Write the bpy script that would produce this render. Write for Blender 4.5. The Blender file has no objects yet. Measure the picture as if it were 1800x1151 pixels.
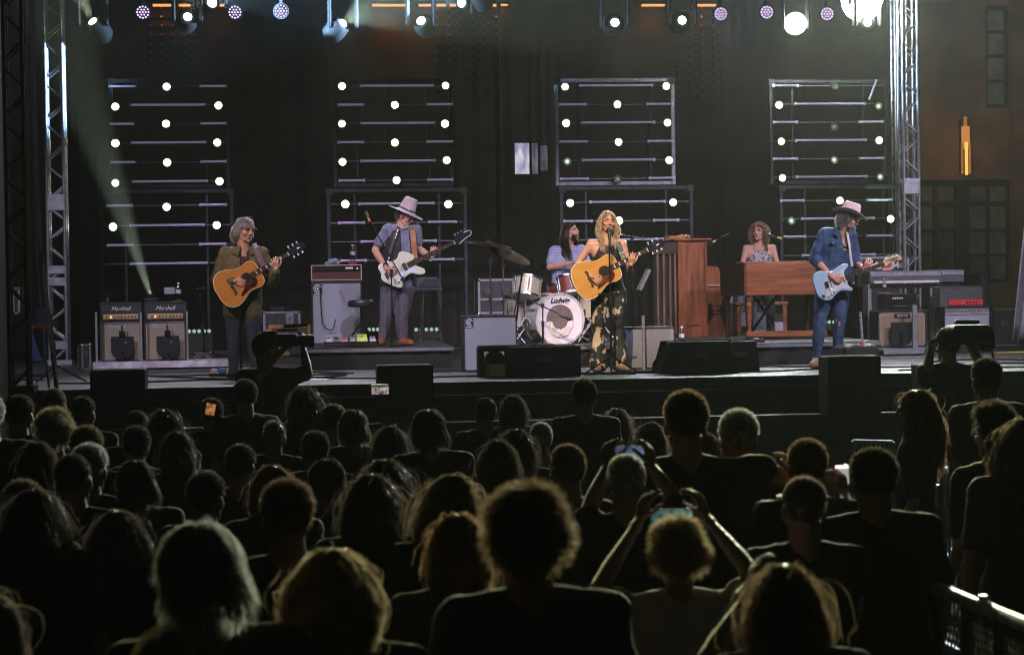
import bpy, bmesh, math, random
import numpy as np
from mathutils import Vector, Matrix, noise, Euler
random.seed(7); np.random.seed(7)
sc = bpy.context.scene
COL = sc.collection
R = math.radians
# ------------------------------------------------------------------ camera
CAM = Vector((0, 0, 2.2)); FPX = 3500.0; YAW = R(6.2); ROLL = R(0.85); PIT = R(1.17)
Fw = Vector((math.sin(YAW)*math.cos(PIT), math.cos(YAW)*math.cos(PIT), -math.sin(PIT))); Rt = Vector((math.cos(YAW), -math.sin(YAW), 0)); Up = Rt.cross(Fw)
Rc = Rt*math.cos(ROLL) - Up*math.sin(ROLL); Uc = Up*math.cos(ROLL) + Rt*math.sin(ROLL)
cd = bpy.data.cameras.new('camera'); cam = bpy.data.objects.new('camera', cd); COL.objects.link(cam)
cd.lens = FPX/1800*36; cd.sensor_width = 36; cd.sensor_fit = 'HORIZONTAL'; cd.clip_start = .1; cd.clip_end = 300
m4 = Matrix.Identity(4)
for i, v in enumerate((Rc, Uc, -Fw)):
    for j in range(3): m4[j][i] = v[j]
m4.translation = CAM; cam.matrix_world = m4; sc.camera = cam
cd.dof.use_dof = True; cd.dof.focus_distance = 22.5; cd.dof.aperture_fstop = 5.0
# ------------------------------------------------------------------ world, exposure
w = bpy.data.worlds.new('World'); sc.world = w; w.use_nodes = True
bg = w.node_tree.nodes['Background']
sky = w.node_tree.nodes.new('ShaderNodeTexSky'); sky.sky_type = 'NISHITA'; sky.sun_disc = False
sky.sun_elevation = R(-4); sky.sun_rotation = R(200)
w.node_tree.links.new(sky.outputs[0], bg.inputs[0]); bg.inputs[1].default_value = .003
vs = sc.view_settings; vs.view_transform = 'Standard'; vs.look = 'None'; vs.exposure = 0; vs.gamma = 1; vs.use_curve_mapping = False
cy = sc.cycles
cy.use_denoising = True; cy.filter_width = 1.1
try: cy.denoiser = 'OPENIMAGEDENOISE'
except Exception: pass
cy.max_bounces = 5; cy.diffuse_bounces = 2; cy.glossy_bounces = 2; cy.transmission_bounces = 4; cy.transparent_max_bounces = 10
cy.volume_bounces = 0; cy.use_light_tree = True; cy.sample_clamp_indirect = 4; cy.caustics_reflective = False; cy.caustics_refractive = False

def ray(px, py):
    return Fw + Rc*((px-900)/FPX) + Uc*((575.5-py)/FPX)
def at(px, py, Y):
    d = ray(px, py); return CAM + d*(Y/d.y)
def Yd(px, depth):                      # stage-parallel distance of a point seen at column px and camera depth
    return depth*(math.cos(YAW)-(px-900)/FPX*math.sin(YAW))
def depth(p): return (Vector(p)-CAM).dot(Fw)
def onz(px, py, z):
    d = ray(px, py); return CAM + d*((z-CAM.z)/d.z)
def span(x0, y0, x1, y1, Y):            # a camera-facing rectangle in the photo -> (centre x, width, z low, z high) on plane y=Y
    a = at((x0+x1)/2, y1, Y); b = at((x0+x1)/2, y0, Y); l = at(x0, (y0+y1)/2, Y); r = at(x1, (y0+y1)/2, Y)
    return (l.x+r.x)/2, r.x-l.x, a.z, b.z
V_ = Vector
DECK = 1.3; RISER = 1.54

def lamp(kind, name, loc, target, energy, col, size=.05, angle=30, blend=.2):
    d = bpy.data.lights.new(name, kind); o = bpy.data.objects.new(name, d); COL.objects.link(o)
    o.location = loc; d.energy = energy; d.color = col
    if kind in ('SPOT', 'POINT'): d.shadow_soft_size = size
    if kind == 'SPOT': d.spot_size = R(angle); d.spot_blend = blend
    if target is not None:
        o.rotation_euler = (Vector(target)-Vector(loc)).to_track_quat('-Z', 'Y').to_euler()
    return o
# ------------------------------------------------------------------ stage lights
LAV = (.80, .74, 1.0); WARM = (1.0, .72, .42); WHT = (.93, 1.0, .92)
# front wash, hung high before the stage
for x, tx, e, c in ((-6, -.9, 2800, LAV), (-1.5, 1.0, 1600, (1, .78, .85)), (2.5, 3.4, 2100, LAV), (6.5, 5.4, 1800, (1, .80, .85)), (11.5, 7.0, 3200, LAV)):
    lamp('SPOT', 'front_wash', (x, 13.2, 8.8), (tx, 23.2, 1.9), e, c, .10, 34, .5)
SING = at(1062, 470, 20.6)
lamp('SPOT', 'follow_spot', (1.0, 12, 8.0), SING-Vector((0, 0, .1)), 4800, (1, .72, .42), .08, 11, .5)
lamp('SPOT', 'follow_spot', (-5, 13, 8.5), at(425, 480, 20.7), 1700, (1, .76, .62), .08, 10, .6)
lamp('SPOT', 'follow_spot', (9, 13, 8.5), at(1475, 480, 20.5), 350, (1, .78, .66), .08, 10, .6)
lamp('SPOT', 'follow_spot', (-2, 13, 8.5), at(705, 470, 22.5), 800, (1, .80, .72), .08, 9, .6)
# back light from the overhead truss
OYB, OZB = 25.0, 6.3
for px, e in ((330, 500), (603, 600), (1081, 600), (1267, 500), (1525, 500)):
    p = at(px, 30, OYB); lamp('SPOT', 'back_light', p, (p.x, 20.5, 1.8), e, (.85, .85, 1), .06, 40, .5)
# lights facing the crowd
for px, py, e in ((163, 38, 350), (603, 41, 300), (740, 37, 300), (1199, 36, 300), (1398, 42, 1000), (1515, 2, 2200)):
    p = at(px, py, OYB-.25); lamp('SPOT', 'audience_light', p, (p.x*.2+.4, 4.6, 1.2), e*4.2, (.98, 1, .42), .06, 14.5, 1)
for px, py, e in ((163, 38, 130), (330, 30, 60), (373, 5, 120), (603, 41, 160), (740, 37, 160), (811, 5, 140), (1081, 40, 70), (1199, 36, 120), (1398, 42, 1500), (1515, 2, 5500), (1525, 40, 200)):
    p = at(px, py, OYB-.25); lamp('SPOT', 'lamp_glare', p, p+V_((0, -1, .12)), e, (.86, 1, .92), .05, 116, .7)
# beams in the haze
def beam(px, py, Y, tpx, tpy, tY, e, c, ang, blend=.15, size=.03):
    p = at(px, py, Y); return lamp('SPOT', 'beam_light', p, at(tpx, tpy, tY), e, c, size, ang, blend)
BM = 60
beam(163, 36, 24.8, 60, -150, 24.0, 170*BM, (.85, 1, .75), 34)
beam(603, 39, 24.8, 760, -40, 23.9, 150*BM, (.8, 1, .85), 62)
beam(811, 8, 24.7, 610, -30, 25.0, 80*BM, (.38, .64, 1), 58)
beam(373, 6, 24.7, 590, -20, 25.2, 60*BM, (.38, .64, 1), 44)
beam(330, 30, 24.7, 352, -60, 24.2, 30*BM, (.8, 1, .85), 50)
beam(494, 24, 24.8, 540, 230, 25.8, 9*BM, (.6, .15, .8), 15)
beam(251, 24, 24.8, 300, 200, 25.8, 5*BM, (.6, .15, .8), 14)
beam(265, 521, Yd(250, 23.3), 120, 90, Yd(250, 23.3)-.3, 620*BM, (.86, 1, .78), 16, .7)
beam(1562, 470, 26.5, 1550, 330, 26.9, 3*BM, (.6, 1, .6), 24)
# ------------------------------------------------------------------ materials
MC = {}
def mat(name, col, rough=.6, metal=0, var=.15, nscale=12, bump=0, bscale=60, emit=None, estr=0, spec=.5, coat=0, trans=0, alpha=1, stretch=None, col2=None, sheen=0):
    if name in MC: return MC[name]
    m = bpy.data.materials.new(name); m.use_nodes = True; nt = m.node_tree; b = nt.nodes['Principled BSDF']; L = nt.links
    b.inputs['Base Color'].default_value = (*col, 1); b.inputs['Roughness'].default_value = rough; b.inputs['Metallic'].default_value = metal
    b.inputs['Specular IOR Level'].default_value = spec; b.inputs['Coat Weight'].default_value = coat
    b.inputs['Transmission Weight'].default_value = trans; b.inputs['Alpha'].default_value = alpha
    if sheen: b.inputs['Sheen Weight'].default_value = sheen
    tc = nt.nodes.new('ShaderNodeTexCoord'); vec = tc.outputs['Object']
    if stretch:
        mp = nt.nodes.new('ShaderNodeMapping'); mp.inputs['Scale'].default_value = stretch; L.new(vec, mp.inputs[0]); vec = mp.outputs[0]
    if var or col2:
        n = nt.nodes.new('ShaderNodeTexNoise'); n.inputs['Scale'].default_value = nscale; n.inputs['Detail'].default_value = 5; L.new(vec, n.inputs['Vector'])
        rp = nt.nodes.new('ShaderNodeValToRGB'); c1 = [max(0, c*(1-var)) for c in col]; c2 = col2 or [min(1, c*(1+var)) for c in col]
        rp.color_ramp.elements[0].position = .35; rp.color_ramp.elements[1].position = .65
        rp.color_ramp.elements[0].color = (*c1, 1); rp.color_ramp.elements[1].color = (*c2, 1)
        L.new(n.outputs['Fac'], rp.inputs[0]); L.new(rp.outputs[0], b.inputs['Base Color'])
    if bump:
        n2 = nt.nodes.new('ShaderNodeTexNoise'); n2.inputs['Scale'].default_value = bscale; n2.inputs['Detail'].default_value = 3; L.new(vec, n2.inputs['Vector'])
        bp = nt.nodes.new('ShaderNodeBump'); bp.inputs['Strength'].default_value = bump; bp.inputs['Distance'].default_value = .01
        L.new(n2.outputs['Fac'], bp.inputs['Height']); L.new(bp.outputs[0], b.inputs['Normal'])
    if emit: b.inputs['Emission Color'].default_value = (*emit, 1); b.inputs['Emission Strength'].default_value = estr
    MC[name] = m; return m
def glow(name, col, s):
    if name in MC: return MC[name]
    m = bpy.data.materials.new(name); m.use_nodes = True; nt = m.node_tree; nt.nodes.clear()
    e = nt.nodes.new('ShaderNodeEmission'); e.inputs[0].default_value = (*col, 1); e.inputs[1].default_value = s
    o = nt.nodes.new('ShaderNodeOutputMaterial'); nt.links.new(e.outputs[0], o.inputs[0]); MC[name] = m; return m
def ramp_mat(name, kind, scale, c1, c2, p1=.4, p2=.5, rough=.7, stretch=(1, 1, 1), bump=0):
    m = mat(name, c1, rough, var=0); nt = m.node_tree; L = nt.links; b = nt.nodes['Principled BSDF']
    tc = nt.nodes.new('ShaderNodeTexCoord'); mp = nt.nodes.new('ShaderNodeMapping'); mp.inputs['Scale'].default_value = stretch; L.new(tc.outputs['Object'], mp.inputs[0])
    if kind == 'wave':
        t = nt.nodes.new('ShaderNodeTexWave'); t.bands_direction = 'Z'; t.inputs['Scale'].default_value = scale; t.inputs['Distortion'].default_value = .3
    elif kind == 'voro':
        t = nt.nodes.new('ShaderNodeTexVoronoi'); t.inputs['Scale'].default_value = scale
    else:
        t = nt.nodes.new('ShaderNodeTexNoise'); t.inputs['Scale'].default_value = scale; t.inputs['Detail'].default_value = 2
    L.new(mp.outputs[0], t.inputs['Vector']); rp = nt.nodes.new('ShaderNodeValToRGB')
    rp.color_ramp.elements[0].position = p1; rp.color_ramp.elements[1].position = p2
    rp.color_ramp.elements[0].color = (*c1, 1); rp.color_ramp.elements[1].color = (*c2, 1)
    L.new(t.outputs['Distance' if kind == 'voro' else 'Fac'], rp.inputs[0]); L.new(rp.outputs[0], b.inputs['Base Color'])
    if bump:
        bp = nt.nodes.new('ShaderNodeBump'); bp.inputs['Strength'].default_value = bump; bp.inputs['Distance'].default_value = .01
        L.new(t.outputs['Distance' if kind == 'voro' else 'Fac'], bp.inputs['Height']); L.new(bp.outputs[0], b.inputs['Normal'])
    return m
BLK = mat('black_plastic', (.012, .012, .013), .45, var=.2)
BLKM = mat('black_steel', (.02, .02, .022), .35, .6, var=.2)
MATT = mat('matt_black_cloth', (.014, .013, .014), .9, var=.3, nscale=3, bump=.3, bscale=200)
CHR = mat('chrome', (.6, .6, .64), .2, 1, var=.05)
V0 = lambda *a: Vector(a)
ALUK = mat('dim_aluminium', (.035, .035, .042), .45, .6, var=.3)  # dim copy of the frame rail metal, shade put into its colour
ALU = mat('brushed_aluminium', (.52, .52, .56), .34, .85, var=.15, bump=.1, bscale=90)
ALUD = mat('dull_aluminium', (.16, .16, .18), .5, .5, var=.2)
WHITE = mat('white_paint', (.78, .78, .76), .5, var=.08)
GLASS = mat('clear_acrylic', (.95, .96, 1), .04, 0, var=0, trans=1, spec=.4)
GLASS.node_tree.nodes['Principled BSDF'].inputs['IOR'].default_value = 1.05
PET = mat('clear_bottle_plastic', (.8, .85, .9), .08, 0, var=0, trans=.75, spec=.6)
def clear(name, tint, glossf, rough=.05):
    m = bpy.data.materials.new(name); m.use_nodes = True; nt = m.node_tree; nt.nodes.clear(); N = nt.nodes.new
    tr = N('ShaderNodeBsdfTransparent'); tr.inputs[0].default_value = (*tint, 1); gl = N('ShaderNodeBsdfGlossy'); gl.inputs['Roughness'].default_value = rough
    fr = N('ShaderNodeFresnel'); fr.inputs[0].default_value = 1.45; mu = N('ShaderNodeMath'); mu.operation = 'MULTIPLY'; mu.inputs[1].default_value = glossf
    mx = N('ShaderNodeMixShader'); o = N('ShaderNodeOutputMaterial'); L = nt.links
    L.new(fr.outputs[0], mu.inputs[0]); L.new(mu.outputs[0], mx.inputs[0]); L.new(tr.outputs[0], mx.inputs[1]); L.new(gl.outputs[0], mx.inputs[2]); L.new(mx.outputs[0], o.inputs[0]); MC[name] = m; return m
GLASS = clear('clear_acrylic_sheet', (.93, .94, .97), 1.0); PET = clear('clear_plastic', (.75, .8, .86), 2.2, .12)
WOODA = mat('walnut_wood', (.26, .080, .032), .45, var=.4, nscale=3, stretch=(6, 6, .7), bump=.05, spec=.35)
WOODB = mat('warm_walnut_wood', (.27, .088, .036), .5, var=.35, nscale=3, stretch=(.7, 6, 6), bump=.05, spec=.3)
GREYCL = mat('grey_grille_cloth', (.33, .34, .40), .75, var=.22, nscale=160, bump=.3, bscale=300)
SPARK = ramp_mat('silver_sparkle_cloth', 'voro', 220, (.9, .9, 1.0), (.34, .34, .40), .1, .5, .45)
CREAM = mat('beige_grille_cloth', (.50, .42, .29), .8, var=.12, nscale=140, bump=.3, bscale=260)
TOLEX = mat('black_tolex', (.025, .025, .032), .55, var=.2, nscale=90, bump=.4, bscale=250)
# ------------------------------------------------------------------ mesh collector
def basis(z, x=None):
    z = Vector(z).normalized(); x = Vector(x) if x is not None else (Vector((1, 0, 0)) if abs(z.x) < .9 else Vector((0, 1, 0)))
    y = z.cross(x).normalized(); x = y.cross(z).normalized(); return x, y, z
class MB:
    def __init__(s): s.v = []; s.f = []
    def add(s, vs, fs):
        n = len(s.v); s.v += [tuple(a) for a in vs]; s.f += [tuple(i+n for i in f) for f in fs]; return s
    def box(s, c, d, rot=None, bev=0):
        hx, hy, hz = d[0]/2, d[1]/2, d[2]/2; c = Vector(c)
        if bev:
            b = min(bev, hx*.9, hy*.9, hz*.9); vs = []
            for sx in (-1, 1):
                for sy in (-1, 1):
                    for sz in (-1, 1):
                        vs += [(sx*hx, sy*(hy-b), sz*(hz-b)), (sx*(hx-b), sy*hy, sz*(hz-b)), (sx*(hx-b), sy*(hy-b), sz*hz)]
            bm = bmesh.new(); bv = [bm.verts.new(v) for v in vs]; bmesh.ops.convex_hull(bm, input=bv)
            bm.verts.index_update(); vv = [Vector(v.co) for v in bm.verts]; ff = [tuple(v.index for v in f.verts) for f in bm.faces]; bm.free()
        else:
            vv = [Vector((x, y, z)) for x in (-hx, hx) for y in (-hy, hy) for z in (-hz, hz)]
            ff = [(0, 1, 3, 2), (4, 6, 7, 5), (0, 4, 5, 1), (2, 3, 7, 6), (0, 2, 6, 4), (1, 5, 7, 3)]
        if rot is not None:
            rm = rot if isinstance(rot, Matrix) else Euler(rot).to_matrix()
            vv = [rm @ v for v in vv]
        return s.add([c+v for v in vv], ff)
    def bar(s, a, b, wx, wy=None):          # square bar between two points
        a = Vector(a); b = Vector(b); x, y, z = basis(b-a); wy = wy or wx
        vs = [p+x*sx*wx/2+y*sy*wy/2 for p in (a, b) for sx, sy in ((-1, -1), (1, -1), (1, 1), (-1, 1))]
        return s.add(vs, [(3, 2, 1, 0), (4, 5, 6, 7), (0, 1, 5, 4), (1, 2, 6, 5), (2, 3, 7, 6), (3, 0, 4, 7)])
    def cyl(s, a, b, r0, r1=None, n=12):
        return s.tube([a, b], [r0, r0 if r1 is None else r1], n)
    def tube(s, pts, rs, n=8):
        pts = [Vector(p) for p in pts]
        if not hasattr(rs, '__len__'): rs = [rs]*len(pts)
        vs = []; fs = []; px = None
        for i, p in enumerate(pts):
            d = (pts[min(i+1, len(pts)-1)]-pts[max(i-1, 0)])
            if d.length < 1e-9: d = Vector((0, 0, 1))
            x, y, z = basis(d, px if px is not None and abs(px.dot(d.normalized())) < .98 else None); px = x
            vs += [p+(x*math.cos(2*math.pi*k/n)+y*math.sin(2*math.pi*k/n))*rs[i] for k in range(n)]
        for i in range(len(pts)-1):
            for k in range(n): fs.append((i*n+k, i*n+(k+1) % n, (i+1)*n+(k+1) % n, (i+1)*n+k))
        fs.append(tuple(range(n-1, -1, -1))); fs.append(tuple((len(pts)-1)*n+k for k in range(n)))
        return s.add(vs, fs)
    def lathe(s, prof, c=(0, 0, 0), axis=(0, 0, 1), n=24, ring=0, open_=0):
        if ring: prof = list(prof)+[prof[0]]
        x, y, z = basis(axis); c = Vector(c); vs = []; fs = []
        for r, h in prof: vs += [c+z*h+(x*math.cos(2*math.pi*k/n)+y*math.sin(2*math.pi*k/n))*max(r, 1e-4) for k in range(n)]
        for i in range(len(prof)-1):
            for k in range(n): fs.append((i*n+k, i*n+(k+1) % n, (i+1)*n+(k+1) % n, (i+1)*n+k))
        if not (ring or open_): fs.append(tuple(range(n-1, -1, -1))); fs.append(tuple((len(prof)-1)*n+k for k in range(n)))
        return s.add(vs, fs)
    def ell(s, c, r, frame=None, n=12, m=8):
        c = Vector(c); X, Y, Z = frame or (Vector((1, 0, 0)), Vector((0, 1, 0)), Vector((0, 0, 1)))
        if not hasattr(r, '__len__'): r = (r, r, r)
        vs = [c+Z*r[2]]; fs = []
        for i in range(1, m):
            t = math.pi*i/m
            for k in range(n):
                a = 2*math.pi*k/n; vs.append(c+X*(r[0]*math.sin(t)*math.cos(a))+Y*(r[1]*math.sin(t)*math.sin(a))+Z*(r[2]*math.cos(t)))
        vs.append(c-Z*r[2])
        for k in range(n): fs.append((0, 1+k, 1+(k+1) % n))
        for i in range(m-2):
            for k in range(n): fs.append((1+i*n+k, 1+(i+1)*n+k, 1+(i+1)*n+(k+1) % n, 1+i*n+(k+1) % n))
        l = len(vs)-1
        for k in range(n): fs.append((l, 1+(m-2)*n+(k+1) % n, 1+(m-2)*n+k))
        return s.add(vs, fs)
    def cap(s, a, r0, b, r1, n=10):          # capsule
        a = Vector(a); b = Vector(b); d = b-a; L = d.length
        if L < 1e-5: return s.ell(a, max(r0, r1), n=n)
        x, y, z = basis(d); prof = []
        for i in range(0, 5):
            t = math.pi/2*(1-i/4); prof.append((r0*math.cos(t), -r0*math.sin(t)))
        for i in range(0, 5):
            t = math.pi/2*i/4; prof.append((r1*math.cos(t), L+r1*math.sin(t)))
        return s.lathe(prof, a, d, n)
    def prism(s, poly, o, X, Y, N, t):       # outline in plane (X,Y) at o, thickness t along N
        o = Vector(o); n = len(poly)
        a = [o+X*p[0]+Y*p[1] for p in poly]; b = [p+N*t for p in a]
        fs = [tuple(range(n-1, -1, -1)), tuple(range(n, 2*n))]+[(i, (i+1) % n, n+(i+1) % n, n+i) for i in range(n)]
        return s.add(a+b, fs)
    def build(s, name, m, parent=None, world=False, smooth=False, label=None, kind=None, bevel=0):
        me = bpy.data.meshes.new(name); me.from_pydata(s.v, [], s.f)
        if world and parent is not None: me.transform(rootm(parent).inverted())
        bm = bmesh.new(); bm.from_mesh(me); bmesh.ops.recalc_face_normals(bm, faces=bm.faces); bm.to_mesh(me); bm.free()
        me.materials.append(m)
        if smooth: smooth_mesh(me)
        o = bpy.data.objects.new(name, me); COL.objects.link(o)
        if parent is not None: o.parent = parent
        if label: o['label'] = label
        if kind: o['kind'] = kind
        if bevel:
            bv = o.modifiers.new('Bevel', 'BEVEL'); bv.width = bevel; bv.segments = 2; bv.limit_method = 'ANGLE'; bv.angle_limit = R(40)
        return o
def smooth_mesh(me, ang=40):
    n = len(me.polygons); me.polygons.foreach_set('use_smooth', [True]*n)
    if ang < 180:
        try: me.set_sharp_from_angle(angle=R(ang))
        except Exception: pass
def rootm(p):
    m = Matrix.LocRotScale(p.location, p.rotation_euler, p.scale)
    return (rootm(p.parent) @ m) if p.parent else m
def thing(name, label, cat, loc=(0, 0, 0), rz=0, group=None, rot=None):
    o = bpy.data.objects.new(name, None); COL.objects.link(o); o.empty_display_size = .1
    o.location = loc; o.rotation_euler = rot if rot is not None else (0, 0, rz); return tag(o, label, cat, group)
def tag(o, label, cat, group=None):
    o['label'] = label; o['category'] = cat
    if group: o['group'] = group
    return o
def dup(o, parent=None, loc=None, label=None):
    c = o.copy(); COL.objects.link(c)
    if parent is not None: c.parent = parent
    for ch in list(o.children): dup(ch, c)
    if loc is not None: c.location = loc
    if label: c['label'] = label
    return c
def text(s, size, m, parent, o, X, Y, name='lettering', ext=.002, shear=0, bold=0, world=True, sx=1):
    cu = bpy.data.curves.new('t', 'FONT'); cu.body = s; cu.size = size; cu.extrude = ext; cu.shear = shear; cu.align_x = 'CENTER'; cu.align_y = 'CENTER'; cu.offset = bold; cu.resolution_u = 2
    t = bpy.data.objects.new('t', cu); TS.collection.objects.link(t); dg = tdg()
    me = bpy.data.meshes.new_from_object(t.evaluated_get(dg)); bpy.data.objects.remove(t)
    X = Vector(X).normalized(); Y = Vector(Y).normalized(); Z = X.cross(Y); M_ = Matrix.Identity(4)
    for i, v in enumerate((X*sx, Y, Z)):
        for j in range(3): M_[j][i] = v[j]
    M_.translation = Vector(o); me.transform(M_)
    if world: me.transform(rootm(parent).inverted())
    me.materials.clear(); me.materials.append(m)
    ob = bpy.data.objects.new(name, me); COL.objects.link(ob); ob.parent = parent; return ob
TS = bpy.data.scenes.new('scratch')
def tdg():
    vl = TS.view_layers[0]; vl.update(); return vl.depsgraph
def remesh(mb, voxel, it=3, wr=0, wscale=9, tight=False):
    me = bpy.data.meshes.new('r'); me.from_pydata(mb.v, [], mb.f)
    bm = bmesh.new(); bm.from_mesh(me); bmesh.ops.recalc_face_normals(bm, faces=bm.faces); bm.to_mesh(me); bm.free()
    o = bpy.data.objects.new('r', me); TS.collection.objects.link(o)
    r = o.modifiers.new('r', 'REMESH'); r.mode = 'VOXEL'; r.voxel_size = voxel
    if it: q = o.modifiers.new('s', 'SMOOTH'); q.factor = .5; q.iterations = it
    out = bpy.data.meshes.new_from_object(o.evaluated_get(tdg())); bpy.data.objects.remove(o); bpy.data.meshes.remove(me)
    if wr:
        n = len(out.vertices); co = np.zeros(n*3); no = np.zeros(n*3); out.vertices.foreach_get('co', co); out.vertex_normals.foreach_get('vector', no)
        co = co.reshape(-1, 3); no = no.reshape(-1, 3); q = co*wscale; nz = noise.noise
        d = np.array([nz((p[0], p[1], p[2]*.7))+.5*nz((p[0]*2.3+9, p[1]*2.3, p[2]*1.4)) for p in q.tolist()])
        co += no*(wr*d-wr*.15)[:, None]; out.vertices.foreach_set('co', co.ravel()); out.update()
    out.polygons.foreach_set('use_smooth', [True]*len(out.polygons))
    return out
def linkmesh(me, name, m, parent, world=True, label=None):
    if world and parent is not None: me.transform(rootm(parent).inverted())
    me.materials.clear(); me.materials.append(m)
    o = bpy.data.objects.new(name, me); COL.objects.link(o)
    if parent is not None: o.parent = parent
    if label: o['label'] = label
    return o
def struct(mb, name, m, **k):
    return mb.build(name, m, kind='structure', **k)
X3, Y3, Z3 = Vector((1, 0, 0)), Vector((0, 1, 0)), Vector((0, 0, 1))
# ------------------------------------------------------------------ setting
ground = struct(MB().box((4, 30, -.15), (120, 130, .3)), 'ground', mat('dark_asphalt', (.05, .048, .045), .85, nscale=2, bump=.3))
TROOM = 14.0
deckm = mat('scuffed_black_deck', (.020, .019, .024), .6, var=.5, nscale=2.5, bump=.2, bscale=40, col2=(.045, .042, .054), spec=.4)
dk = MB()
SX0, SX1, SY0, SY1 = -7.5, 13.5, 18.9, 31.2
deck = struct(dk.box(((SX0+SX1)/2, (SY0+SY1)/2, DECK-.06), (SX1-SX0, SY1-SY0, .12)), 'stage_deck', deckm)
sk = MB()
for i in range(-8, 14): sk.box((i+.0, SY0+.06, (DECK-.13)/2), (1.006, .03+.01*(i % 2), DECK-.13))
struct(sk, 'stage_front', mat('stage_skirt_black', (.005, .005, .0045), .9, spec=.1, bump=.3))
lg = struct(MB().box((3, 18.55, .93), (21, .5, .06)).box((3, 18.55, .45), (20.8, .44, .9)), 'pit_ledge', mat('ledge_grey', (.02, .019, .017), .75, spec=.2))
lg['label'] = 'low dark ledge in front of the stage'
# risers
def riser(x0, x1, y0, y1, label):
    t = thing('stage_riser', label, 'riser', ((x0+x1)/2, (y0+y1)/2, DECK))
    MB().box((0, 0, RISER-DECK-.03), (x1-x0, y1-y0, .06), bev=.006).build('riser_top', deckm, t)
    MB().box((0, -(y1-y0)/2-.004, RISER-DECK-.0285), (x1-x0, .006, .035)).build('edge_trim', ALU, t)
    q = MB(); n = int((x1-x0)/.09); zz = RISER-DECK-.062       # pleated skirt
    vs = []; fs = []
    for i in range(n+1):
        x = -(x1-x0)/2+.02+(x1-x0-.04)*i/n; y = -(y1-y0)/2+.03+.012*math.sin(i*1.9)+.008*random.random()
        vs += [(x, y, 0.004), (x, y+.004, zz)]
    for i in range(n): fs.append((2*i, 2*i+2, 2*i+3, 2*i+1))
    q.add(vs, fs); q.build('skirt', MATT, t, smooth=True)
    for sx in (-1, 1):
        for sy in (-1, 1): MB().bar((sx*((x1-x0)/2-.08), sy*((y1-y0)/2-.08), 0), (sx*((x1-x0)/2-.08), sy*((y1-y0)/2-.08), zz), .05).build('leg', ALUD, t)
    return t
yb = Yd(680, 22.4)
riser(at(535, 610, yb).x, at(797, 610, yb).x, yb, yb+4.2, 'low black skirted platform under the bassist and his bass amp')
yk = Yd(980, 22.1)
riser(at(902, 610, yk).x, at(1085, 610, yk).x, yk, yk+2.9, 'low black platform carrying the drum kit')
ykk = Yd(1300, 21.9)
riser(at(1090, 610, ykk).x, at(1548, 600, ykk).x, ykk, ykk+5.6, 'long low black platform under the piano and the organ')
# ------------------------------------------------------------------ building behind
BY = 34.0
bld = thing('stone_building', 'brown stone building with casement windows and amber lit slots behind the stage', 'building', (4, BY, 0))
stone = mat('brown_stone', (.19, .105, .065), .8, var=.25, nscale=1.5, bump=.3, bscale=14)
bron = mat('bronze_frame', (.06, .04, .03), .5, .3)
pane_m = mat('dull_window_glass', (.22, .185, .165), .25, spec=.7, var=.2, nscale=4)
# window cells (photo columns)
wins = []
WALLX0, WALLX1, WZ = -14.0, 24.0, 11.5
holes = [(1612, 316, 1786, 497), (1733, 10, 1776, 190)]
hw = [span(*h, BY) for h in holes]
hw = [(c-w_/2, c+w_/2, a, b) for c, w_, a, b in hw]
def wallgrid(mb, holes, x0, x1, z0, z1, y, t):
    xs = sorted({x0, x1, *[h[0] for h in holes], *[h[1] for h in holes]}); zs = sorted({z0, z1, *[h[2] for h in holes], *[h[3] for h in holes]})
    for i in range(len(xs)-1):
        for j in range(len(zs)-1):
            cx, cz = (xs[i]+xs[i+1])/2, (zs[j]+zs[j+1])/2
            if any(h[0] < cx < h[1] and h[2] < cz < h[3] for h in holes): continue
            mb.box((cx, y+t/2, cz), (xs[i+1]-xs[i], t, zs[j+1]-zs[j]))
q = MB(); wallgrid(q, hw, WALLX0, WALLX1, 0, WZ, BY, .5); q.build('wall', stone, bld, world=True)
for px in (20, 150, 560, 903, 1290, 1795):
    p = at(px, 400, BY); MB().box((p.x, BY-.12, WZ/2), (.42, .23, WZ)).build('pilaster', stone, bld, world=True)
def window(cells, hole):
    x0, x1, z0, z1 = hole
    f = MB()
    cs = []
    for c in cells:
        cx, w_, a, b = span(*c, BY); cs.append((cx-w_/2, cx+w_/2, a, b))
    wallgrid(f, cs, x0, x1, z0, z1, BY+.12, .1)
    fo = f.build('window', bron, bld, world=True)
    for c in cs: MB().box(((c[0]+c[1])/2, BY+.19, (c[2]+c[3])/2), (c[1]-c[0]+.02, .02, c[3]-c[2]+.02)).build('pane', pane_m, fo, world=True)
window([(a, c, b, d) for a, b in ((1620, 1645), (1653, 1683), (1708, 1738), (1744, 1774)) for c, d in ((326, 353), (362, 402), (407, 446), (450, 490))], hw[0])
window([(1740, a, 1770, b) for a, b in ((17, 52), (58, 95), (101, 139), (144, 183))], hw[1])
amber = glow('amber_slot_light', (1, .42, .12), 3.2)
for x0, x1 in ((268, 300), (314, 334), (383, 394), (655, 718), (737, 758), (768, 802), (862, 893), (1130, 1170), (1220, 1260)):
    c, w_, a, b = span(x0, 10, x1, 14, BY-.3)
    so = MB().box((c, BY-.15, b+.06), (w_+.1, .28, .06)).build('light_slot', bron, bld, world=True)
    MB().box((c, BY-.2, b+.015), (w_, .1, .03)).build('slot_lamp', amber, so, world=True)
    lamp('SPOT', 'slot_glow', (c, BY-.25, b-.02), (c, BY-.02, b-3), 16*w_, (1, .45, .16), .05, 130, .8)
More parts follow.
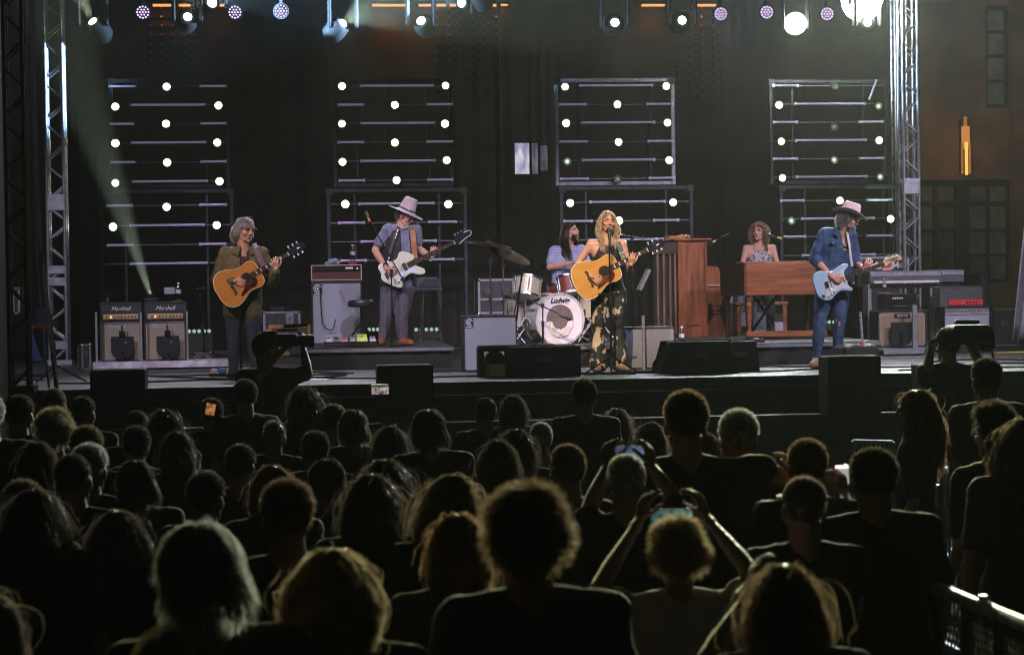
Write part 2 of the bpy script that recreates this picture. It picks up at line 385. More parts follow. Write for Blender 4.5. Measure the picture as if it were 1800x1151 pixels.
# tall leaded window with small bosses behind scrim
for x0, x1 in ((265, 345), (768, 893), (1190, 1275)):
    c, w_, a, b = span(x0, 16, x1, 170, BY-.02)
    f = MB(); n = 4 if w_ < 1 else 6
    for i in range(n+1): f.box((c-w_/2+w_*i/n, BY-.03, (a+b)/2), (.025, .05, b-a))
    for j in range(11): f.box((c, BY-.03, a+(b-a)*j/10), (w_, .045, .02))
    f.build('grille', bron, bld, world=True)
    f = MB()
    for i in range(n+1):
        for j in range(11): f.ell((c-w_/2+w_*i/n, BY-.07, a+(b-a)*j/10), .028, n=6, m=4)
    f.build('boss', mat('gilded_boss', (.5, .3, .12), .35, .8), bld, world=True, kind='stuff')
# sconce
t = thing('wall_sconce', 'tall amber glass wall lamp glowing on the dark facade', 'lamp', at(1697, 308, BY-.2))
zc, zw, za, zb = span(1689, 205, 1706, 308, BY-.2)
for i, (x0, y0, x1, y1) in enumerate(((1694, 205, 1700, 240), (1690, 222, 1704, 262), (1689, 252, 1692.5, 306), (1702, 252, 1705.5, 306), (1695, 250, 1700, 308))):
    c, w_, a, b = span(x0, y0, x1, y1, BY-.2-.02*i)
    MB().box((c, BY-.2-.03*i, (a+b)/2), (w_, .04, b-a), bev=.01).build('glass_tier', glow('sconce_glow%d' % (i % 2), (1, .38 if i % 2 else .5, .08), (.35, .55, .3, .3, 1.3)[i]) if i in (4, 1) else glow('sconce_dim', (1, .38, .09), .3), t, world=True)
MB().box((zc, BY-.1, (za+zb)/2), (zw*.7, .16, (zb-za)*.9)).build('backplate', bron, t, world=True)
lamp('POINT', 'sconce_light', at(1697, 260, BY-.7), None, 4, (1, .5, .2), .15)
for px_ in (40, 1790, 1620): lamp('SPOT', 'added_facade_fill', at(px_, 420, BY-2.5)+V0(0, 0, 6.0), at(px_, 420, BY), 9, (1, .66, .48), .1, 75, .8)  # unseen warm spots added to brighten the facade wall
# glass door panels seen through the scrim, brightness put in as emission
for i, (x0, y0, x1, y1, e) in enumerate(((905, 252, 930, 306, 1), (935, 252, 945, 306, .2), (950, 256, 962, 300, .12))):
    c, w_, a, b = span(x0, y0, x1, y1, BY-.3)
    f = MB().box((c, BY-.16, (a+b)/2), (w_+.06, .3, b-a+.06)).build('door_panel', bron, bld, world=True)
    m = ramp_mat('glowing_frosted_glass%d' % i, 'noise', 3, (.3, .26, .45), (.9, .85, 1), .35, .7, .3, (3, 3, 1.2))
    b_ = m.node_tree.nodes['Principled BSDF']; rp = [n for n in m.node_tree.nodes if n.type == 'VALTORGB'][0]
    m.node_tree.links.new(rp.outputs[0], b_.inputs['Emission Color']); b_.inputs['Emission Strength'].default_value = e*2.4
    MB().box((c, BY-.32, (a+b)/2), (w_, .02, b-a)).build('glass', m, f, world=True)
# ------------------------------------------------------------------ scrim curtain
scr = bpy.data.materials.new('black_scrim'); scr.use_nodes = True; nt = scr.node_tree
pb = nt.nodes['Principled BSDF']; pb.inputs['Base Color'].default_value = (.022, .02, .022, 1); pb.inputs['Roughness'].default_value = .9
tr = nt.nodes.new('ShaderNodeBsdfTransparent'); mx = nt.nodes.new('ShaderNodeMixShader'); mx.inputs[0].default_value = .66
nt.links.new(tr.outputs[0], mx.inputs[1]); nt.links.new(pb.outputs[0], mx.inputs[2]); nt.links.new(mx.outputs[0], nt.nodes['Material Output'].inputs[0])
def curtain(x0, x1, y, z0, z1, m, name, label, amp=.05, pitch=.16):
    n = int((x1-x0)/.05); vs = []; fs = []
    for i in range(n+1):
        x = x0+(x1-x0)*i/n; ph = x/pitch*2*math.pi
        d = amp*math.sin(ph+1.2*math.sin(x*1.3))+amp*.5*math.sin(ph*.37)
        vs += [(x, y+d, z0), (x, y+d*.75, (z0+z1)/2), (x, y+d*.5, z1)]
    for i in range(n):
        for j in (0, 1): fs.append((3*i+j, 3*i+3+j, 3*i+4+j, 3*i+1+j))
    o = MB().add(vs, fs).build(name, m, smooth=True); return tag(o, label, 'curtain')
curtain(at(128, 300, 30.6).x, at(1562, 300, 30.6).x, 30.6, DECK, 8.4, scr, 'scrim_curtain', 'wide see-through black scrim hanging at the back of the stage')
curtain(at(112, 300, 29.6).x, at(172, 300, 29.6).x, 29.6, DECK, 8.4, MATT, 'side_curtain', 'narrow black side drape beside the pale aluminium truss tower', .07, .25)
# ------------------------------------------------------------------ truss towers
def truss(cx, cy, z0, z1, wd, dp, r, m, bm_, label, pitch, skipz=()):
    t = thing('truss_tower', label, 'truss', (cx, cy, z0))
    H = z1-z0; cs = [(-wd/2, -dp/2), (wd/2, -dp/2), (wd/2, dp/2), (-wd/2, dp/2)]
    for x, y in cs: MB().cyl((x, y, 0), (x, y, H), r, n=10).build('chord', m, t, smooth=True)
    n = int(H/pitch)
    brace = None
    for k in range(n):
        za, zb = pitch*k+.04, pitch*(k+1)-.04
        for f in range(4):
            a, b = cs[f], cs[(f+1) % 4]
            if (k+(f in (2, 3))) % 2: a, b = b, a
            MB().cyl((a[0], a[1], za), (b[0], b[1], zb), r*.55, n=6).build('brace', bm_, t, smooth=True)
    for z in skipz:
        for y in (-dp/2-r*.3, dp/2+r*.3): MB().box((0, y, z), (wd+.02, .03, .10)).build('joint_plate', m, t)
    MB().box((0, 0, .03), (wd+.12, dp+.12, .06)).build('base_plate', m, t)
    return t
ty = 25.6
a, b = at(86, 500, ty), at(116, 500, ty)
truss((a.x+b.x)/2, ty+.1, DECK, 8.4, b.x-a.x, b.x-a.x, .026, ALU, ALU, 'pale aluminium truss tower beside the black side drape', .255, (2.0, 2.1, .25, 1.05, 1.2))
a, b = at(1590, 400, ty), at(1616, 400, ty)
truss((a.x+b.x)/2, ty+.1, DECK, 8.4, b.x-a.x, b.x-a.x, .024, ALU, ALU, 'aluminium truss tower between the keyboards and the casement windows', .255, (2.1, 2.2))
a, b = at(1576, 300, 28.5), at(1596, 300, 28.5)
truss((a.x+b.x)/2, 28.6, DECK, 8.4, b.x-a.x, b.x-a.x, .022, ALU, ALUD, 'slimmer aluminium truss tower standing behind the keyboard stacks', .24)
a, b = at(12, 400, 18.6), at(44, 400, 18.6)
BLT = mat('painted_black_truss', (.008, .008, .008), .8, spec=.1)
truss((a.x+b.x)/2, 18.7, DECK, 7, b.x-a.x, b.x-a.x, .02, BLT, BLT, 'black truss tower by the dark speaker stack at the stage edge', .25)
# overhead truss (just above the picture) that carries the fixtures
OY, OZ = 25.2, 6.55
ot = thing('overhead_truss', 'long aluminium lighting truss hung over the stage', 'truss', (3, OY, OZ))
for y, z in ((-.2, 0), (.2, 0), (-.2, .4), (.2, .4)): MB().cyl((-8.6, y, z), (8.6, y, z), .025, n=8).build('chord', ALUD, ot)
for k in range(40):
    x = -8.6+k*.43
    for y in (-.2, .2): MB().cyl((x, y, 0 if k % 2 else .4), (x+.43, y, .4 if k % 2 else 0), .011, n=6).build('brace', ALUD, ot)
for x in (-8.4, 8.4): MB().bar((x, .0, .4), (x, 0, 1.85), .06).build('hanger', ALUD, ot)
# ------------------------------------------------------------------ light frames
TUBE = mat('led_tube', (.3, .28, .4), .4, emit=(.44, .42, .70), estr=.22)
HOUS = mat('lamp_housing', (.05, .05, .05), .3, .5)
def lensmat(k):
    b_, c = {0: (0.25, (.7, 1, .8)), 1: (1.1, (.75, 1, .85)), 2: (26, (1, 1, .78)), 3: (60, (.97, 1, .86)), 4: (120, (.97, 1, .9))}[k]
    return glow('lens_glow%d' % k, c, b_)
def frame(x0, y0, x1, y1, Y, rows, label, railm, full=True):
    c, w_, z0, z1 = span(x0, y0, x1, y1, Y)
    if not full: z0 = DECK+.05
    t = thing('lighting_rig', label, 'light frame', (c, Y, z0), group='light frames in front of the scrim')
    H = z1-z0; T = .055
    for sx in (-1, 1): MB().box((sx*(w_/2-T/2), 0, H/2), (T, T, H), bev=.006).build('upright', railm, t)
    for z in (T/2, H-T/2): MB().box((0, 0, z), (w_-2*T, T, T), bev=.006).build('rail', railm, t)
    for sx in (-1, 1): MB().box((sx*w_*.3, .035, H/2), (.03, .02, H-2*T)).build('ladder_strap', ALUK, t)
    for sx in (-1, 1): MB().box((sx*(w_/2-.04), -.035, H-.04), (.09, .02, .09)).build('corner_block', BLK, t)
    def lamp_(px, py, k):
        p = at(px, py, Y-.12); rs = {0: .042, 1: .044, 2: .035, 3: .042, 4: .052}[k]
        h = MB().lathe([(.03, .09), (.052, .06), (.062, 0), (.060, -.014), (.055, -.014), (.052, .03)], p, (0, 1, 0), 16).build('lamp', CHR if k < 2 else HOUS, t, world=True, smooth=True)
        MB().lathe([(.050, .012), (.036, -.004), (.02, -.018), (.004, -.022)], p-Vector((0, .006, 0)), (0, -1, 0), 16, open_=1).build('reflector', mat('lamp_reflector', (.30, .32, .22), .55, .9, var=0), h, world=True, smooth=True)
        rs *= .58; MB().ell(p-Vector((0, .006, 0)), (rs, rs*.8, rs), n=12, m=8).build('lens', lensmat(k), h, world=True, smooth=True)
    for row in rows:
        y = row[0]; pL = at(x0+6, y, Y); pR = at(x1-6, y, Y); zz = at((x0+x1)/2, y, Y).z
        MB().box((c, Y+.0, zz), (w_-2*T, .012, .012)).build('crossbar', ALUD, t, world=True)
        for bx0, bx1 in row[1]:
            a = at(bx0, y, Y-.05); b = at(bx1, y, Y-.05)
            MB().cyl((a.x, Y-.05, zz), (b.x, Y-.05, zz), .015, n=8).build('light_tube', TUBE, t, world=True, smooth=True)
            for e in (a.x, b.x): MB().box((e, Y-.035, zz), (.03, .05, .04)).build('tube_clip', ALU, t, world=True)
        for lx, ly, k in row[2]: lamp_(lx, ly, k)
    return t
SH = lambda a, b, c, d: ((a, b), (c, d))
UY = Yd(700, 27.4); LY = UY-.35
frame(192, 139, 404, 331, UY, [(152.5, SH(192, 238, 352, 397), [(293, 153, 3)]), (185, ((230, 361),), [(203, 188, 3), (384, 186, 3)]), (218, SH(193, 235, 353, 397), [(292, 218, 3)]),
  (251, ((231, 362),), [(203, 252, 4), (382, 251, 3)]), (285, SH(195, 238, 354, 397), [(294, 286, 4)]), (319, ((233, 364),), [(203, 322, 2), (386, 319, 4)])], 'frame of lamps and violet tubes above the two cream guitar cabinets', ALUK)
frame(173, 333, 412, 520, LY, [(361, SH(189, 232, 352, 397), [(293, 364, 3)]), (396, ((229, 358),), [(199, 399, 4), (381, 396, 3)]), (430, SH(190, 233, 352, 396), []), (463, ((230, 363),), [])],
  'wider lower frame of lamps and tubes behind the cream guitar cabinets', ALUK, False)
frame(585, 139, 797, 329, UY, [(151.5, ((634, 762),), [(601, 152, 3), (783, 151, 2)]), (184.5, SH(594, 639, 751, 795), [(694, 185, 3)]), (217, ((635, 764),), [(601, 218, 2), (782, 218, 4)]),
  (250, SH(595, 639, 751, 795), [(694, 251, 3)]), (283, ((635, 764),), [(602, 285, 3), (785, 282, 3)]), (317, SH(597, 640, 753, 795), [(697, 317, 3)])], 'frame of lamps and violet tubes above the bassist with the tall hat', ALUK)
frame(575, 331, 822, 520, LY, [(358, ((632, 762),), [(607, 359, 4), (788, 359, 4)]), (391, SH(596, 640, 755, 801), []), (424, ((636, 766),), []), (457, SH(600, 643, 757, 797), [])],
  'lower frame of lamps and tubes directly behind the bassist', ALUK, False)
frame(975, 138, 1186, 326, UY, [(151, ((1020, 1146),), [(993, 153, 2), (1171, 152, 3)]), (184, SH(984, 1030, 1138, 1182), [(1085, 184, 3)]), (216, ((1022, 1150),), [(995, 217, 4), (1173, 216, 3)]),
  (249, SH(985, 1032, 1140, 1182), [(1087, 250, 3)]), (281.5, ((1024, 1150),), [(997, 284, 1), (1176, 282, 3)]), (314, SH(986, 1033, 1142, 1185), [(1086, 315, 0)])], 'brightly edged frame of lamps and tubes above the singer', mat('lit_rail', (.34, .33, .42), .5, .3))  # same rail metal in a lighter tone, stage light painted in
frame(984, 327, 1219, 520, LY, [(355, ((1038, 1168),), [(1002, 357, 3), (1183, 356, 3)]), (388, SH(992, 1040, 1150, 1192), [(1088, 388, 4)]), (421, ((1035, 1165),), [])],
  'lower frame of lamps and tubes behind the singer and drummer', ALUK, False)
frame(1352, 140, 1560, 324, UY, [(151, ((1360, 1402),), [(1467, 152, 0)]), (183, ((1398, 1520),), [(1369, 185, 3), (1544, 187, 1)]), (215, SH(1360, 1401, 1511, 1552), [(1466, 223, 0)]),
  (247, ((1399, 1522),), [(1373, 249, 2), (1545, 247, 3)]), (279, SH(1360, 1401, 1511, 1553), [(1466, 281, 1)]), (311, ((1400, 1523),), [(1375, 313, 2), (1547, 311, 1)])],
  'dim frame of mostly unlit lamps above the woman at the organ', ALUK)
frame(1370, 325, 1600, 520, LY, [(352, SH(1373, 1412, 1523, 1567), [(1476, 353, 3)]), (384, ((1410, 1536),), [(1391, 388, 1), (1565, 385, 3)]), (415, SH(1380, 1415, 1524, 1567), []), (448, ((1411, 1537),), [])],
  'lower frame of lamps behind the guitarist in the pale western hat', ALUK, False)
p0, p1 = at(1541, 140, UY-.1), at(1528, 175, UY-.1)
tag(MB().cyl(p0, p1, .015, n=8).build('light_tube', TUBE, smooth=True), 'loose light tube hanging tilted at the corner of a frame', 'light tube')
# ------------------------------------------------------------------ hanging fixtures
FIX = mat('fixture_black', (.010, .010, .011), .75, spec=.2)
def moving_head(px, py, aim, k, label, r=.06):
    p = at(px, py, OY); aim = Vector(aim).normalized()
    t = thing('moving_head_light', label, 'stage light', (p.x, OY, OZ), group='moving head lights hung from the truss')
    zc = p.z; c = Vector((p.x, OY, zc))
    MB().box((p.x, OY, OZ-.09), (.34, .22, .13), bev=.02).build('base', FIX, t, world=True)
    for sx in (-1, 1): MB().box((p.x+sx*.17, OY, (OZ-.15+zc-.06)/2), (.045, .13, OZ-.15-zc+.06), bev=.015).build('yoke', FIX, t, world=True)
    hb = c-aim*.16
    MB().lathe([(.07, -.16), (.125, -.10), (.14, 0), (.12, .12), (.09, .158), (.07, .158)], hb, aim, 20).build('head', FIX, t, world=True, smooth=True)
    MB().lathe([(r, 0), (r*.8, .012), (r*.3, .02)], c, aim, 16).build('lens', lensmat(k) if k < 5 else glow('lens_blaze%d' % k, (.95, 1, .93), {5: 220, 6: 700, 7: 45}[k]), t, world=True, smooth=True)
    return c
def toward(px, py): return (CAM-at(px, py, OY))
moving_head(163, 38, (-.45, -.55, .6), 7, 'moving head throwing a wide pale cone up beside the aluminium tower', .055)
moving_head(330, 30, (.15, -.9, .25), 3, 'moving head hung in front of an amber slot, small white lens', .05)
moving_head(373, 5, (.4, -.8, .1), 7, 'moving head at the frame edge sending a blue beam sideways', .06)
moving_head(603, 41, (.6, -.6, .5), 7, 'moving head whose pale beam fans up past the bassist\'s lamps', .055)
moving_head(740, 37, (-.35, -.8, .3), 7, 'moving head with white lens between the fanned pale beam and the blue cone', .055)
moving_head(811, 5, (-.6, -.6, -.1), 7, 'moving head casting a wide blue cone down across the scrim', .06)
moving_head(853, 17, (.3, .4, -.8), 0, 'unlit moving head pointing at the floor', .05)
moving_head(1081, 40, (0, -1, .05), 3, 'moving head straight over the singer with a small round lens', .05)
moving_head(1199, 36, (0, -1, .08), 7, 'moving head over the piano between two amber slots', .05)
moving_head(1398, 42, toward(1398, 42)+Vector((.5, 0, 0)), 5, 'glaring moving head over the organ player', .14)
moving_head(1515, 2, toward(1515, 2), 6, 'brightest blazing moving head at the very top', .26)
moving_head(1525, 40, (0, -1, .1), 7, 'small white lamp tucked below the brightest light', .05)
def par(px, py, label):
    p = at(px, py, OY-.1); aim = (CAM-p).normalized()
    t = thing('led_par_light', label, 'stage light', (p.x, OY-.1, OZ), group='violet multi-cell lights on the truss')
    MB().lathe([(.05, -.2), (.09, -.16), (.1, 0), (.092, 0)], p, aim, 20).build('housing', FIX, t, world=True, smooth=True)
    x, y, z = basis(aim, (1, 0, 0))
    MB().lathe([(.088, -.004), (.088, .0)], p, aim, 20).build('face_plate', glow('violet_face', (.35, .12, .75), .12), t, world=True)
    q = MB()
    for rr, n in ((0, 1), (.035, 6), (.070, 12)):
        for k in range(n):
            a = 2*math.pi*k/n; q.lathe([(.011, 0), (.007, .006)], p+x*rr*math.cos(a)+y*rr*math.sin(a)+aim*.001, aim, 6)
    q.build('led_cell', glow('violet_cell', (.85, .65, 1), 2.0), t, world=True, kind='stuff')
    MB().bar(p+Vector((0, .08, .08)), Vector((p.x, OY-.1, OZ)), .04).build('yoke', FIX, t, world=True)
for px, py, l in ((251, 22, 'round violet cell light nearest the aluminium tower'), (413, 22, 'round violet cell light beside the blue sideways beam'), (494, 20, 'round violet cell light between the blue beam and the fanned beam'),
                  (1267, 25, 'round violet cell light next to the amber slot over the piano'), (1348, 22, 'round violet cell light over the gap between piano and organ'), (1454, 25, 'round violet cell light between the two glaring lamps')):
    par(px, py, l)
# ------------------------------------------------------------------ people
SKIN = mat('skin', (.56, .30, .22), .5, var=.08, nscale=20, spec=.4)
SKINT = mat('tanned_skin', (.50, .27, .17), .5, var=.08, nscale=20)
DARKEYE = mat('eye_dark', (.03, .02, .02), .2, var=0)
LIP = mat('lips', (.40, .13, .12), .45, var=0)
def hairmat(name, col, col2=None):
    if name in MC: return MC[name]
    m = mat(name, col, .38, var=.35, nscale=30, spec=.6, col2=col2); nt = m.node_tree; b = nt.nodes['Principled BSDF']; L = nt.links
    t = nt.nodes.new('ShaderNodeBsdfTranslucent'); g = nt.nodes.new('ShaderNodeGamma'); g.inputs[1].default_value = .6
    L.new(b.inputs['Base Color'].links[0].from_socket, g.inputs[0]); L.new(g.outputs[0], t.inputs[0])
    x = nt.nodes.new('ShaderNodeMixShader'); x.inputs[0].default_value = .5; L.new(b.outputs[0], x.inputs[1]); L.new(t.outputs[0], x.inputs[2]); L.new(x.outputs[0], nt.nodes['Material Output'].inputs[0])
    return m
def V(*a): return Vector(a)
def frame_of(f, u=(0, 0, 1)):
    f = Vector(f).normalized(); u = Vector(u); r = f.cross(u).normalized(); u = r.cross(f).normalized(); return r, f, u
def hp(c, fr, x, f, z): return c+fr[0]*x+fr[1]*f+fr[2]*z
def head_blobs(mb, c, fr, k=1, fem=0, beard=0, mouth=0):
    H = lambda x, f, z: hp(c, fr, x*k, f*k, z*k)
    mb.ell(H(0, -.014, .034), (.074*k, .094*k, .088*k), fr, 20, 14)
    mb.ell(H(0, .026, -.028), (.060*k, .066*k, .086*k), fr, 18, 12)
    mb.ell(H(0, .036, -.078), ((.046-.006*fem)*k, .048*k, .036*k), fr, 16, 10)
    mb.ell(H(0, .072, -.1), ((.022-.004*fem)*k, .016*k, .017*k), fr)
    mb.cap(H(0, .088, .018), .008*k, H(0, .112, -.026), .0125*k); mb.cap(H(-.013, .097, -.033), .008*k, H(.013, .097, -.033), .008*k)
    for s in (-1, 1):
        mb.cap(H(s*.012, .087, .024), .011*k, H(s*.046, .071, .022), .012*k)
        mb.ell(H(s*.040, .060, -.026), .024*k)
        mb.cap(H(s*.056, .0, -.05), .014*k, H(s*.032, .05, -.092), .016*k)
        mb.ell(H(s*.077, -.004, -.008), (.010*k, .020*k, .032*k), fr)
    if mouth:
        mb.cap(H(-.018, .087, -.055), .007*k, H(.018, .087, -.055), .007*k); mb.cap(H(-.014, .082, -.082), .009*k, H(.014, .082, -.082), .009*k)
    else:
        mb.cap(H(-.02, .084, -.062), .009*k, H(.02, .084, -.062), .009*k)
def face_parts(root, c, fr, k, skin, brow=None, closed=False, mouth=0, beard=None):
    H = lambda x, f, z: hp(c, fr, x*k, f*k, z*k)
    for s in (-1, 1):
        if closed:
            MB().ell(H(s*.031, .0745, .001), (.014*k, .010*k, .010*k), fr, 10, 8).build('eyelid', skin, root, True, True)
            MB().tube([H(s*.018, .083, -.004), H(s*.03, .087, -.008), H(s*.043, .079, -.005)], .0022*k, 5).build('eyelash', DARKEYE, root, True)
        else:
            e = MB().ell(H(s*.031, .0745, .001), .0125*k, fr, 10, 8).build('eye', mat('eye_white', (.6, .56, .52), .3, var=0), root, True, True)
            MB().ell(H(s*.031, .0845, .001), (.006*k, .004*k, .0065*k), fr, 8, 6).build('iris', DARKEYE, e, True, True)
            MB().tube([H(s*.017, .085, .008), H(s*.031, .089, .011), H(s*.045, .079, .006)], .0028*k, 5).build('eyelash', DARKEYE, root, True)
        if brow: MB().tube([H(s*.014, .100, .026), H(s*.032, .096, .033), H(s*.050, .080, .027)], [.0045*k, .005*k, .002*k], 6).build('eyebrow', brow, root, True, True)
    if mouth:
        MB().ell(H(0, .088, -.068), (.016*k, .007*k, .010*k), fr, 10, 8).build('mouth', mat('open_mouth', (.06, .015, .015), .4, var=0), root, True, True)
        MB().tube([H(-.021, .086, -.066), H(-.008, .098, -.058), H(.008, .098, -.058), H(.021, .086, -.066), H(.008, .094, -.080), H(-.008, .094, -.080), H(-.021, .086, -.066)], .0042*k, 6).build('lips', LIP, root, True, True)
    else:
        MB().tube([H(-.023, .084, -.063), H(-.008, .0945, -.060), H(.008, .0945, -.060), H(.023, .084, -.063)], [.003*k, .005*k, .005*k, .003*k], 6).build('lips', LIP, root, True, True)
def hand(mb, w, d, n, side, k=1, curl=.6, spread=.1, thumb=None):
    """w wrist, d direction of the hand, n palm normal (side the fingers close to), side = direction from little finger to index"""
    d = Vector(d).normalized(); n = Vector(n); n = (n-d*n.dot(d)).normalized(); s = Vector(side); s = (s-d*s.dot(d)-n*s.dot(n)).normalized()
    L = [.078, .086, .080, .062]; K = []
    for i in range(4):
        off = (1.5-i)*.021*k; kn = w+d*(.088-.004*abs(i-1))*k+s*off
        mb.cap(w+s*off*.55+d*.008*k, .014*k, kn, .0115*k, 8); K.append(kn)
        a = curl*.6; p = kn; r = .0095*k
        for j, fl in enumerate((.45, .31, .24)):
            a_ = a+curl*1.0*j; dd = d*math.cos(a_)+n*math.sin(a_)+s*(1.5-i)*spread
            q = p+dd.normalized()*L[i]*fl*1.05*k; mb.cap(p, r, q, r*.88, 8); p = q; r *= .88
    mb.cap(w+d*.02*k, .015*k, w+d*.06*k+s*.018*k, .014*k, 8)
    t0 = w+d*.025*k+s*.024*k; td = thumb and Vector(thumb) or (s*.75+d*.75+n*.35)
    t1 = t0+td.normalized()*.042*k; t2 = t1+(td.normalized()*.7+d*.4+n*.4*curl).normalized()*.032*k; t3 = t2+(td.normalized()*.4+d*.5+n*.7*curl).normalized()*.026*k
    mb.cap(t0, .014*k, t1, .012*k, 8); mb.cap(t1, .0115*k, t2, .0105*k, 8); mb.cap(t2, .0105*k, t3, .009*k, 8)
def torso_blobs(mb, J, k, infl=0, fem=0, low=0, sleeveless=False):
    SL, SR, HL, HR = J['SL'], J['SR'], J['HL'], J['HR']; ms = (SL+SR)/2; mh = (HL+HR)/2; ax = (SR-SL); hw_ = ax.length/2; ax.normalize()
    hx = (HR-HL); hhw = hx.length/2; hx.normalize(); up = (ms-mh).normalized(); T = (ms-mh).length
    fwd = up.cross(ax).normalized()
    if fwd.dot(J['F']) < 0: fwd = -fwd
    ch = ms-up*T*.26; wa = ms-up*T*.68
    rw = .088 if fem else .098
    for t in (-1, 0, 1):
        a = ms-up*.075*k+ax*t*hw_*.42; b = ch+ax*t*hw_*.42+fwd*.01*k; c = wa+(ax+hx).normalized()*t*(.055 if fem else .072)*k; d = mh+hx*t*(.085 if fem else .078)*k+up*.02*k
        mb.cap(a, (.075+infl)*k, b, (.102+infl - (.012 if fem else 0))*k, 14); mb.cap(b, (.102+infl-(.012 if fem else 0))*k, c, (rw+infl)*k, 14); mb.cap(c, (rw+infl)*k, d, (.098+infl)*k, 14)
    if fem:
        for t in (-1, 1): mb.ell(ch+ax*t*.065*k+fwd*.065*k, (.058+infl)*k)
    if not sleeveless: mb.cap(SL-ax*-.01, (.055+infl)*k, SR-ax*.01, (.055+infl)*k, 12)
    else: mb.cap(ms-ax*hw_*.55-up*.02, (.04+infl)*k, ms+ax*hw_*.55-up*.02, (.04+infl)*k, 12)
    for s in (SL, SR): mb.cap(s, (.055+infl)*k if not sleeveless else (.03)*k, ms-up*.12*k+(s-ms)*.5, (.08+infl)*k, 12)
def arm_blobs(mb, J, k, s, infl=0, t=1.0, fem=0, deltoid=1, loose=1):
    S, E, W = J['S'+s], J['E'+s], J['W'+s]; f = .86 if fem else 1
    def lerp(a, b, x): return a+(b-a)*x
    if t <= 1:
        e = lerp(S, E, min(1, t)); mb.cap(S, (.057*f+infl)*k, lerp(S, E, .35*min(1, t)), (.052*f+infl)*k); mb.cap(lerp(S, E, .3*min(1, t)), (.052*f+infl)*k, e, (.047*f+infl*loose)*k)
    else:
        mb.cap(S, (.057*f+infl)*k, lerp(S, E, .35), (.051*f+infl)*k); mb.cap(lerp(S, E, .35), (.051*f+infl)*k, E, (.041*f+infl)*k)
        w = lerp(E, W, t-1); m_ = lerp(E, W, min(.3, t-1)); mb.cap(E, (.040*f+infl)*k, m_, (.044*f+infl)*k); mb.cap(m_, (.044*f+infl)*k, w, ((.044-.018*(t-1))*f+infl*loose)*k)
def leg_blobs(mb, J, k, s, infl=0, t=2.0, flare=0, fem=0):
    H, K, A = J['H'+s], J['K'+s], J['A'+s]
    mb.cap(H, (.092+infl)*k, H+(K-H)*.5, (.078+infl)*k, 12); mb.cap(H+(K-H)*.5, (.078+infl)*k, K, (.058+infl)*k, 12)
    e = K+(A-K)*(t-1); m_ = K+(A-K)*.3
    mb.cap(K, (.056+infl)*k, m_, (.056+infl)*k, 12); mb.cap(m_, (.056+infl)*k, e, (.040+infl+flare)*k, 12)
def foot_blobs(mb, J, k, s, infl=0):
    A, T = J['A'+s], J['T'+s]; d = (T-A); d.z = 0; d.normalize(); g = V(A.x, A.y, J['gz'])
    r = .030*k+infl
    mb.cap(g-d*.03*k+Z3*(r+.008), r+.006, g+d*.10*k+Z3*(r+.004), r+.004, 10); mb.cap(g+d*.10*k+Z3*(r+.004), r+.004, g+d*.20*k+Z3*r*.85, r*.8, 10)
    x = d.cross(Z3)
    mb.cap(g+d*.12*k+x*.014+Z3*r*.8, r*.8, g+d*.17*k-x*.016+Z3*r*.8, r*.8, 10); mb.cap(A, .040*k+infl, g+Z3*.04*k, .036*k+infl, 10)
def skeleton_fill(J):
    for s in 'LR':
        if 'S'+s in J: pass
    return J
def build_body(J, k, skin, label, group=None, fem=0, mouth=0, handspec=None, vox=.010, hvox=.0048, kp=1):
    """one continuous mesh: torso, limbs, neck, head, hands"""
    mb = MB(); torso_blobs(mb, J, k, 0, fem)
    for s in 'LR':
        arm_blobs(mb, J, k, s, 0, 2, fem); leg_blobs(mb, J, k, s)
        foot_blobs(mb, J, k, s)
    ms = (J['SL']+J['SR'])/2; hc = J['head']; fr = J['fr']; k_ = k*J.get('hk', 1)
    nb = hp(hc, fr, 0, -.025*k_, -.05*k_); nr = .050 if fem else .058
    mb.cap(ms-Z3*.02, (nr+.012)*k, nb, nr*k, 12)
    mb.cap(J['SL']+(ms-J['SL'])*.4+Z3*.0, .045*k, ms+(nb-ms)*.35, .045*k, 10); mb.cap(J['SR']+(ms-J['SR'])*.4, .045*k, ms+(nb-ms)*.35, .045*k, 10)
    me = remesh(mb, vox, 4)
    h = MB(); head_blobs(h, hc, fr, k_, fem, mouth=mouth); h.cap(nb, (nr-.003)*k, nb+(ms-nb)*.5, (nr-.001)*k, 14); me2 = remesh(h, hvox, 2)
    parts = [me, me2]
    if handspec:
        for s in 'LR':
            if s in handspec:
                h = MB(); kw = handspec[s]; hand(h, J['W'+s], **kw, k=k*.98); E = J['E'+s]; W = J['W'+s]; h.cap(W+(E-W).normalized()*.05, .0275*k, W+(W-E).normalized()*.012, .022*k, 12)
                parts.append(remesh(h, hvox, 2))
    bm = bmesh.new()
    for p in parts: bm.from_mesh(p)
    out = bpy.data.meshes.new('person'); bm.to_mesh(out); bm.free()
    out.polygons.foreach_set('use_smooth', [True]*len(out.polygons)); out.materials.append(skin)
    base = V((J['AL'].x+J['AR'].x)/2, (J['AL'].y+J['AR'].y)/2, J['gz'])
    out.transform(Matrix.Translation(-base)); o = bpy.data.objects.new('person', out); COL.objects.link(o); o.location = base
    tag(o, label, 'person', group)
    return o
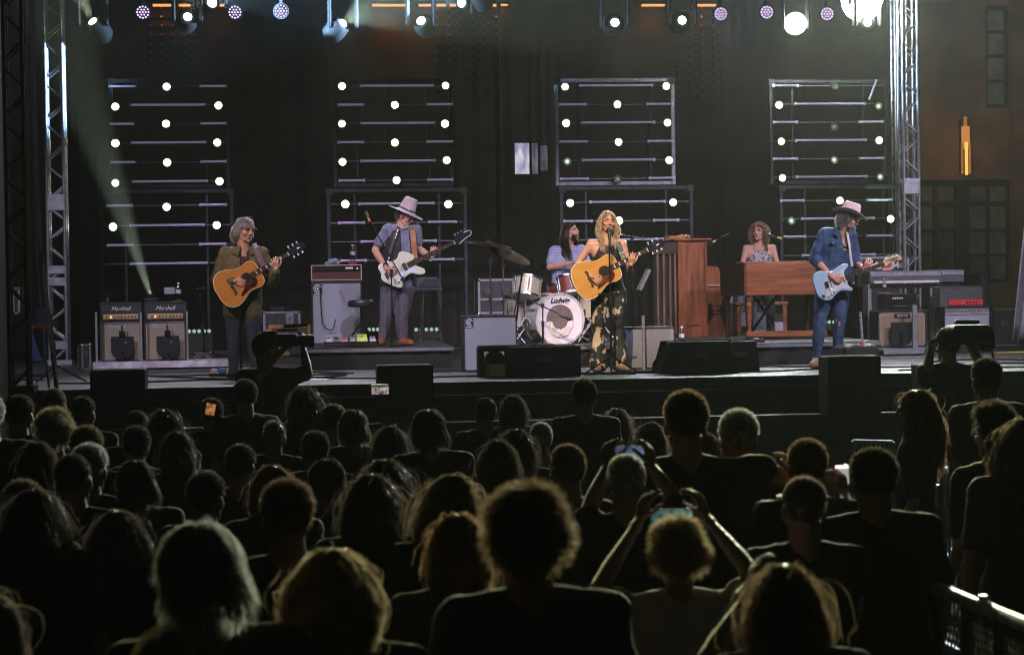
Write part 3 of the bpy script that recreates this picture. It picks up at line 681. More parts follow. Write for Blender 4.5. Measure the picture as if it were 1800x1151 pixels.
# strands -----------------------------------------------------------
def hair_mesh(c, fr, k, n, length, style='short', seed=1, width=.0022, seg=5, cap=True, side=None, maxfront=None, flowdir=None, curl=0, vol=1.0, capgrow=1.04, avoid=None, part=0, frz=.0):
    rng = np.random.RandomState(seed); r, f, u = [np.array(a) for a in fr]; c = np.array(c)
    A = np.array([.074, .094, .088])*k*1.02; cc = np.array([0, -.014*k, .034*k])
    # roots on the scalp
    pts = []
    while len(pts) < n:
        v = rng.normal(size=(n*3, 3)); v /= np.linalg.norm(v, axis=1)[:, None]
        # hairline: front edge high, back low
        fz = v[:, 1]; uz = v[:, 2]
        ok = (uz > -.45+.95*np.clip(fz, 0, 1)-.32*np.clip(-fz*1.6-.2, 0, 1)) & ~((fz > .35) & (uz < .45)) & ~((np.abs(v[:, 0]) > .75) & (uz < -.05) & (fz > -.2))
        if style == 'balding': ok &= (uz < .45)
        v = v[ok]; pts += list(v)
    v = np.array(pts[:n]); P = v*A+cc; nrm = v/A; nrm /= np.linalg.norm(nrm, axis=1)[:, None]
    Lh = length*k*(.75+.5*rng.rand(n)); frizz = (rng.rand(n, 1) < frz)*1.0
    if style == 'mop': Lh *= np.where(v[:, 1] > .05, .55, 1.0)
    if style in ('short',): Lh *= (.6+.5*np.clip(v[:, 2]+.3, 0, 1))
    K = seg+1; path = np.zeros((n, K, 3)); path[:, 0] = P; d = nrm.copy()
    g = np.array([0, 0, -1.0]); ph = rng.rand(n, 3)*6.28
    gl = np.array([np.dot(g, r), np.dot(g, f), np.dot(g, u)])
    sidev = np.stack([np.sign(v[:, 0]-part*.3+1e-3), 0*v[:, 0], 0*v[:, 0]], 1)
    clump = np.floor((np.arctan2(v[:, 1], v[:, 0])+np.pi)*3.2)+np.floor(v[:, 2]*4)*17
    cn = np.stack([np.sin(clump*12.9898+i*78.2) for i in range(3)], 1)
    for i in range(1, K):
        t = i/seg; st = (Lh/seg)[:, None]
        if style == 'short': tgt = nrm*.9+np.array([0, -.35, .1])+rng.normal(size=(n, 3))*.35+cn*.25
        elif style == 'mop': tgt = nrm*(.30*(1-t)**2)+gl*(.75+.5*t)*(1-.55*np.clip(v[:, 2:3], 0, 1)*(1-t))+np.array([0, .25, 0])*np.clip(v[:, 2:3], 0, 1)*(1-t)+sidev*.3*(1-t)+cn*.16+rng.normal(size=(n, 3))*.10
        elif style == 'curly': tgt = nrm*.9*vol+gl*.55*t+cn*.35+np.stack([np.sin(t*11+ph[:, 0]), np.cos(t*9+ph[:, 1]), np.sin(t*10+ph[:, 2])], 1)*.9+rng.normal(size=(n, 3))*.2
        elif style == 'long': tgt = nrm*(.22*vol*(1-t)**2)+gl*(.9+.4*t)+sidev*(.30+.9*np.clip(v[:, 1:2], 0, 1))*np.clip(v[:, 2:3], 0, 1)*(1-t)**2+cn*.07*vol+rng.normal(size=(n, 3))*.05 + curl*min(1, t*2)*np.stack([np.sin(t*9+clump), np.cos(t*9+clump*1.7), 0*ph[:, 2]], 1)
        elif style == 'balding': tgt = nrm*.4+gl*.7+rng.normal(size=(n, 3))*.2
        if style == 'long': tgt = tgt - np.concatenate([path[:, i-1, :1]*np.where(path[:, i-1, 2:3] < -.07*k, 4.5, 0), np.zeros((n, 2))], 1) + frizz*rng.normal(size=(n, 3))*.45
        d = (d*.45+tgt*.55) if i > 1 else (nrm*.12+tgt*.9) if style in ('long', 'mop') else (d*.45+tgt*.55); d /= np.linalg.norm(d, axis=1)[:, None]
        p = path[:, i-1]+d*st
        for (ec, er) in ((cc, A*(max(1.03, capgrow)+.015*rng.rand(n, 1))), (np.array([0, .022*k, -.03*k]), np.array([.064, .060, .09])*k)):
            q = (p-ec)/er; m_ = np.linalg.norm(q, axis=1)[:, None]; q = np.where(m_ < 1, q/m_, q); p = q*er+ec
        # keep the face free
        if style in ('long', 'mop', 'curly'):
            fc = (p[:, 1] > .045*k) & (p[:, 2] < (.052 if style != 'mop' else .036)*k) & (np.abs(p[:, 0]) < .062*k)
            p[fc, 0] = np.sign(v[fc, 0]+1e-4)*.066*k
            if style == 'long': lo = (p[:, 2] < .055*k) & (p[:, 2] > -.12*k); p[lo, 1] = np.minimum(p[lo, 1], .040*k)
        path[:, i] = p; d = p-path[:, i-1]; d /= (np.linalg.norm(d, axis=1)[:, None]+1e-9)
    M_ = np.stack([r, f, u]); W = path@M_+c
    if avoid is not None:                           # shoulders and chest: push strands out of capsules (world)
        for a, ra, b, rb in avoid:
            a = np.array(a); b = np.array(b); ab = b-a; t_ = np.clip(((W-a)@ab)/(ab@ab), 0, 1)[..., None]; q = a+ab*t_; rr = ra+(rb-ra)*t_; dv = W-q; dl = np.linalg.norm(dv, axis=2)[..., None]
            W = np.where(dl < rr, q+dv/(dl+1e-6)*rr, W)
    tang = np.gradient(W, axis=1); tang /= np.linalg.norm(tang, axis=2)[..., None]+1e-9
    rv = rng.normal(size=(n, 1, 3)); sd = np.cross(tang, rv); sd /= np.linalg.norm(sd, axis=2)[..., None]+1e-9
    wd = width*k*np.linspace(1, .35, K)[None, :, None]*(.7+.6*rng.rand(n, 1, 1))
    Va = (W-sd*wd).reshape(-1, 3); Vb = (W+sd*wd).reshape(-1, 3)
    idx = np.arange(n*K).reshape(n, K); N = n*K
    F = np.stack([idx[:, :-1], idx[:, 1:], idx[:, 1:]+N, idx[:, :-1]+N], -1).reshape(-1, 4)
    verts = np.concatenate([Va, Vb]); faces = F
    me = bpy.data.meshes.new('hair')
    extra = []; ef = []
    if cap:                                          # skull cap of under-hair
        mb = MB(); fr_ = [Vector(a) for a in fr]; mb.ell(hp(Vector(c), fr_, 0, -.014*k, .034*k), (.074*k*capgrow, .094*k*capgrow, .088*k*capgrow), fr_, 20, 12)
        keep = []
        for fa in mb.f:
            ce = sum((Vector(mb.v[i]) for i in fa), Vector())/len(fa)-hp(Vector(c), fr_, 0, -.014*k, .034*k)
            x, y, z = [ce.dot(fr_[j])/(.094*k) for j in range(3)]
            if z > -.45+.95*max(0, y)-.32*min(1, max(0, -y*1.6-.2)) and not (y > .35 and z < .45) and not (style == 'balding' and z > .42) and not (abs(x) > .6 and z < -.05 and y > -.2): keep.append(fa)
        extra = mb.v; ef = keep
    nv = len(verts); me.from_pydata([tuple(a) for a in verts]+list(extra), [], [tuple(a) for a in faces.tolist()]+[tuple(i+nv for i in fa) for fa in ef])
    me.polygons.foreach_set('use_smooth', [True]*len(me.polygons))
    return me
def cut(me, pred):
    bm = bmesh.new(); bm.from_mesh(me); dead = [f for f in bm.faces if pred(f.calc_center_median())]
    bmesh.ops.delete(bm, geom=dead, context='FACES'); bm.to_mesh(me); bm.free(); return me
def shell(mb, name, m, root, vox=.010, wr=.006, pred=None, label=None, wscale=9, it=3, thick=.004):
    me = remesh(mb, vox, it, wr, wscale)
    if pred: cut(me, pred)
    o = linkmesh(me, name, m, root, label=label)
    if pred and thick: s = o.modifiers.new('Solidify', 'SOLIDIFY'); s.thickness = thick; s.offset = 1
    return o
def bent(a, b, l1, l2, pole):                        # joint between a and b with bone lengths, bulging to pole
    a = Vector(a); b = Vector(b); d = b-a; D = min(d.length, (l1+l2)*.999); x = (l1*l1-l2*l2+D*D)/(2*D); h = math.sqrt(max(0, l1*l1-x*x)); dn = d.normalized(); p = Vector(pole); p = (p-dn*p.dot(dn)).normalized()
    return a+dn*x+p*h
# strings along a strap
def strap(pts, wd, th, m, label, nrm=(0, -1, 0), name='guitar_strap', cat='strap'):
    pts = [Vector(p) for p in pts]; n = Vector(nrm); q = []
    for i in range(len(pts)-1):                      # smooth
        for t in (0, .5): q.append(pts[i].lerp(pts[i+1], t))
    q.append(pts[-1]); vs = []; fs = []
    for i, p in enumerate(q):
        d = (q[min(i+1, len(q)-1)]-q[max(0, i-1)]).normalized(); s = d.cross(n).normalized()*wd/2; nn = s.cross(d).normalized()*th/2
        vs += [p-s-nn, p+s-nn, p+s+nn, p-s+nn]
    for i in range(len(q)-1):
        for k in range(4): fs.append((4*i+k, 4*i+(k+1) % 4, 4*i+4+(k+1) % 4, 4*i+4+k))
    fs += [(3, 2, 1, 0), tuple(4*(len(q)-1)+k for k in range(4))]
    return MB().add(vs, fs)
# ------------------------------------------------------------------ guitars
def smooth_poly(pts, n=8):
    out = []; N = len(pts)
    for i in range(N):
        p0, p1, p2, p3 = [pts[(i+j-1) % N] for j in range(4)]
        for j in range(n):
            t = j/n; out.append(tuple(.5*((2*p1[a])+(-p0[a]+p2[a])*t+(2*p0[a]-5*p1[a]+4*p2[a]-p3[a])*t*t+(-p0[a]+3*p1[a]-3*p2[a]+p3[a])*t**3) for a in (0, 1)))
    return out
def gframe(P0, P1, L, label, name='acoustic_guitar', cat='guitar', tilt=0):
    """P0 body end, P1 head end; local x along the neck, local z up-ish, local -y towards the camera"""
    d = (P1-P0); sc_ = d.length/L; x = d.normalized(); f = Vector((0, 1, 0)); f = (f-x*f.dot(x)).normalized(); z = x.cross(f).normalized()
    f = f*math.cos(tilt)+z*math.sin(tilt); z = x.cross(f).normalized()
    M_ = Matrix(((x.x, f.x, z.x), (x.y, f.y, z.y), (x.z, f.z, z.z))); t = thing(name, label, cat, P0, rot=M_.to_euler()); t.scale = (sc_,)*3
    return t
def neck_parts(t, x0, x1, w0, w1, yf, nfr, fb, inlay, neckm, dots='block', strings=6, xb=None, sm=None):
    # fretboard
    MB().add([(x0, yf, -w0/2), (x0, yf, w0/2), (x1, yf, w1/2), (x1, yf, -w1/2), (x0, yf+.006, -w0/2), (x0, yf+.006, w0/2), (x1, yf+.006, w1/2), (x1, yf+.006, -w1/2)],
             [(0, 1, 2, 3), (7, 6, 5, 4), (0, 4, 5, 1), (1, 5, 6, 2), (2, 6, 7, 3), (3, 7, 4, 0)]).build('fretboard', fb, t)
    nk = MB().tube([(x0+.02, yf+.014, 0), (x1, yf+.014, 0)], [w0*.48, w1*.48], 10); nk.v = [(v[0], max(yf+.0055, v[1]), v[2]) for v in nk.v]; nk.build('neck', neckm, t, smooth=True)
    sl = xb and (x1-xb) or .63
    fr_ = MB(); fx = [x1-sl*(1-2**(-i/12)) for i in range(0, nfr+1)]
    for i, x in enumerate(fx):
        if x < x0: break
        w_ = w1+(w0-w1)*(x1-x)/(x1-x0); fr_.box((x, yf-.001, 0), (.0022, .003, w_))
    fr_.build('fret', CHR, t, kind='stuff')
    for i in (3, 5, 7, 9, 12, 15):
        if i < nfr and fx[i] > x0+.01:
            xm = (fx[i]+fx[i-1])/2; w_ = (w1+(w0-w1)*(x1-xm)/(x1-x0))
            if dots == 'block': MB().box((xm, yf-.0008, 0), ((fx[i-1]-fx[i])*.62, .002, w_*.66)).build('inlay', inlay, t)
            else: MB().lathe([(.0035, 0), (.0035, .001)], (xm, yf+.0002, 0), (0, -1, 0), 8).build('inlay', inlay, t)
    MB().box((x1+.003, yf-.001, 0), (.006, .01, w1)).build('nut', WHITE, t)
    if xb:
        for i in range(strings):
            z = (i/(strings-1)-.5); MB().cyl((xb, yf-.006, z*.052*(1 if strings > 4 else .95)), (x1, yf-.004, z*w1*.8), .0006 if strings > 4 else .0012, n=4).build('string', CHR, t)
def acoustic(P0, P1, label, top, side, pgm, sunb=None, tilt=0):
    t = gframe(P0, P1, 1.05, label, 'acoustic_guitar', tilt=tilt)
    half = [(0, 0), (.003, .08), (.04, .165), (.12, .203), (.21, .185), (.30, .142), (.36, .138), (.44, .148), (.495, .115), (.508, .04)]
    poly = smooth_poly(half+[(x, -y) for x, y in reversed(half[1:])], 5)
    MB().prism(poly, (0, .002, 0), X3, Z3, Y3, .105).build('body', side, t, bevel=.006)
    inner = [(.254+(x-.254)*.975, y*.965) for x, y in poly]
    MB().prism(poly, (0, -.002, 0), X3, Z3, Y3, .004).build('binding', mat('cream_binding', (.75, .68, .5), .4, var=0), t)
    MB().prism(inner, (0, -.004, 0), X3, Z3, Y3, .003).build('soundboard', top, t)
    MB().lathe([(.060, 0), (.060, .0012)], (.345, -.0042, 0), (0, -1, 0), 28).build('rosette', mat('rosette', (.05, .03, .02), .4), t)
    MB().lathe([(.051, 0), (.051, .0012)], (.345, -.0056, 0), (0, -1, 0), 28).build('soundhole', mat('soundhole_dark', (.012, .008, .006), .8, var=0), t)
    pg = smooth_poly([(.40, -.02), (.375, -.055), (.33, -.062), (.295, -.045), (.275, -.075), (.235, -.10), (.20, -.135), (.26, -.13), (.33, -.115), (.385, -.12), (.43, -.085), (.43, -.04)], 4)
    MB().prism(pg, (0, -.0075, 0), X3, Z3, Y3, .003).build('pickguard', pgm, t)
    MB().prism(smooth_poly([(.155, -.085), (.165, -.05), (.155, 0), (.165, .05), (.155, .085), (.185, .08), (.19, 0), (.185, -.08)], 3), (0, -.013, 0), X3, Z3, Y3, .009).build('bridge', mat('rosewood', (.06, .03, .02), .5), t)
    neck_parts(t, .40, .845, .056, .043, -.011, 20, mat('rosewood', (.06, .03, .02), .5), mat('pearl', (.8, .8, .78), .2, var=.1), mat('mahogany_neck', (.15, .06, .03), .4), xb=.175)
    hd = [(.845, -.022), (.87, -.034), (.97, -.040), (1.03, -.037), (1.045, -.02), (1.035, 0), (1.045, .02), (1.03, .037), (.97, .040), (.87, .034), (.845, .022)]
    MB().prism(hd, (0, -.009, 0), X3, Z3, Y3, .016).build('headstock', mat('glossy_black', (.015, .02, .035), .15, coat=.5), t)
    MB().prism([(.95, -.009), (.985, -.003), (.99, 0), (.985, .003), (.95, .009), (.96, 0)], (0, -.0105, 0), X3, Z3, Y3, .002).build('head_inlay', mat('pearl', (.8, .8, .78), .2), t)
    for i in range(3):
        for s in (-1, 1):
            x = .885+i*.05; tu = MB().cyl((x, -.002, s*.038), (x, -.002, s*.055), .003, n=6).ell((x, -.002, s*.062), (.011, .006, .008), n=8, m=6).build('tuner', mat('ivory_tuner', (.8, .78, .7), .25, var=0), t, smooth=True)
            MB().cyl((x, -.008, s*.022), (x, -.018, s*.022), .005, n=8).build('tuner_post', CHR, t, smooth=True)
    return t
def solid(P0, P1, label, kind, name):
    L = 1.16 if kind == 'bass' else 1.0
    t = gframe(P0, P1, L, label, name)
    if kind == 'bass':      # non-reverse offset bass body
        body = smooth_poly([(.02, .05), (.0, -.02), (.05, -.10), (.13, -.185), (.18, -.19), (.24, -.12), (.33, -.10), (.40, -.15), (.47, -.17), (.49, -.12), (.43, -.05), (.42, .02), (.45, .055), (.43, .10), (.36, .165), (.31, .17), (.25, .12), (.14, .13), (.06, .15), (.02, .12)], 5)
        m = mat('white_lacquer', (.72, .70, .58), .2, var=.04, coat=.5)
        MB().prism(body, (0, 0, 0), X3, Z3, Y3, .042).build('body', m, t, bevel=.008)
        MB().prism(smooth_poly([(.29, -.02), (.34, -.045), (.41, -.06), (.38, -.075), (.43, -.13), (.465, -.145), (.40, -.125), (.33, -.085), (.25, -.09), (.17, -.15), (.16, -.12), (.22, -.04)], 4), (0, -.003, 0), X3, Z3, Y3, .003).build('pickguard', mat('pale_plastic', (.72, .76, .85), .3, var=0), t)
        MB().box((.30, -.008, .0), (.045, .016, .085), bev=.004).build('pickup', mat('pickup_cover', (.10, .09, .09), .3, .4), t); MB().box((.115, -.008, .0), (.04, .016, .08), bev=.004).build('pickup', CHR, t)
        MB().box((.07, -.01, 0), (.03, .02, .07), bev=.004).build('bridge', CHR, t)
        neck_parts(t, .335, .93, .062, .042, -.012, 20, mat('rosewood', (.06, .03, .02), .5), mat('pearl', (.8, .8, .78), .2), mat('maple_neck', (.6, .4, .2), .3), 'dot', 4, .07)
        hd = smooth_poly([(.93, -.022), (.96, -.04), (1.02, -.02), (1.09, .005), (1.13, -.002), (1.155, .02), (1.14, .045), (1.08, .05), (1.0, .058), (.95, .045), (.93, .022)], 3)
        MB().prism(hd, (0, -.006, 0), X3, Z3, Y3, .015).build('headstock', mat('glossy_black', (.015, .02, .035), .15), t)
        MB().tube([(.97, -.008, -.042), (1.06, -.008, -.012), (1.13, -.008, -.006), (1.165, -.008, .022), (1.145, -.008, .053), (1.07, -.008, .056)], .005, 6).build('head_edge', m, t, smooth=True)
        for i in range(4): MB().cyl((.975+i*.042, -.008, .02), (.975+i*.042, -.02, .02), .006, n=8).cyl((.975+i*.042, 0, .045), (.975+i*.042, 0, .075), .004, n=6).ell((.975+i*.042, 0, .082), (.013, .004, .010), n=8, m=6).build('tuner', CHR, t, smooth=True)
        for i, (x, z) in enumerate(((.16, -.13), (.20, -.115), (.235, -.10))): MB().lathe([(.011, 0), (.010, .014)], (x, -.003, z), (0, -1, 0), 12).build('knob', BLK, t, smooth=True)
    else:                   # double cutaway with pale blue finish
        body = smooth_poly([(.0, .0), (.01, -.09), (.06, -.15), (.13, -.165), (.21, -.125), (.27, -.115), (.33, -.14), (.375, -.155), (.385, -.13), (.345, -.075), (.34, -.03), (.345, .03), (.365, .07), (.42, .105), (.425, .13), (.38, .15), (.30, .135), (.24, .12), (.18, .135), (.11, .165), (.04, .15), (.008, .09)], 4)
        m = mat('pale_blue_lacquer', (.36, .54, .68), .22, var=.03, coat=.5)
        MB().prism(body, (0, 0, 0), X3, Z3, Y3, .045).build('body', m, t, bevel=.009)
        MB().prism(smooth_poly([(.36, -.03), (.35, -.07), (.37, -.125), (.32, -.115), (.27, -.095), (.20, -.10), (.10, -.135), (.09, -.10), (.13, -.03), (.13, .045), (.22, .07), (.33, .09), (.40, .12), (.35, .05)], 3), (0, -.003, 0), X3, Z3, Y3, .003).build('pickguard', mat('mint_plastic', (.60, .64, .68), .35, var=0), t)
        for x, a in ((.335, 0), (.265, 0), (.19, .25)): MB().box((x, -.010, -.003), (.018, .012, .07), rot=(0, a, 0), bev=.003).build('pickup', mat('ivory_pickup', (.65, .6, .6), .4, var=0), t)
        MB().box((.135, -.008, 0), (.035, .014, .07), bev=.003).build('bridge', CHR, t)
        MB().tube([(.15, -.012, -.03), (.16, -.03, -.06), (.2, -.035, -.12)], .003, 6).build('tremolo_arm', CHR, t, smooth=True)
        for x, z in ((.19, -.095), (.155, -.11), (.12, -.12)): MB().lathe([(.013, 0), (.010, .014)], (x, -.003, z), (0, -1, 0), 12).build('knob', WHITE, t, smooth=True)
        MB().ell((.06, -.004, -.1), (.016, .006, .024), n=10, m=6).build('jack_plate', CHR, t, smooth=True)
        neck_parts(t, .335, .80, .056, .042, -.011, 21, mat('rosewood', (.06, .03, .02), .5), WHITE, mat('maple_neck', (.6, .4, .2), .3), 'dot', 6, .14)
        hd = smooth_poly([(.80, -.022), (.825, -.03), (.84, -.022), (.90, -.018), (.95, -.012), (.985, -.03), (1.0, -.005), (.99, .025), (.96, .038), (.88, .042), (.83, .046), (.815, .035), (.80, .022)], 3)
        MB().prism(hd, (0, -.006, 0), X3, Z3, Y3, .014).build('headstock', mat('maple_head', (.62, .42, .24), .35), t)
        MB().prism([(.86, .0), (.92, .012), (.93, .006), (.96, .014), (.95, -.002), (.90, -.006)], (0, -.0075, 0), X3, Z3, Y3, .002).build('head_mark', BLK, t)
        for i in range(6): MB().cyl((.828+i*.026, -.006, .02), (.828+i*.026, -.016, .02), .0045, n=8).ell((.828+i*.026, -.0, .06), (.009, .004, .009), n=8, m=6).build('tuner', CHR, t, smooth=True)
    return t
# ------------------------------------------------------------------ performers
def P0f(Y0): return lambda px, py, dy=0: at(px, py, Y0+dy)
def joints(P, spec, gz, F=(0, -1, 0), headf=(0, -1, 0), headup=(0, 0, 1), hk=1):
    J = {k_: P(*v) for k_, v in spec.items()}
    J['gz'] = gz; J['F'] = Vector(F); J['fr'] = frame_of(headf, headup); J['hk'] = hk
    return J
def setfeet(J, L=None, Rr=None):
    for s, d in (('L', L), ('R', Rr)):
        d = Vector(d or (0, -1, 0)); J['A'+s].z = J['gz']+.085; J['T'+s] = J['A'+s]+d.normalized()*.2
def shoes(J, k, root, m, infl=.009, name='shoe'):
    for s in 'LR':
        mb = MB(); foot_blobs(mb, J, k, s, infl); me = remesh(mb, .009, 2); linkmesh(me, name, m, root)
STRUM = dict(n=(0, 1, 0), side=(.1, 0, 1), curl=.75, spread=.05)
def hat(c, fr, root_label, m, crown_h, crown_r, brim, curl, band=None, k=1, taper=.85, dent=.02, lab='hat'):
    r, f, u = fr; t = None
    vs = []; fs = []; n = 36
    rings = [(crown_r*taper*.3, crown_h-dent), (crown_r*taper*.75, crown_h-dent*.2), (crown_r*taper, crown_h*.93), (crown_r*(taper+1)/2, crown_h*.5), (crown_r, .0)]
    rings += [(crown_r+(brim-crown_r)*i/4, 0) for i in range(1, 5)]
    for ri, (rad, h) in enumerate(rings):
        for j in range(n):
            a = 2*math.pi*j/n; cx, cf = math.cos(a), math.sin(a); e = 1.0 if ri < 5 else 1.0
            zz = h
            if ri >= 5: q = (rad-crown_r)/(brim-crown_r); zz = curl*(cx*cx)*q*q-.012*q*(1-q)*4*.3-.02*q*cf*cf
            if ri in (0, 1, 2): zz -= dent*.5*abs(cf)*0
            vs.append(c+r*(cx*rad*.88)+f*(cf*rad*1.08)+u*zz)
    m0 = c+u*(crown_h-dent*1.2); vs.append(m0)
    for ri in range(len(rings)-1):
        for j in range(n): fs.append((ri*n+j, ri*n+(j+1) % n, (ri+1)*n+(j+1) % n, (ri+1)*n+j))
    for j in range(n): fs.append((len(vs)-1, (j+1) % n, j))
    o = MB().add(vs, fs).build('hat', m, smooth=True); o.data.polygons.foreach_set('use_smooth', [True]*len(o.data.polygons))
    s_ = o.modifiers.new('Solidify', 'SOLIDIFY'); s_.thickness = .005; sb = o.modifiers.new('Sub', 'SUBSURF'); sb.levels = 1; sb.render_levels = 1
    if band:
        q = MB(); vs = []; fs = []
        for i, (h, e) in enumerate(((.002, 1.03), (.032, 1.0))):
            for j in range(n):
                a = 2*math.pi*j/n; rad = crown_r*e+.003; vs.append(c+r*(math.cos(a)*rad*.88)+f*(math.sin(a)*rad*1.08)+u*h)
        for j in range(n): fs.append((j, (j+1) % n, n+(j+1) % n, n+j))
        q.add(vs, fs).build('hat_band', band, o, smooth=True)
    return tag(o, root_label, 'hat')
DENIM = mat('dark_denim', (.018, .024, .05), .85, var=.3, nscale=20, bump=.3, bscale=300)
def trousers(J, k, root, m, infl=.014, flare=0, t=1.93, name='trousers', wr=.008, vox=.011, fem=0, low=0):
    mb = MB(); mh = (J['HL']+J['HR'])/2; hx = (J['HR']-J['HL']).normalized()
    for q in (-1, 0, 1): mb.cap(mh+hx*q*.07*k+Z3*.10*k, (.088+infl)*k, mh+hx*q*.078*k, (.10+infl)*k, 14)
    for s in 'LR': leg_blobs(mb, J, k, s, infl, t, flare)
    return shell(mb, name, m, root, vox, wr)
# --- guitarist with grey mop hair, olive jacket
Y1 = Yd(425, 20.8); P = P0f(Y1); GZ = DECK
J = joints(P, dict(head=(430, 405, -.03), SL=(397, 447, 0), SR=(459, 446, 0), EL=(379, 492, .02), WL=(412, 494, -.25), ER=(478, 498, -.06), WR=(485, 474, -.25), HL=(411, 542, 0), HR=(443, 542, 0), KL=(410, 602, -.02), KR=(446, 602, -.02), AL=(410, 652, 0), AR=(450, 654, -.03)), GZ, headf=(.62, -.72, -.12), hk=1.06)
setfeet(J, (-.3, -1, 0), (.4, -1, 0)); k = .98
b1 = build_body(J, k, SKIN, 'grey-haired man in olive jacket strumming an acoustic guitar', handspec={'L': dict(d=(1, -.05, -.25), **STRUM), 'R': dict(d=(-.1, -.35, 1), n=(0, 1, .25), side=(1, 0, 0), curl=.85, spread=.05)})
face_parts(b1, J['head'], J['fr'], k*1.06, SKIN, mat('grey_brow', (.25, .22, .2), .7))
mb = MB(); torso_blobs(mb, J, k, .010); arm_blobs(mb, J, k, 'L', .01, .5); arm_blobs(mb, J, k, 'R', .01, .5); shell(mb, 'shirt', mat('plum_shirt', (.05, .02, .035), .85, bump=.2), b1)
mb = MB(); torso_blobs(mb, J, k, .030); arm_blobs(mb, J, k, 'L', .022, 1.88); arm_blobs(mb, J, k, 'R', .022, 1.88)
mid = (J['SL']+J['SR'])/2; mh = (J['HL']+J['HR'])/2
for q in (-1, 0, 1): mb.cap(mh+X3*q*.08+Z3*.12, .125, mh+X3*q*.09-Z3*.03, .118, 12)
OLIVE = mat('olive_canvas', (.125, .105, .055), .85, var=.2, nscale=25, bump=.35, bscale=220)
def open_front(mid, w0, w1, zt, zb, sk=0):
    def f(p):
        if p.y > mid.y-.02: return False
        if p.z > zt: return False
        q = (zt-p.z)/max(.01, (zt-zb)); w_ = w0+(w1-w0)*min(1, max(0, q)); return abs(p.x-mid.x-.02-sk*q) < w_
    return f
hb_ = J['head']; nkp = mid+Z3*.03
def jacket_pred(p):
    if (p-(nkp+Z3*.05)).length < .085: return True
    return open_front(mid, .055, .022, mid.z+.06, mid.z-.42, -.02)(p)
jk = shell(mb, 'jacket', OLIVE, b1, .010, .012, jacket_pred, wscale=11)
for s in (-1, 1):
    a = mid+V(s*.035+.01, -.085, .035); MB().add([a+V(0, 0, .045), a+V(s*.075, .06, .05), a+V(s*.09, -.01, -.03), a+V(s*.025, -.035, -.05)], [(0, 1, 2, 3)]).build('collar', OLIVE, b1, True).modifiers.new('S', 'SOLIDIFY').thickness = .006
    a = mid+V(s*.115, -.148, -.17); MB().box(a, (.10, .012, .05), bev=.004).build('pocket_flap', OLIVE, b1, True); MB().ell(a+V(0, -.008, -.012), .008).build('button', BLK, b1, True)
trousers(J, k, b1, DENIM); shoes(J, k, b1, mat('black_boot', (.015, .014, .014), .45))
linkmesh(hair_mesh(J['head'], J['fr'], k*1.06, 5200, .105, 'mop', 3, .0021, 6, capgrow=1.08), 'hair', hairmat('grey_hair', (.42, .40, .42), (.62, .60, .64)), b1)
G1a, G1b = P(383, 519, -.24), P(536, 429, -.24)
acoustic(G1a, G1b, 'amber acoustic guitar with dark pickguard in the hands of the grey-haired man', ramp_mat('amber_spruce', 'noise', 3, (.50, .20, .045), (.60, .27, .07), .3, .7, .22, (1, 1, 12)), mat('dark_mahogany', (.10, .035, .015), .3, coat=.4), mat('tortoise', (.06, .015, .008), .2, coat=.5, nscale=20, var=.6))
tag(strap([P(446, 428, .02), P(449, 437, -.11), P(457, 455, -.17), P(466, 474, -.19), P(470, 482, -.17)], .055, .005, None, '').build('guitar_strap', ramp_mat('mauve_pattern_strap', 'voro', 60, (.32, .22, .28), (.13, .09, .13), .1, .4)), 'mauve patterned strap over the olive jacket', 'strap')
# --- bassist
Y2 = Yd(700, 23.0); P = P0f(Y2); GZ = RISER
J = joints(P, dict(head=(712, 380, -.03), SL=(683, 405, 0), SR=(730, 403, 0), EL=(659, 440, .03), WL=(679, 472, -.24), ER=(736, 438, -.02), WR=(758, 452, -.20), HL=(685, 508, 0), HR=(713, 508, 0), KL=(679, 560, -.03), KR=(706, 558, -.03), AL=(673, 602, 0), AR=(707, 600, -.03)), GZ, headf=(.85, -.45, -.42), headup=(.15, 0, 1))
setfeet(J, (-.25, -1, 0), (.55, -1, 0)); k = 1.02
b2 = build_body(J, k, SKIN, 'man in tall beige hat and black vest playing a white bass', handspec={'L': dict(d=(.8, -.05, -.45), **STRUM), 'R': dict(d=(.35, -.3, 1), n=(0, 1, .15), side=(1, 0, 0), curl=.95, spread=.06)})
face_parts(b2, J['head'], J['fr'], k, SKIN, mat('brown_hair_brow', (.06, .035, .02), .7))
TEE = mat('heather_grey_tee', (.17, .17, .25), .9, var=.15, nscale=40, bump=.25)
mb = MB(); torso_blobs(mb, J, k, .012); arm_blobs(mb, J, k, 'L', .02, .62); arm_blobs(mb, J, k, 'R', .02, .62)
mh = (J['HL']+J['HR'])/2; mid = (J['SL']+J['SR'])/2
for q in (-1, 0, 1): mb.cap(mh+X3*q*.07+Z3*.12, .108, mh+X3*q*.075-Z3*.0, .106, 12)
shell(mb, 'shirt', TEE, b2, .010, .009, lambda p: (p-(mid+Z3*.10-Y3*.035)).length < .085)
mb = MB(); torso_blobs(mb, J, k, .026, sleeveless=True)
def vest_pred(p):
    if abs(p.x-mid.x) > .19*k and p.z > mid.z-.18: return True
    if (p-(mid+Z3*.10)).length < .10: return True
    return open_front(mid, .045, .065, mid.z+.1, mid.z-.45, .02)(p) or p.z < mh.z+.04
shell(mb, 'vest', mat('black_quilted', (.02, .018, .022), .7, bump=.6, bscale=60), b2, .010, .006, vest_pred)
trousers(J, k, b2, mat('grey_jeans', (.085, .075, .10), .85, var=.2, nscale=20, bump=.3), .018)
shoes(J, k, b2, mat('rust_suede', (.22, .075, .03), .7), .010, 'boot')
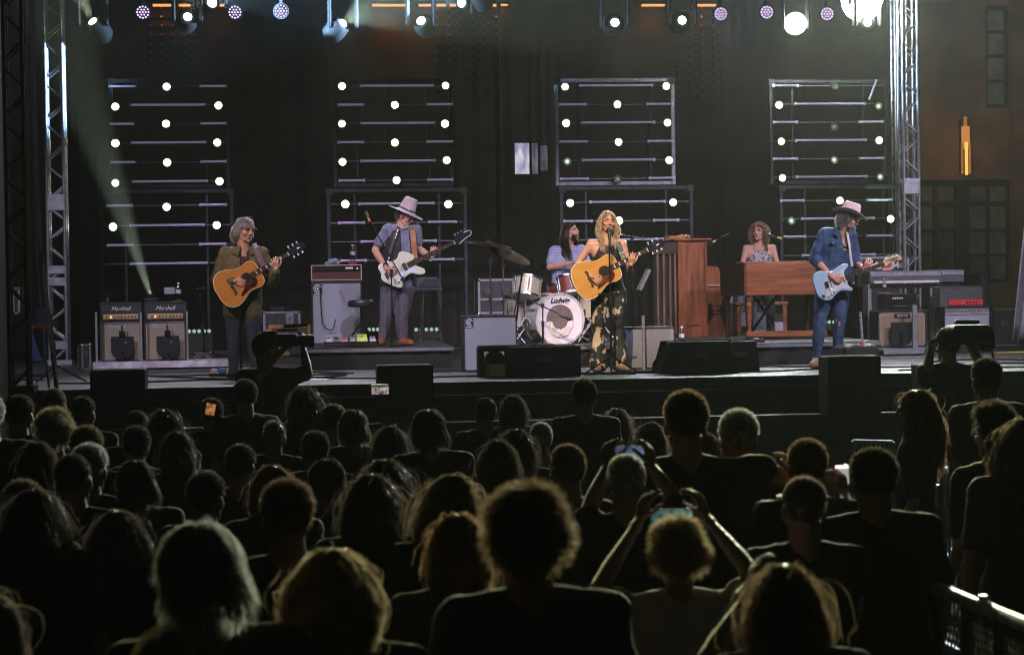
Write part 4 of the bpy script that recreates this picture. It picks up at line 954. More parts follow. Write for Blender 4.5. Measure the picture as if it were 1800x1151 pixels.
linkmesh(hair_mesh(J['head'], J['fr'], k, 1800, .07, 'mop', 5, .0022, 5), 'hair', hairmat('brown_hair', (.10, .055, .03), (.17, .10, .05)), b2)
hc = hp(J['head'], J['fr'], 0, -.005, .060)
hat(hc, J['fr'], 'tall beige felt hat with wide flat brim and blue band', mat('beige_felt', (.50, .40, .40), .85, var=.06), .17, .094, .205, -.01, ramp_mat('blue_band', 'voro', 45, (.55, .6, .9), (.02, .03, .12), .15, .35), taper=.80, dent=.015)
B2a, B2b = P(670, 489, -.22), P(830, 411, -.22)
solid(B2a, B2b, 'white angular-bodied bass guitar held by the man in the tall hat', 'bass', 'bass_guitar')
tag(strap([P(722, 392, .02), P(725, 404, -.13), P(727, 425, -.17), P(730, 458, -.19)], .062, .005, None, '').build('guitar_strap', mat('brown_leather', (.30, .11, .035), .5)), 'broad brown leather strap on the bassist\'s chest', 'strap')
st = strap([P(700, 396, .0), P(700, 402, -.13), P(693, 420, -.165), P(685, 445, -.19), P(680, 466, -.2)], .032, .005, None, ''); so = tag(st.build('vest_trim', BLK), 'black and white dashed braid down the vest edge', 'braid')
for i in range(9):
    a = P(700, 402, -.145).lerp(P(680.5, 464, -.205), (i+.15)/9); b = P(700, 402, -.145).lerp(P(680.5, 464, -.205), (i+.8)/9); MB().bar(a, b, .014, .006).build('white_dash', WHITE, so, True)
tag(MB().tube([P(706, 396, -.07), P(709, 401, -.10), P(714, 400, -.10), P(718, 396, -.06)], .007, 6).build('necklace', ramp_mat('turquoise_beads', 'voro', 90, (.2, .5, .45), (.5, .55, .5), .2, .4), smooth=True), 'short turquoise bead necklace at the bassist\'s throat', 'necklace')
tag(MB().lathe([(.034, -.012), (.036, 0), (.034, .012)], P(678, 466, -.235), (P(679, 472, -.24)-P(659, 440, .03)), 16).build('bracelet', CHR, smooth=True), 'silver cuff on the bassist\'s picking wrist', 'bracelet')
# --- drummer
Y3_ = Yd(990, 23.7); P = P0f(Y3_); GZ = RISER
J = joints(P, dict(head=(1003, 408, -.02), SL=(975, 442, 0), SR=(1021, 440, .03), EL=(966, 470, -.05), WL=(1006, 462, -.25), ER=(1034, 472, -.02), WR=(1030, 478, -.32), HL=(984, 520, .05), HR=(1006, 520, .05), KL=(968, 528, -.38), KR=(1030, 528, -.38), AL=(970, 585, -.42), AR=(1030, 585, -.42)), GZ, headf=(.72, -.68, .18), hk=1.02)
setfeet(J); k = .97
b3 = build_body(J, k, SKIN, 'long-haired bearded man in striped tee seated at the drums', mouth=1, handspec={'L': dict(d=(1, -.2, .1), n=(0, .3, -1), side=(0, -1, .1), curl=1.1), 'R': dict(d=(.2, -1, -.1), n=(-.2, 0, -1), side=(-1, 0, 0), curl=1.1)})
DH = mat('dark_brown_brow', (.035, .02, .012), .7)
face_parts(b3, J['head'], J['fr'], k*1.02, SKIN, DH, mouth=1)
mb = MB(); torso_blobs(mb, J, k, .014); arm_blobs(mb, J, k, 'L', .018, .65); arm_blobs(mb, J, k, 'R', .018, .65); mid = (J['SL']+J['SR'])/2
shell(mb, 'shirt', ramp_mat('striped_jersey', 'wave', 16, (.42, .42, .60), (.16, .17, .34), .40, .62, .85), b3, .010, .006, lambda p: (p-(mid+Z3*.10-Y3*.03)).length < .08)
trousers(J, k, b3, mat('navy_trousers', (.03, .03, .05), .8)); shoes(J, k, b3, MC['black_boot'])
av = [(J['SL'], .075, J['SR'], .075), (mid-Z3*.05, .12, mid-Z3*.3, .12)]
linkmesh(hair_mesh(J['head'], J['fr'], k*1.02, 4200, .36, 'long', 8, .0021, 10, avoid=av, vol=.7), 'hair', hairmat('dark_brown_hair', (.035, .02, .013), (.075, .045, .03)), b3)
def beard(J, k, root, m, n=900, ln=.03, seed=2, capw=1.0):
    rng = np.random.RandomState(seed); c, fr = J['head'], J['fr']; mb = MB()
    for i in range(n):
        a = rng.uniform(-1.25, 1.25); h = rng.uniform(-.112, -.045); 
        if abs(a) < .35 and -.078 < h < -.058: continue
        rr = .062-.022*max(0, (-.06-h)/.06); x = math.sin(a)*rr; f = .03+math.cos(a)*(rr*.98-.004)
        p = hp(c, fr, x*k, f*k, h*k); d = (fr[0]*math.sin(a)*.5+fr[1]*.4*math.cos(a)-fr[2]*.9+Vector(rng.normal(size=3))*.25).normalized(); L = ln*k*rng.uniform(.5, 1); s = d.cross(Vector(rng.normal(size=3))).normalized()*.0019
        mb.add([p-s, p+s, p+d*L+s*.3, p+d*L-s*.3], [(0, 1, 2, 3)])
    b = mb.build('beard', m, root, True)
beard(J, k*1.02, b3, MC['dark_brown_hair'], 1100, .028)
tag(MB().cyl(P(1000, 463, -.24), P(1032, 455, -.42), .008, .005, 6).build('drumstick', mat('hickory', (.5, .34, .2), .5)), 'drumstick in the drummer\'s crossed hand', 'drumstick')
# --- singer
Y4 = Yd(1068, 20.8); P = P0f(Y4); GZ = DECK
J = joints(P, dict(head=(1068, 390, -.03), SL=(1039, 430, 0), SR=(1094, 429, 0), EL=(1014, 466, .0), WL=(1040, 486, -.25), ER=(1107, 480, -.05), WR=(1109, 466, -.24), HL=(1053, 515, 0), HR=(1085, 515, 0), KL=(1052, 580, -.02), KR=(1088, 580, -.02), AL=(1052, 642, -.02), AR=(1090, 642, -.02)), GZ, headf=(.12, -1, .02), hk=.98)
setfeet(J, (-.25, -1, 0), (.25, -1, 0)); k = .95
b4 = build_body(J, k, SKINT, 'blonde woman in black sleeveless top singing with an acoustic guitar', fem=1, mouth=1, handspec={'L': dict(d=(.85, -.08, -.6), **{**STRUM, 'curl': .45, 'spread': .12}), 'R': dict(d=(.05, -.5, 1), n=(0, 1, .2), side=(1, 0, 0), curl=.75, spread=.07)}, vox=.009)
face_parts(b4, J['head'], J['fr'], k*.98, SKINT, mat('light_brow', (.2, .12, .06), .7), closed=True, mouth=1)
mb = MB(); torso_blobs(mb, J, k, .008, fem=1, sleeveless=True); mid = (J['SL']+J['SR'])/2
def topp(p):
    if p.z > mid.z+.005: return True
    if p.z > mid.z-.13 and abs(p.x-mid.x) > .075+(mid.z-p.z)*.5: return True
    return False
shell(mb, 'top', mat('black_knit', (.012, .011, .012), .75, bump=.3), b4, .009, .005, topp)
floral = ramp_mat('dark_floral_print', 'noise', 12, (.012, .014, .012), (.48, .40, .26), .575, .61, .7, (1, 1, .75))
tr_ = trousers(J, k, b4, floral, .016, flare=.055, t=1.98, wr=.014)
shoes(J, k, b4, mat('tan_platform', (.35, .2, .12), .6), .008)
av = [(J['SL'], .072, J['SR'], .072), (mid-Z3*.05, .112, mid-Z3*.3, .115)]
hm = hair_mesh(J['head'], J['fr'], k*.98, 6500, .36, 'long', 11, .0020, 12, avoid=av, vol=.8, curl=.22, part=.0, capgrow=1.06)
linkmesh(hm, 'hair', hairmat('blonde_hair', (.50, .36, .20), (.78, .62, .42)), b4)
G4a, G4b = P(1010, 503, -.23), P(1168, 424, -.23)
acoustic(G4a, G4b, 'honey acoustic guitar with red-brown pickguard played by the blonde singer', ramp_mat('honey_spruce', 'noise', 3, (.52, .25, .05), (.64, .34, .09), .3, .7, .22, (1, 1, 12)), MC['dark_mahogany'], mat('red_tortoise', (.16, .03, .012), .2, coat=.5, nscale=20, var=.6))
tag(strap([P(1084, 418, .03), P(1087, 428, -.08), P(1092, 442, -.15), P(1098, 458, -.18)], .055, .005, None, '').build('guitar_strap', ramp_mat('grey_pattern_strap', 'voro', 70, (.5, .5, .45), (.06, .06, .06), .2, .4)), 'black and pale patterned strap over the singer\'s shoulder', 'strap')
# --- organ player
Y5 = Yd(1336, 25.8); P = P0f(Y5); GZ = RISER
J = joints(P, dict(head=(1334, 407, -.03), SL=(1312, 437, 0), SR=(1358, 436, 0), EL=(1304, 470, -.05), WL=(1316, 487, -.28), ER=(1368, 470, -.05), WR=(1352, 487, -.28), HL=(1323, 517, .05), HR=(1349, 517, .05), KL=(1318, 527, -.36), KR=(1354, 527, -.36), AL=(1318, 582, -.36), AR=(1354, 582, -.36)), GZ, headf=(-.55, -.85, .02), hk=1.06)
setfeet(J); k = .93
b5 = build_body(J, k, SKIN, 'woman with wavy fair hair and patterned halter top behind the organ', fem=1, vox=.010, handspec={'L': dict(d=(.1, -1, -.1), n=(0, 0, -1), side=(1, 0, 0), curl=.3), 'R': dict(d=(-.1, -1, -.1), n=(0, 0, -1), side=(-1, 0, 0), curl=.3)})
face_parts(b5, J['head'], J['fr'], k*1.06, SKIN, MC['light_brow'])
mb = MB(); torso_blobs(mb, J, k, .008, fem=1, sleeveless=True); mid = (J['SL']+J['SR'])/2
shell(mb, 'halter_top', ramp_mat('black_cream_print', 'voro', 26, (.02, .02, .03), (.38, .34, .36), .28, .5, .7), b5, .009, .004, lambda p: p.z > mid.z+.02 or (p.z > mid.z-.11 and abs(p.x-mid.x) > .045+(mid.z-p.z)*.75) or (abs(p.x-mid.x) < .014 and mid.z-.09 < p.z < mid.z-.03 and p.y < mid.y))
trousers(J, k, b5, mat('black_trousers', (.015, .015, .018), .8)); shoes(J, k, b5, MC['black_boot'])
av = [(J['SL'], .072, J['SR'], .072), (mid-Z3*.05, .11, mid-Z3*.3, .11)]
linkmesh(hair_mesh(J['head'], J['fr'], k*1.06, 4500, .25, 'long', 21, .0022, 10, avoid=av, vol=2.2, curl=.9, capgrow=1.1), 'hair', hairmat('dark_blonde_hair', (.24, .13, .07), (.48, .32, .20)), b5)
# --- guitarist in denim shirt
Y6 = Yd(1470, 21.0); P = P0f(Y6); GZ = DECK
J = joints(P, dict(head=(1491, 385, -.05), SL=(1450, 413, .02), SR=(1494, 415, -.02), EL=(1432, 455, .04), WL=(1462, 487, -.24), ER=(1503, 458, .02), WR=(1517, 474, -.20), HL=(1450, 508, .02), HR=(1479, 508, 0), KL=(1440, 570, -.03), KR=(1476, 565, -.06), AL=(1436, 628, .0), AR=(1470, 632, .02)), GZ, headf=(.93, -.30, -.32), headup=(.25, 0, 1), hk=.98)
setfeet(J, (-.55, -1, 0), (.5, -1, 0)); k = 1.0
b6 = build_body(J, k, SKIN, 'grey-bearded man in denim shirt and pale western hat bending over his guitar', handspec={'L': dict(d=(.9, -.05, -.3), **STRUM), 'R': dict(d=(.5, -.4, .75), n=(0, 1, .2), side=(.9, 0, -.1), curl=.85, spread=.07)})
face_parts(b6, J['head'], J['fr'], k*.98, SKIN, MC['grey_brow'])
DSH = mat('denim_shirt', (.028, .065, .15), .85, var=.35, nscale=14, bump=.35, bscale=200)
mb = MB(); torso_blobs(mb, J, k, .024); arm_blobs(mb, J, k, 'L', .022, 1.12); arm_blobs(mb, J, k, 'R', .022, 1.15); mid = (J['SL']+J['SR'])/2; mh = (J['HL']+J['HR'])/2
for q in (-1, 0, 1): mb.cap(mh+X3*q*.07+Z3*.12, .112, mh+X3*q*.075-Z3*.02, .108, 12)
for s in 'LR':
    E, W = J['E'+s], J['W'+s]; c = E.lerp(W, .12 if s == 'L' else .15); mb.cap(c, .066, c+(W-E).normalized()*.03, .064, 12)
shell(mb, 'shirt', DSH, b6, .010, .013, lambda p: (p-(mid+V(.05, -.05, .10))).length < .09 or (abs(p.x-mid.x-.05) < .028 and p.z > mid.z-.16 and p.y < mid.y), wscale=11)
for s in (-1, 1):
    a = mid+V(s*.045+.045, -.095, .04); MB().add([a+V(0, 0, .045), a+V(s*.06, .06, .04), a+V(s*.075, -.02, -.03), a+V(s*.01, -.045, -.06)], [(0, 1, 2, 3)]).build('collar', DSH, b6, True).modifiers.new('S', 'SOLIDIFY').thickness = .006
for px, py in ((1464, 426), (1492, 428)):
    a = P(px, py, -.155); MB().box(a, (.085, .010, .035), rot=(0, .1, 0), bev=.004).build('pocket_flap', DSH, b6, True); MB().ell(a+V(0, -.008, -.006), .007).build('snap', mat('pearl', (.8, .8, .78), .2), b6, True)
trousers(J, k, b6, mat('mid_denim', (.035, .07, .15), .85, var=.4, nscale=9, bump=.3, bscale=260), .008, wr=.009)
shoes(J, k, b6, mat('tan_suede', (.30, .19, .11), .8), .014, 'boot')
linkmesh(hair_mesh(J['head'], J['fr'], k*.98, 2600, .13, 'mop', 15, .0021, 6), 'hair', hairmat('pepper_hair', (.12, .10, .09), (.32, .29, .28)), b6)
beard(J, k, b6, hairmat('pale_beard', (.40, .38, .40), (.55, .52, .54)), 1300, .035, 5)
hc = hp(J['head'], J['fr'], 0, -.0, .058)
hat(hc, J['fr'], 'pale pinkish western hat with turned up side brims', mat('pale_felt', (.66, .54, .56), .85, var=.05), .125, .092, .185, .045, None, taper=.86, dent=.035)
G6a, G6b = P(1433, 508, -.22), P(1584, 452, -.22)
solid(G6a, G6b, 'pale blue electric guitar with mint pickguard', 'strat', 'electric_guitar')
tag(strap([P(1487, 402, .0), P(1490, 412, -.13), P(1493, 430, -.17), P(1496, 455, -.20), P(1498, 468, -.2)], .024, .004, None, '').build('guitar_strap', mat('grey_strap', (.55, .5, .5), .6)), 'narrow pale strap hanging over the denim shirt', 'strap')
tag(MB().box(P(1504, 485, -.28), (.13, .01, .10), rot=(0, .2, 0), bev=.004).build('paper_card', mat('pale_paper', (.62, .64, .7), .6)), 'small pale printed card hanging behind the blue guitar', 'card').location.y += .35
# ------------------------------------------------------------------ gear
def cab(x0, y0, x1, y1, d, dep, name, label, cat, shellm, frontm, z0=None, edge=.03, recess=.012, group=None, px=None):
    """box-shaped cabinet: returns (thing, centre x, Y front, width, z0, z1)"""
    Y = Yd((x0+x1)/2, d); c, w_, a, b = span(x0, y0, x1, y1, Y)
    if z0 is not None: b = z0+(b-a); a = z0
    t = thing(name, label, cat, (c, Y, a), group=group); H = b-a
    q = MB()
    q.box((0, dep/2+recess, H/2), (w_, dep-recess*2, H), bev=.006)
    q.box((0, .012+recess*.0, H-edge/2), (w_, .03, edge), bev=.004); q.box((0, .012, edge/2), (w_, .03, edge), bev=.004)
    for s in (-1, 1): q.box((s*(w_/2-edge/2), .0125, H/2), (edge, .029, H-edge*2), bev=.004)
    q.build('cabinet', shellm, t)
    MB().box((0, .016, H/2), (w_-edge*2, .01, H-edge*2)).build('grille_cloth', frontm, t)
    return t, c, Y, w_, a, b
def corners(t, w_, H, m=BLK, r=.022):
    for sx in (-1, 1):
        for z in (0, 1): MB().box((sx*(w_/2-r*.6), .0, z*H+(r*.6 if not z else -r*.6)), (r*1.3, .012, r*1.3), bev=.003).build('corner_cap', m, t)
def knobs(t, x0, x1, n, y, z, r, m, name='knob'):
    for i in range(n): MB().lathe([(r, 0), (r*.8, .012)], (x0+(x1-x0)*i/(n-1), y, z), (0, -1, 0), 10).build(name, m, t, smooth=True)
def cable(pts, r, m, label):
    P_ = [Vector(p) for p in pts]; q = []
    for i in range(len(P_)-1):
        a, b, c, d = P_[max(0, i-1)], P_[i], P_[i+1], P_[min(len(P_)-1, i+2)]
        for t in (0, .2, .4, .6, .8): q.append(.5*((2*b)+(c-a)*t+(2*a-5*b+4*c-d)*t*t+(3*b-a-3*c+d)*t**3))
    q.append(P_[-1]); return tag(MB().tube(q, r, 6).build('cable', m, smooth=True), label, 'cable')
RUB = mat('cable_rubber', (.01, .01, .01), .8, var=.1, spec=.15)
def mic(p, d, label, m=BLK, L=.17, r=.026):
    t = thing('microphone', label, 'microphone', p); d = Vector(d).normalized()
    MB().lathe([(.010, -L), (.013, -L*.9), (.019, -r), (.020, -r*.6)], p, d, 12).build('handle', m, t, True, True)
    MB().ell(p, (r, r, r*1.1), basis(d), 14, 10).build('grille', mat('mic_grille', (.06, .06, .07), .4, .7), t, True, True)
    return t
def stand(base, top, label, kind='round', tips=None, m=BLKM, clip=None, tripz=.55):
    base = Vector(base); top = Vector(top); t = thing('mic_stand', label, 'mic stand', base)
    if kind == 'round': MB().lathe([(.13, 0), (.13, .012), (.03, .03), (.014, .05)], base, Z3, 24).build('base', m, t, True, True)
    else:
        hub = base+(top-base)*(tripz*.35/ max(.4, (top-base).length))
        for a in (20, 140, 260): MB().cyl(hub, base+V(math.cos(R(a))*.30, math.sin(R(a))*.30, .008), .009, n=6).build('leg', m, t, True, True)
    mid_ = base.lerp(top, .55)
    MB().cyl(base+Z3*.01, mid_, .012, n=8).build('lower_pole', m, t, True, True); MB().cyl(mid_, top, .008, n=8).build('upper_pole', m, t, True, True)
    MB().cyl(mid_-Z3*.03, mid_+Z3*.03, .017, n=10).build('clutch', BLK, t, True, True)
    if tips:
        a, b = Vector(tips[0]), Vector(tips[1]); MB().cyl(a, b, .0075, n=8).build('boom', m, t, True, True); MB().cyl(top-Z3*.02, top+Z3*.03, .02, n=10).build('boom_clutch', BLK, t, True, True); MB().cyl(a, a+(a-b).normalized()*.05, .014, n=8).build('counterweight', BLK, t, True, True)
    return t
def bottle(px, pytop, Y, zb, h, label, lab=(.15, .3, .7)):
    p = at(px, pytop, Y); p.z = zb; t = thing('water_bottle', label, 'bottle', p); s = h/.21
    MB().lathe([(.028*s, 0), (.032*s, .01*s), (.032*s, .06*s), (.030*s, .07*s), (.032*s, .12*s), (.030*s, .145*s), (.014*s, .18*s), (.013*s, .19*s)], n=14).build('bottle_body', PET, t, smooth=True)
    MB().lathe([(.0325*s, .075*s), (.0325*s, .12*s)], n=14).build('label_band', mat('bottle_label%d' % int(lab[0]*99), lab, .4, var=.5, nscale=60, col2=(.8, .8, .85)), t, smooth=True)
    MB().lathe([(.015*s, .188*s), (.015*s, .207*s)], n=12).build('bottle_cap', WHITE, t, smooth=True); return t
LET = mat('silver_lettering', (.8, .8, .85), .35, var=0)
# --- cream guitar rigs on a low aluminium platform
ym = Yd(250, 23.4)
c, w_, a, b = span(163, 637, 405, 650, ym-.3); PZ = DECK+.095
t = thing('low_platform', 'low silvery platform under the two cream guitar cabinets', 'platform', (c, ym-.3, DECK))
MB().box((0, .35, .0725), (w_, .7, .045), bev=.004).build('top', mat('scratched_aluminium', (.55, .54, .62), .5, .3, var=.35, nscale=7), t)
MB().box((0, -.004, .055), (w_, .012, .07), bev=.003).build('front_edge', MC['scratched_aluminium'], t)
for x in (-.45, 0, .45): MB().box((w_*x, .35, .025), (.06, .6, .048)).build('bearer', BLK, t)
CRTOL = mat('worn_dark_vinyl', (.05, .045, .06), .55, var=.3, nscale=40, bump=.3, bscale=200)
for i, (x0, x1, tx, word) in enumerate(((176, 248, 210, 'first'), (254, 327, 290, 'second'))):
    where = ('nearest the aluminium truss tower', 'under the water bottle')[i]
    t, c, Y, W_, z0, z1 = cab(x0, 568, x1, 637, 23.4, .34, 'speaker_cabinet', 'beige fronted speaker cabinet '+where, 'speaker cabinet', CRTOL, CREAM, PZ, .016)
    MB().box((0, -.0, (z1-z0)-.012), (W_-.03, .01, .006)).build('piping', mat('pale_piping', (.6, .55, .45), .5), t)
    text('Marshall', .062, LET, t, (c-.05, Y+.008, z1-.055), X3, Z3, 'lettering', .002, .35)
    t2, c2, Y_, W2, a2, b2_ = cab(x0, 533.5, x1, 567, 23.4, .28, 'amp_head', 'dark guitar amp head with gold knob panel '+where, 'amplifier', CRTOL, TOLEX, z1+.004, .014)
    H2 = b2_-a2
    text('Marshall', .066, LET, t2, (c2, Y_-.002, b2_-.075), X3, Z3, 'lettering', .003, .35)
    MB().box((0, -.003, .056), (W2*.86, .012, .062), bev=.004).build('control_panel', mat('gold_panel', (.75, .52, .26), .35, .3, var=.1), t2)
    knobs(t2, -W2*.14, W2*.36, 7, -.010, .052, .011, mat('dark_knob', (.06, .04, .02), .4), 'knob')
    for q in (-.34, -.30): MB().box((W2*q, -.012, .052), (.008, .01, .02)).build('switch', CHR, t2)
    MB().box((-W2*.24, -.011, .054), (.016, .008, .022)).build('pilot_light', glow('amber_pilot', (1, .25, .08), 4), t2)
    # acrylic shield
    ps = thing('acrylic_shield', 'clear acrylic shield standing before the amp rig '+where, 'shield', (c, Y-.16, PZ))
    hz_ = at(tx, 548, Y-.16).z-PZ
    MB().box((0, 0, hz_/2+.002), (W_+.05, .005, hz_)).build('sheet', GLASS, ps)
    MB().box((-(W_+.05)/2, 0, hz_/2+.002), (.026, .018, hz_), bev=.002).build('post', ALU, ps)
    if i: MB().box(((W_+.05)/2, 0, hz_/2+.002), (.022, .016, hz_), bev=.002).build('post', ALU, ps)
    # black rounded absorber
    q = thing('mic_baffle', ('black rounded mic baffle with a cable, in front of the first cream cabinet', 'black rounded mic baffle with a bare front, below the bottle rig')[i], 'baffle', (at(tx+5, 600, Y-.10).x, Y-.10, PZ))
    hb = .27; poly = [(-.13, hb), (.13, hb), (.135, .10), (.11, .045), (.06, .015), (-.06, .015), (-.11, .045), (-.135, .10)]
    MB().prism([(x, z+.02) for x, z in poly], (0, 0, 0), X3, Z3, Y3, .03).build('panel', mat('baffle_black', (.012, .012, .016), .6), q, bevel=.008)
    MB().lathe([(.07, 0), (.07, .01), (.02, .02), (.009, .04), (.009, .12)], (0, -.03, 0), Z3, 16).build('foot', BLKM, q, smooth=True)
    MB().box((0.0, -.012, hb+.05), (.07, .03, .07), bev=.006).build('mic_body', BLKM, q); MB().cyl((.0, -.01, hb+.08), (.0, -.01, hb+.15), .012, n=8).build('mic_clip', CHR, q)
    text('sE', .034, LET, q, q.location+V(.04, -.004, .22), X3, Z3, 'lettering', .001)
Z_T1 = b2_
p = at(190, 530, ym+.1); p.z = Z_T1; t = thing('beer_cup', 'clear plastic cup half full of amber beer on the amp head', 'cup', p)
MB().lathe([(.030, 0), (.043, .115), (.041, .115), (.029, .004)], n=16).build('cup_wall', PET, t, smooth=True); MB().lathe([(.0285, .005), (.0345, .06)], n=16).build('beer', mat('amber_beer', (.75, .35, .05), .2, var=0, emit=(.5, .2, .02), estr=.0), t, smooth=True)
bottle(313.5, 505, ym+.12, Z_T1+.018, .21, 'water bottle standing on a round wooden puck atop the cream amp rig')
p = at(313.5, 528, ym+.12); p.z = Z_T1+.001; tag(MB().lathe([(.055, 0), (.058, .008), (.05, .016)], p, n=20).build('wooden_puck', WOODB, smooth=True), 'round wooden puck under the bottle on the amp head', 'coaster')
p = at(266, 530, ym+.12); p.z = Z_T1+.002
t = thing('spot_fixture', 'squat black spotlight on the amp head throwing a green beam', 'stage light', p); MB().box((0, 0, .025), (.17, .15, .05), bev=.015).build('base', BLK, t); SPOTF = p+Z3*.062
MB().lathe([(.03, .0), (.045, .02), (.04, .0295)], (0, 0, .048), (-.1, .1, 1), 14).build('head', BLK, t, smooth=True)
c, w_, a, b = span(288, 505, 308, 517, ym+.7)
MB().box((c, ym+.75, (a+b)/2), (w_, .08, b-a), bev=.008).build('junction_box', mat('grey_box', (.35, .35, .42), .5)).parent = None
o = bpy.data.objects['junction_box']; tag(o, 'small grey metal box fixed to a tall pole behind the bottle', 'box')
o2 = MB().cyl((c, ym+.85, DECK), (c, ym+.85, a+.05), .015, n=8).build('pole', BLKM, o); 
# flight case on its side at far left, and stage-left clutter
def rcase(x0, y0, x1, y1, d, dep, label, z0=None, rot=0, pan=None, edge=.03, name='road_case', latch=2, lines=()):
    Y = Yd((x0+x1)/2, d); c, w_, a, b = span(x0, y0, x1, y1, Y)
    if z0 is not None: b = z0+b-a; a = z0
    t = thing(name, label, 'road case', (c, Y, a), rot); H = b-a
    MB().box((0, dep/2, H/2), (w_-.008, dep-.008, H-.008)).build('panel', pan or mat('case_laminate', (.035, .033, .04), .5, var=.2), t)
    for sx in (-1, 1):
        for y in (0, dep): MB().box((sx*(w_/2-edge/2), y, H/2), (edge, .012, H-.05)).build('edge_strip', ALU, t)
    for z in (edge/2, H-edge/2)+tuple(H*l for l in lines): MB().box((0, 0.0, z), (w_-edge*1.4, .014, edge), bev=.003).build('edge_strip', ALU, t)
    for sx in (-1, 1):
        for z in (0, H): MB().ell((sx*(w_/2-.012), 0.0, z+(.012 if z == 0 else -.012)), .022, n=10, m=6).build('ball_corner', CHR, t, smooth=True)
    for i in range(latch):
        x = (-.25+.5*i)*w_ if latch > 1 else 0; MB().box((x, -.008, H*.62), (min(.09, w_*.3), .01, min(.09, H*.3)), bev=.003).build('latch', CHR, t)
    return t, c, Y, w_, a, b
rcase(143, 594, 160, 640, 23.2, .3, 'small silver-edged case on end beside the first cream cabinet', DECK, .25, latch=1, edge=.022)
rcase(22, 505, 35, 552, 25, .4, 'silver-edged case glimpsed through the black truss tower', None, 0, latch=1, edge=.022)
rcase(340, 616, 372, 638, 24.4, .3, 'small grey metal toolbox behind the tripod mic stand', DECK+.0, 0, mat('grey_case', (.3, .3, .36), .4, .5), latch=1, edge=.012)
c, w_, a, b = span(46, 583, 78, 630, 26.5)
t = thing('cooler', 'dark blue cooler with a red lid by the truss tower', 'cooler', (c, 26.5, DECK)); H = b-DECK
MB().box((0, .3, H/2), (w_, .5, H), bev=.03).build('tub', mat('navy_plastic', (.03, .05, .16), .5), t); MB().box((0, .3, H+.04), (w_+.03, .53, .07), bev=.02).build('lid', mat('red_plastic', (.65, .08, .03), .5), t)
tag(MB().box((c+.05, 27.1, DECK+H/2+.55), (.35, .3, .7), bev=.1).build('covered_bin', mat('dark_blue_tarp', (.02, .03, .08), .8, bump=.5, bscale=8)), 'dark blue covered bin behind the red lidded cooler', 'bin')
bpy.data.objects['covered_bin'].location.z = -.38
# led strips on the floor
def ledstrip(x0, x1, y, d, z0, n, label):
    Y = Yd((x0+x1)/2, d); c, w_, a, b = span(x0, y-4, x1, y+4, Y); t = thing('led_bar', label, 'led bar', (c, Y, z0))
    MB().box((0, .05, (b-z0)/2), (w_+.03, .08, b-z0), bev=.004).build('housing', BLK, t)
    for i in range(n): MB().lathe([(.024, 0), (.016, .008)], (-w_/2+w_*(i+.5)/n, .008, (a+b)/2-z0), (0, -1, 0), 12).build('led', glow('mint_led', (.65, 1, .8), .5), t)
ledstrip(328, 372, 582, 25.5, DECK, 5, 'row of mint green lamps behind the tripod mic stand')
ledstrip(727, 772, 579, 25.6, RISER, 5, 'row of mint green lamps under the lap keyboard')
ledstrip(645, 668, 579, 25.6, RISER, 3, 'short row of mint lamps beside the stool pole')
ledstrip(1446, 1470, 566, 27, RISER, 3, 'short row of mint lamps behind the denim guitarist\'s legs')
# stand at the left
fl = lambda px, py, z=DECK: onz(px, py, z)
b_ = fl(362, 640); tp = at(352, 518, b_.y)
stand(b_, tp, 'tripod mic stand with red ring beside the cream cabinets', 'tripod', (at(350, 508, b_.y), at(366, 506, b_.y-.2)))
mic(at(367, 505, b_.y-.2), (.7, -.5, .2), 'small microphone on the tripod stand next to the cabinets', L=.1, r=.016)
tag(MB().cyl(b_+Z3*.17, b_+Z3*.185, .022, n=12).build('ring', mat('red_tape', (.7, .08, .03), .5)), 'red ring of tape round the tripod stand pole', 'tape ring')
b_ = fl(426, 657)+V(0, -.35, 0); stand(b_, at(419, 408, b_.y), 'straight mic stand in front of the grey-haired guitarist'); mic(at(418, 397, b_.y+.01), (0, .35, 1), 'round headed microphone before the grey-haired man\'s face')
p = fl(405, 661); t = thing('pedalboard', 'cluttered effects board at the grey-haired guitarist\'s feet', 'pedalboard', p)
MB().box((0, 0, .02), (.44, .24, .03), bev=.004).build('board', BLKM, t)
for i, (x, cc) in enumerate(((-.17, (.5, .5, .55)), (-.09, (.08, .2, .55)), (-.01, (.4, .35, .2)), (.07, (.12, .12, .12)), (.15, (.45, .2, .1)))):
    MB().box((x, -.02+.03*(i % 2), .06), (.065, .11, .05), bev=.006).build('pedal', mat('pedal_paint%d' % i, cc, .4), t)
# road case + tweed amp + framed picture
t, c, Y, W_, a, b = rcase(462, 503, 528, 590, 25.4, .5, 'black road case with white lettering behind the tweed amp', DECK, lines=(.62,))
text('IPS', .13, LET, t, (c-.07, Y-.008, a+(b-a)*.42), X3, Z3, 'lettering', .002, 0, .006)
tag(MB().box((at(487, 498, Y).x, Y+.2, b+.035), (.19, .18, .06), bev=.008).build('equipment_box', BLK), 'small black box lying on the lettered road case', 'box')
t, c, Y, W_, a, b = cab(472, 551, 546, 604, 24.8, .26, 'tweed_amp', 'golden tweed amplifier with brown grille before the road case', 'amplifier', mat('tweed', (.45, .24, .06), .8, var=.3, nscale=120, stretch=(1, 1, .3)), mat('brown_grille', (.12, .07, .05), .8, var=.3, nscale=150), DECK+.09, .04)
MB().box((0, -.006, (b-a)-.022), (.11, .008, .02)).build('name_plate', ALUD, t)
tag(MB().box((c, Y+.15, DECK+.044), (.62, .4, .088), bev=.005).build('crate', BLK), 'black box under the golden tweed amplifier', 'box')
MB().box((W_*.18, -.09, (b-a)*.38), (.2, .03, .28), bev=.04).build('mic_baffle', MC['baffle_black'])
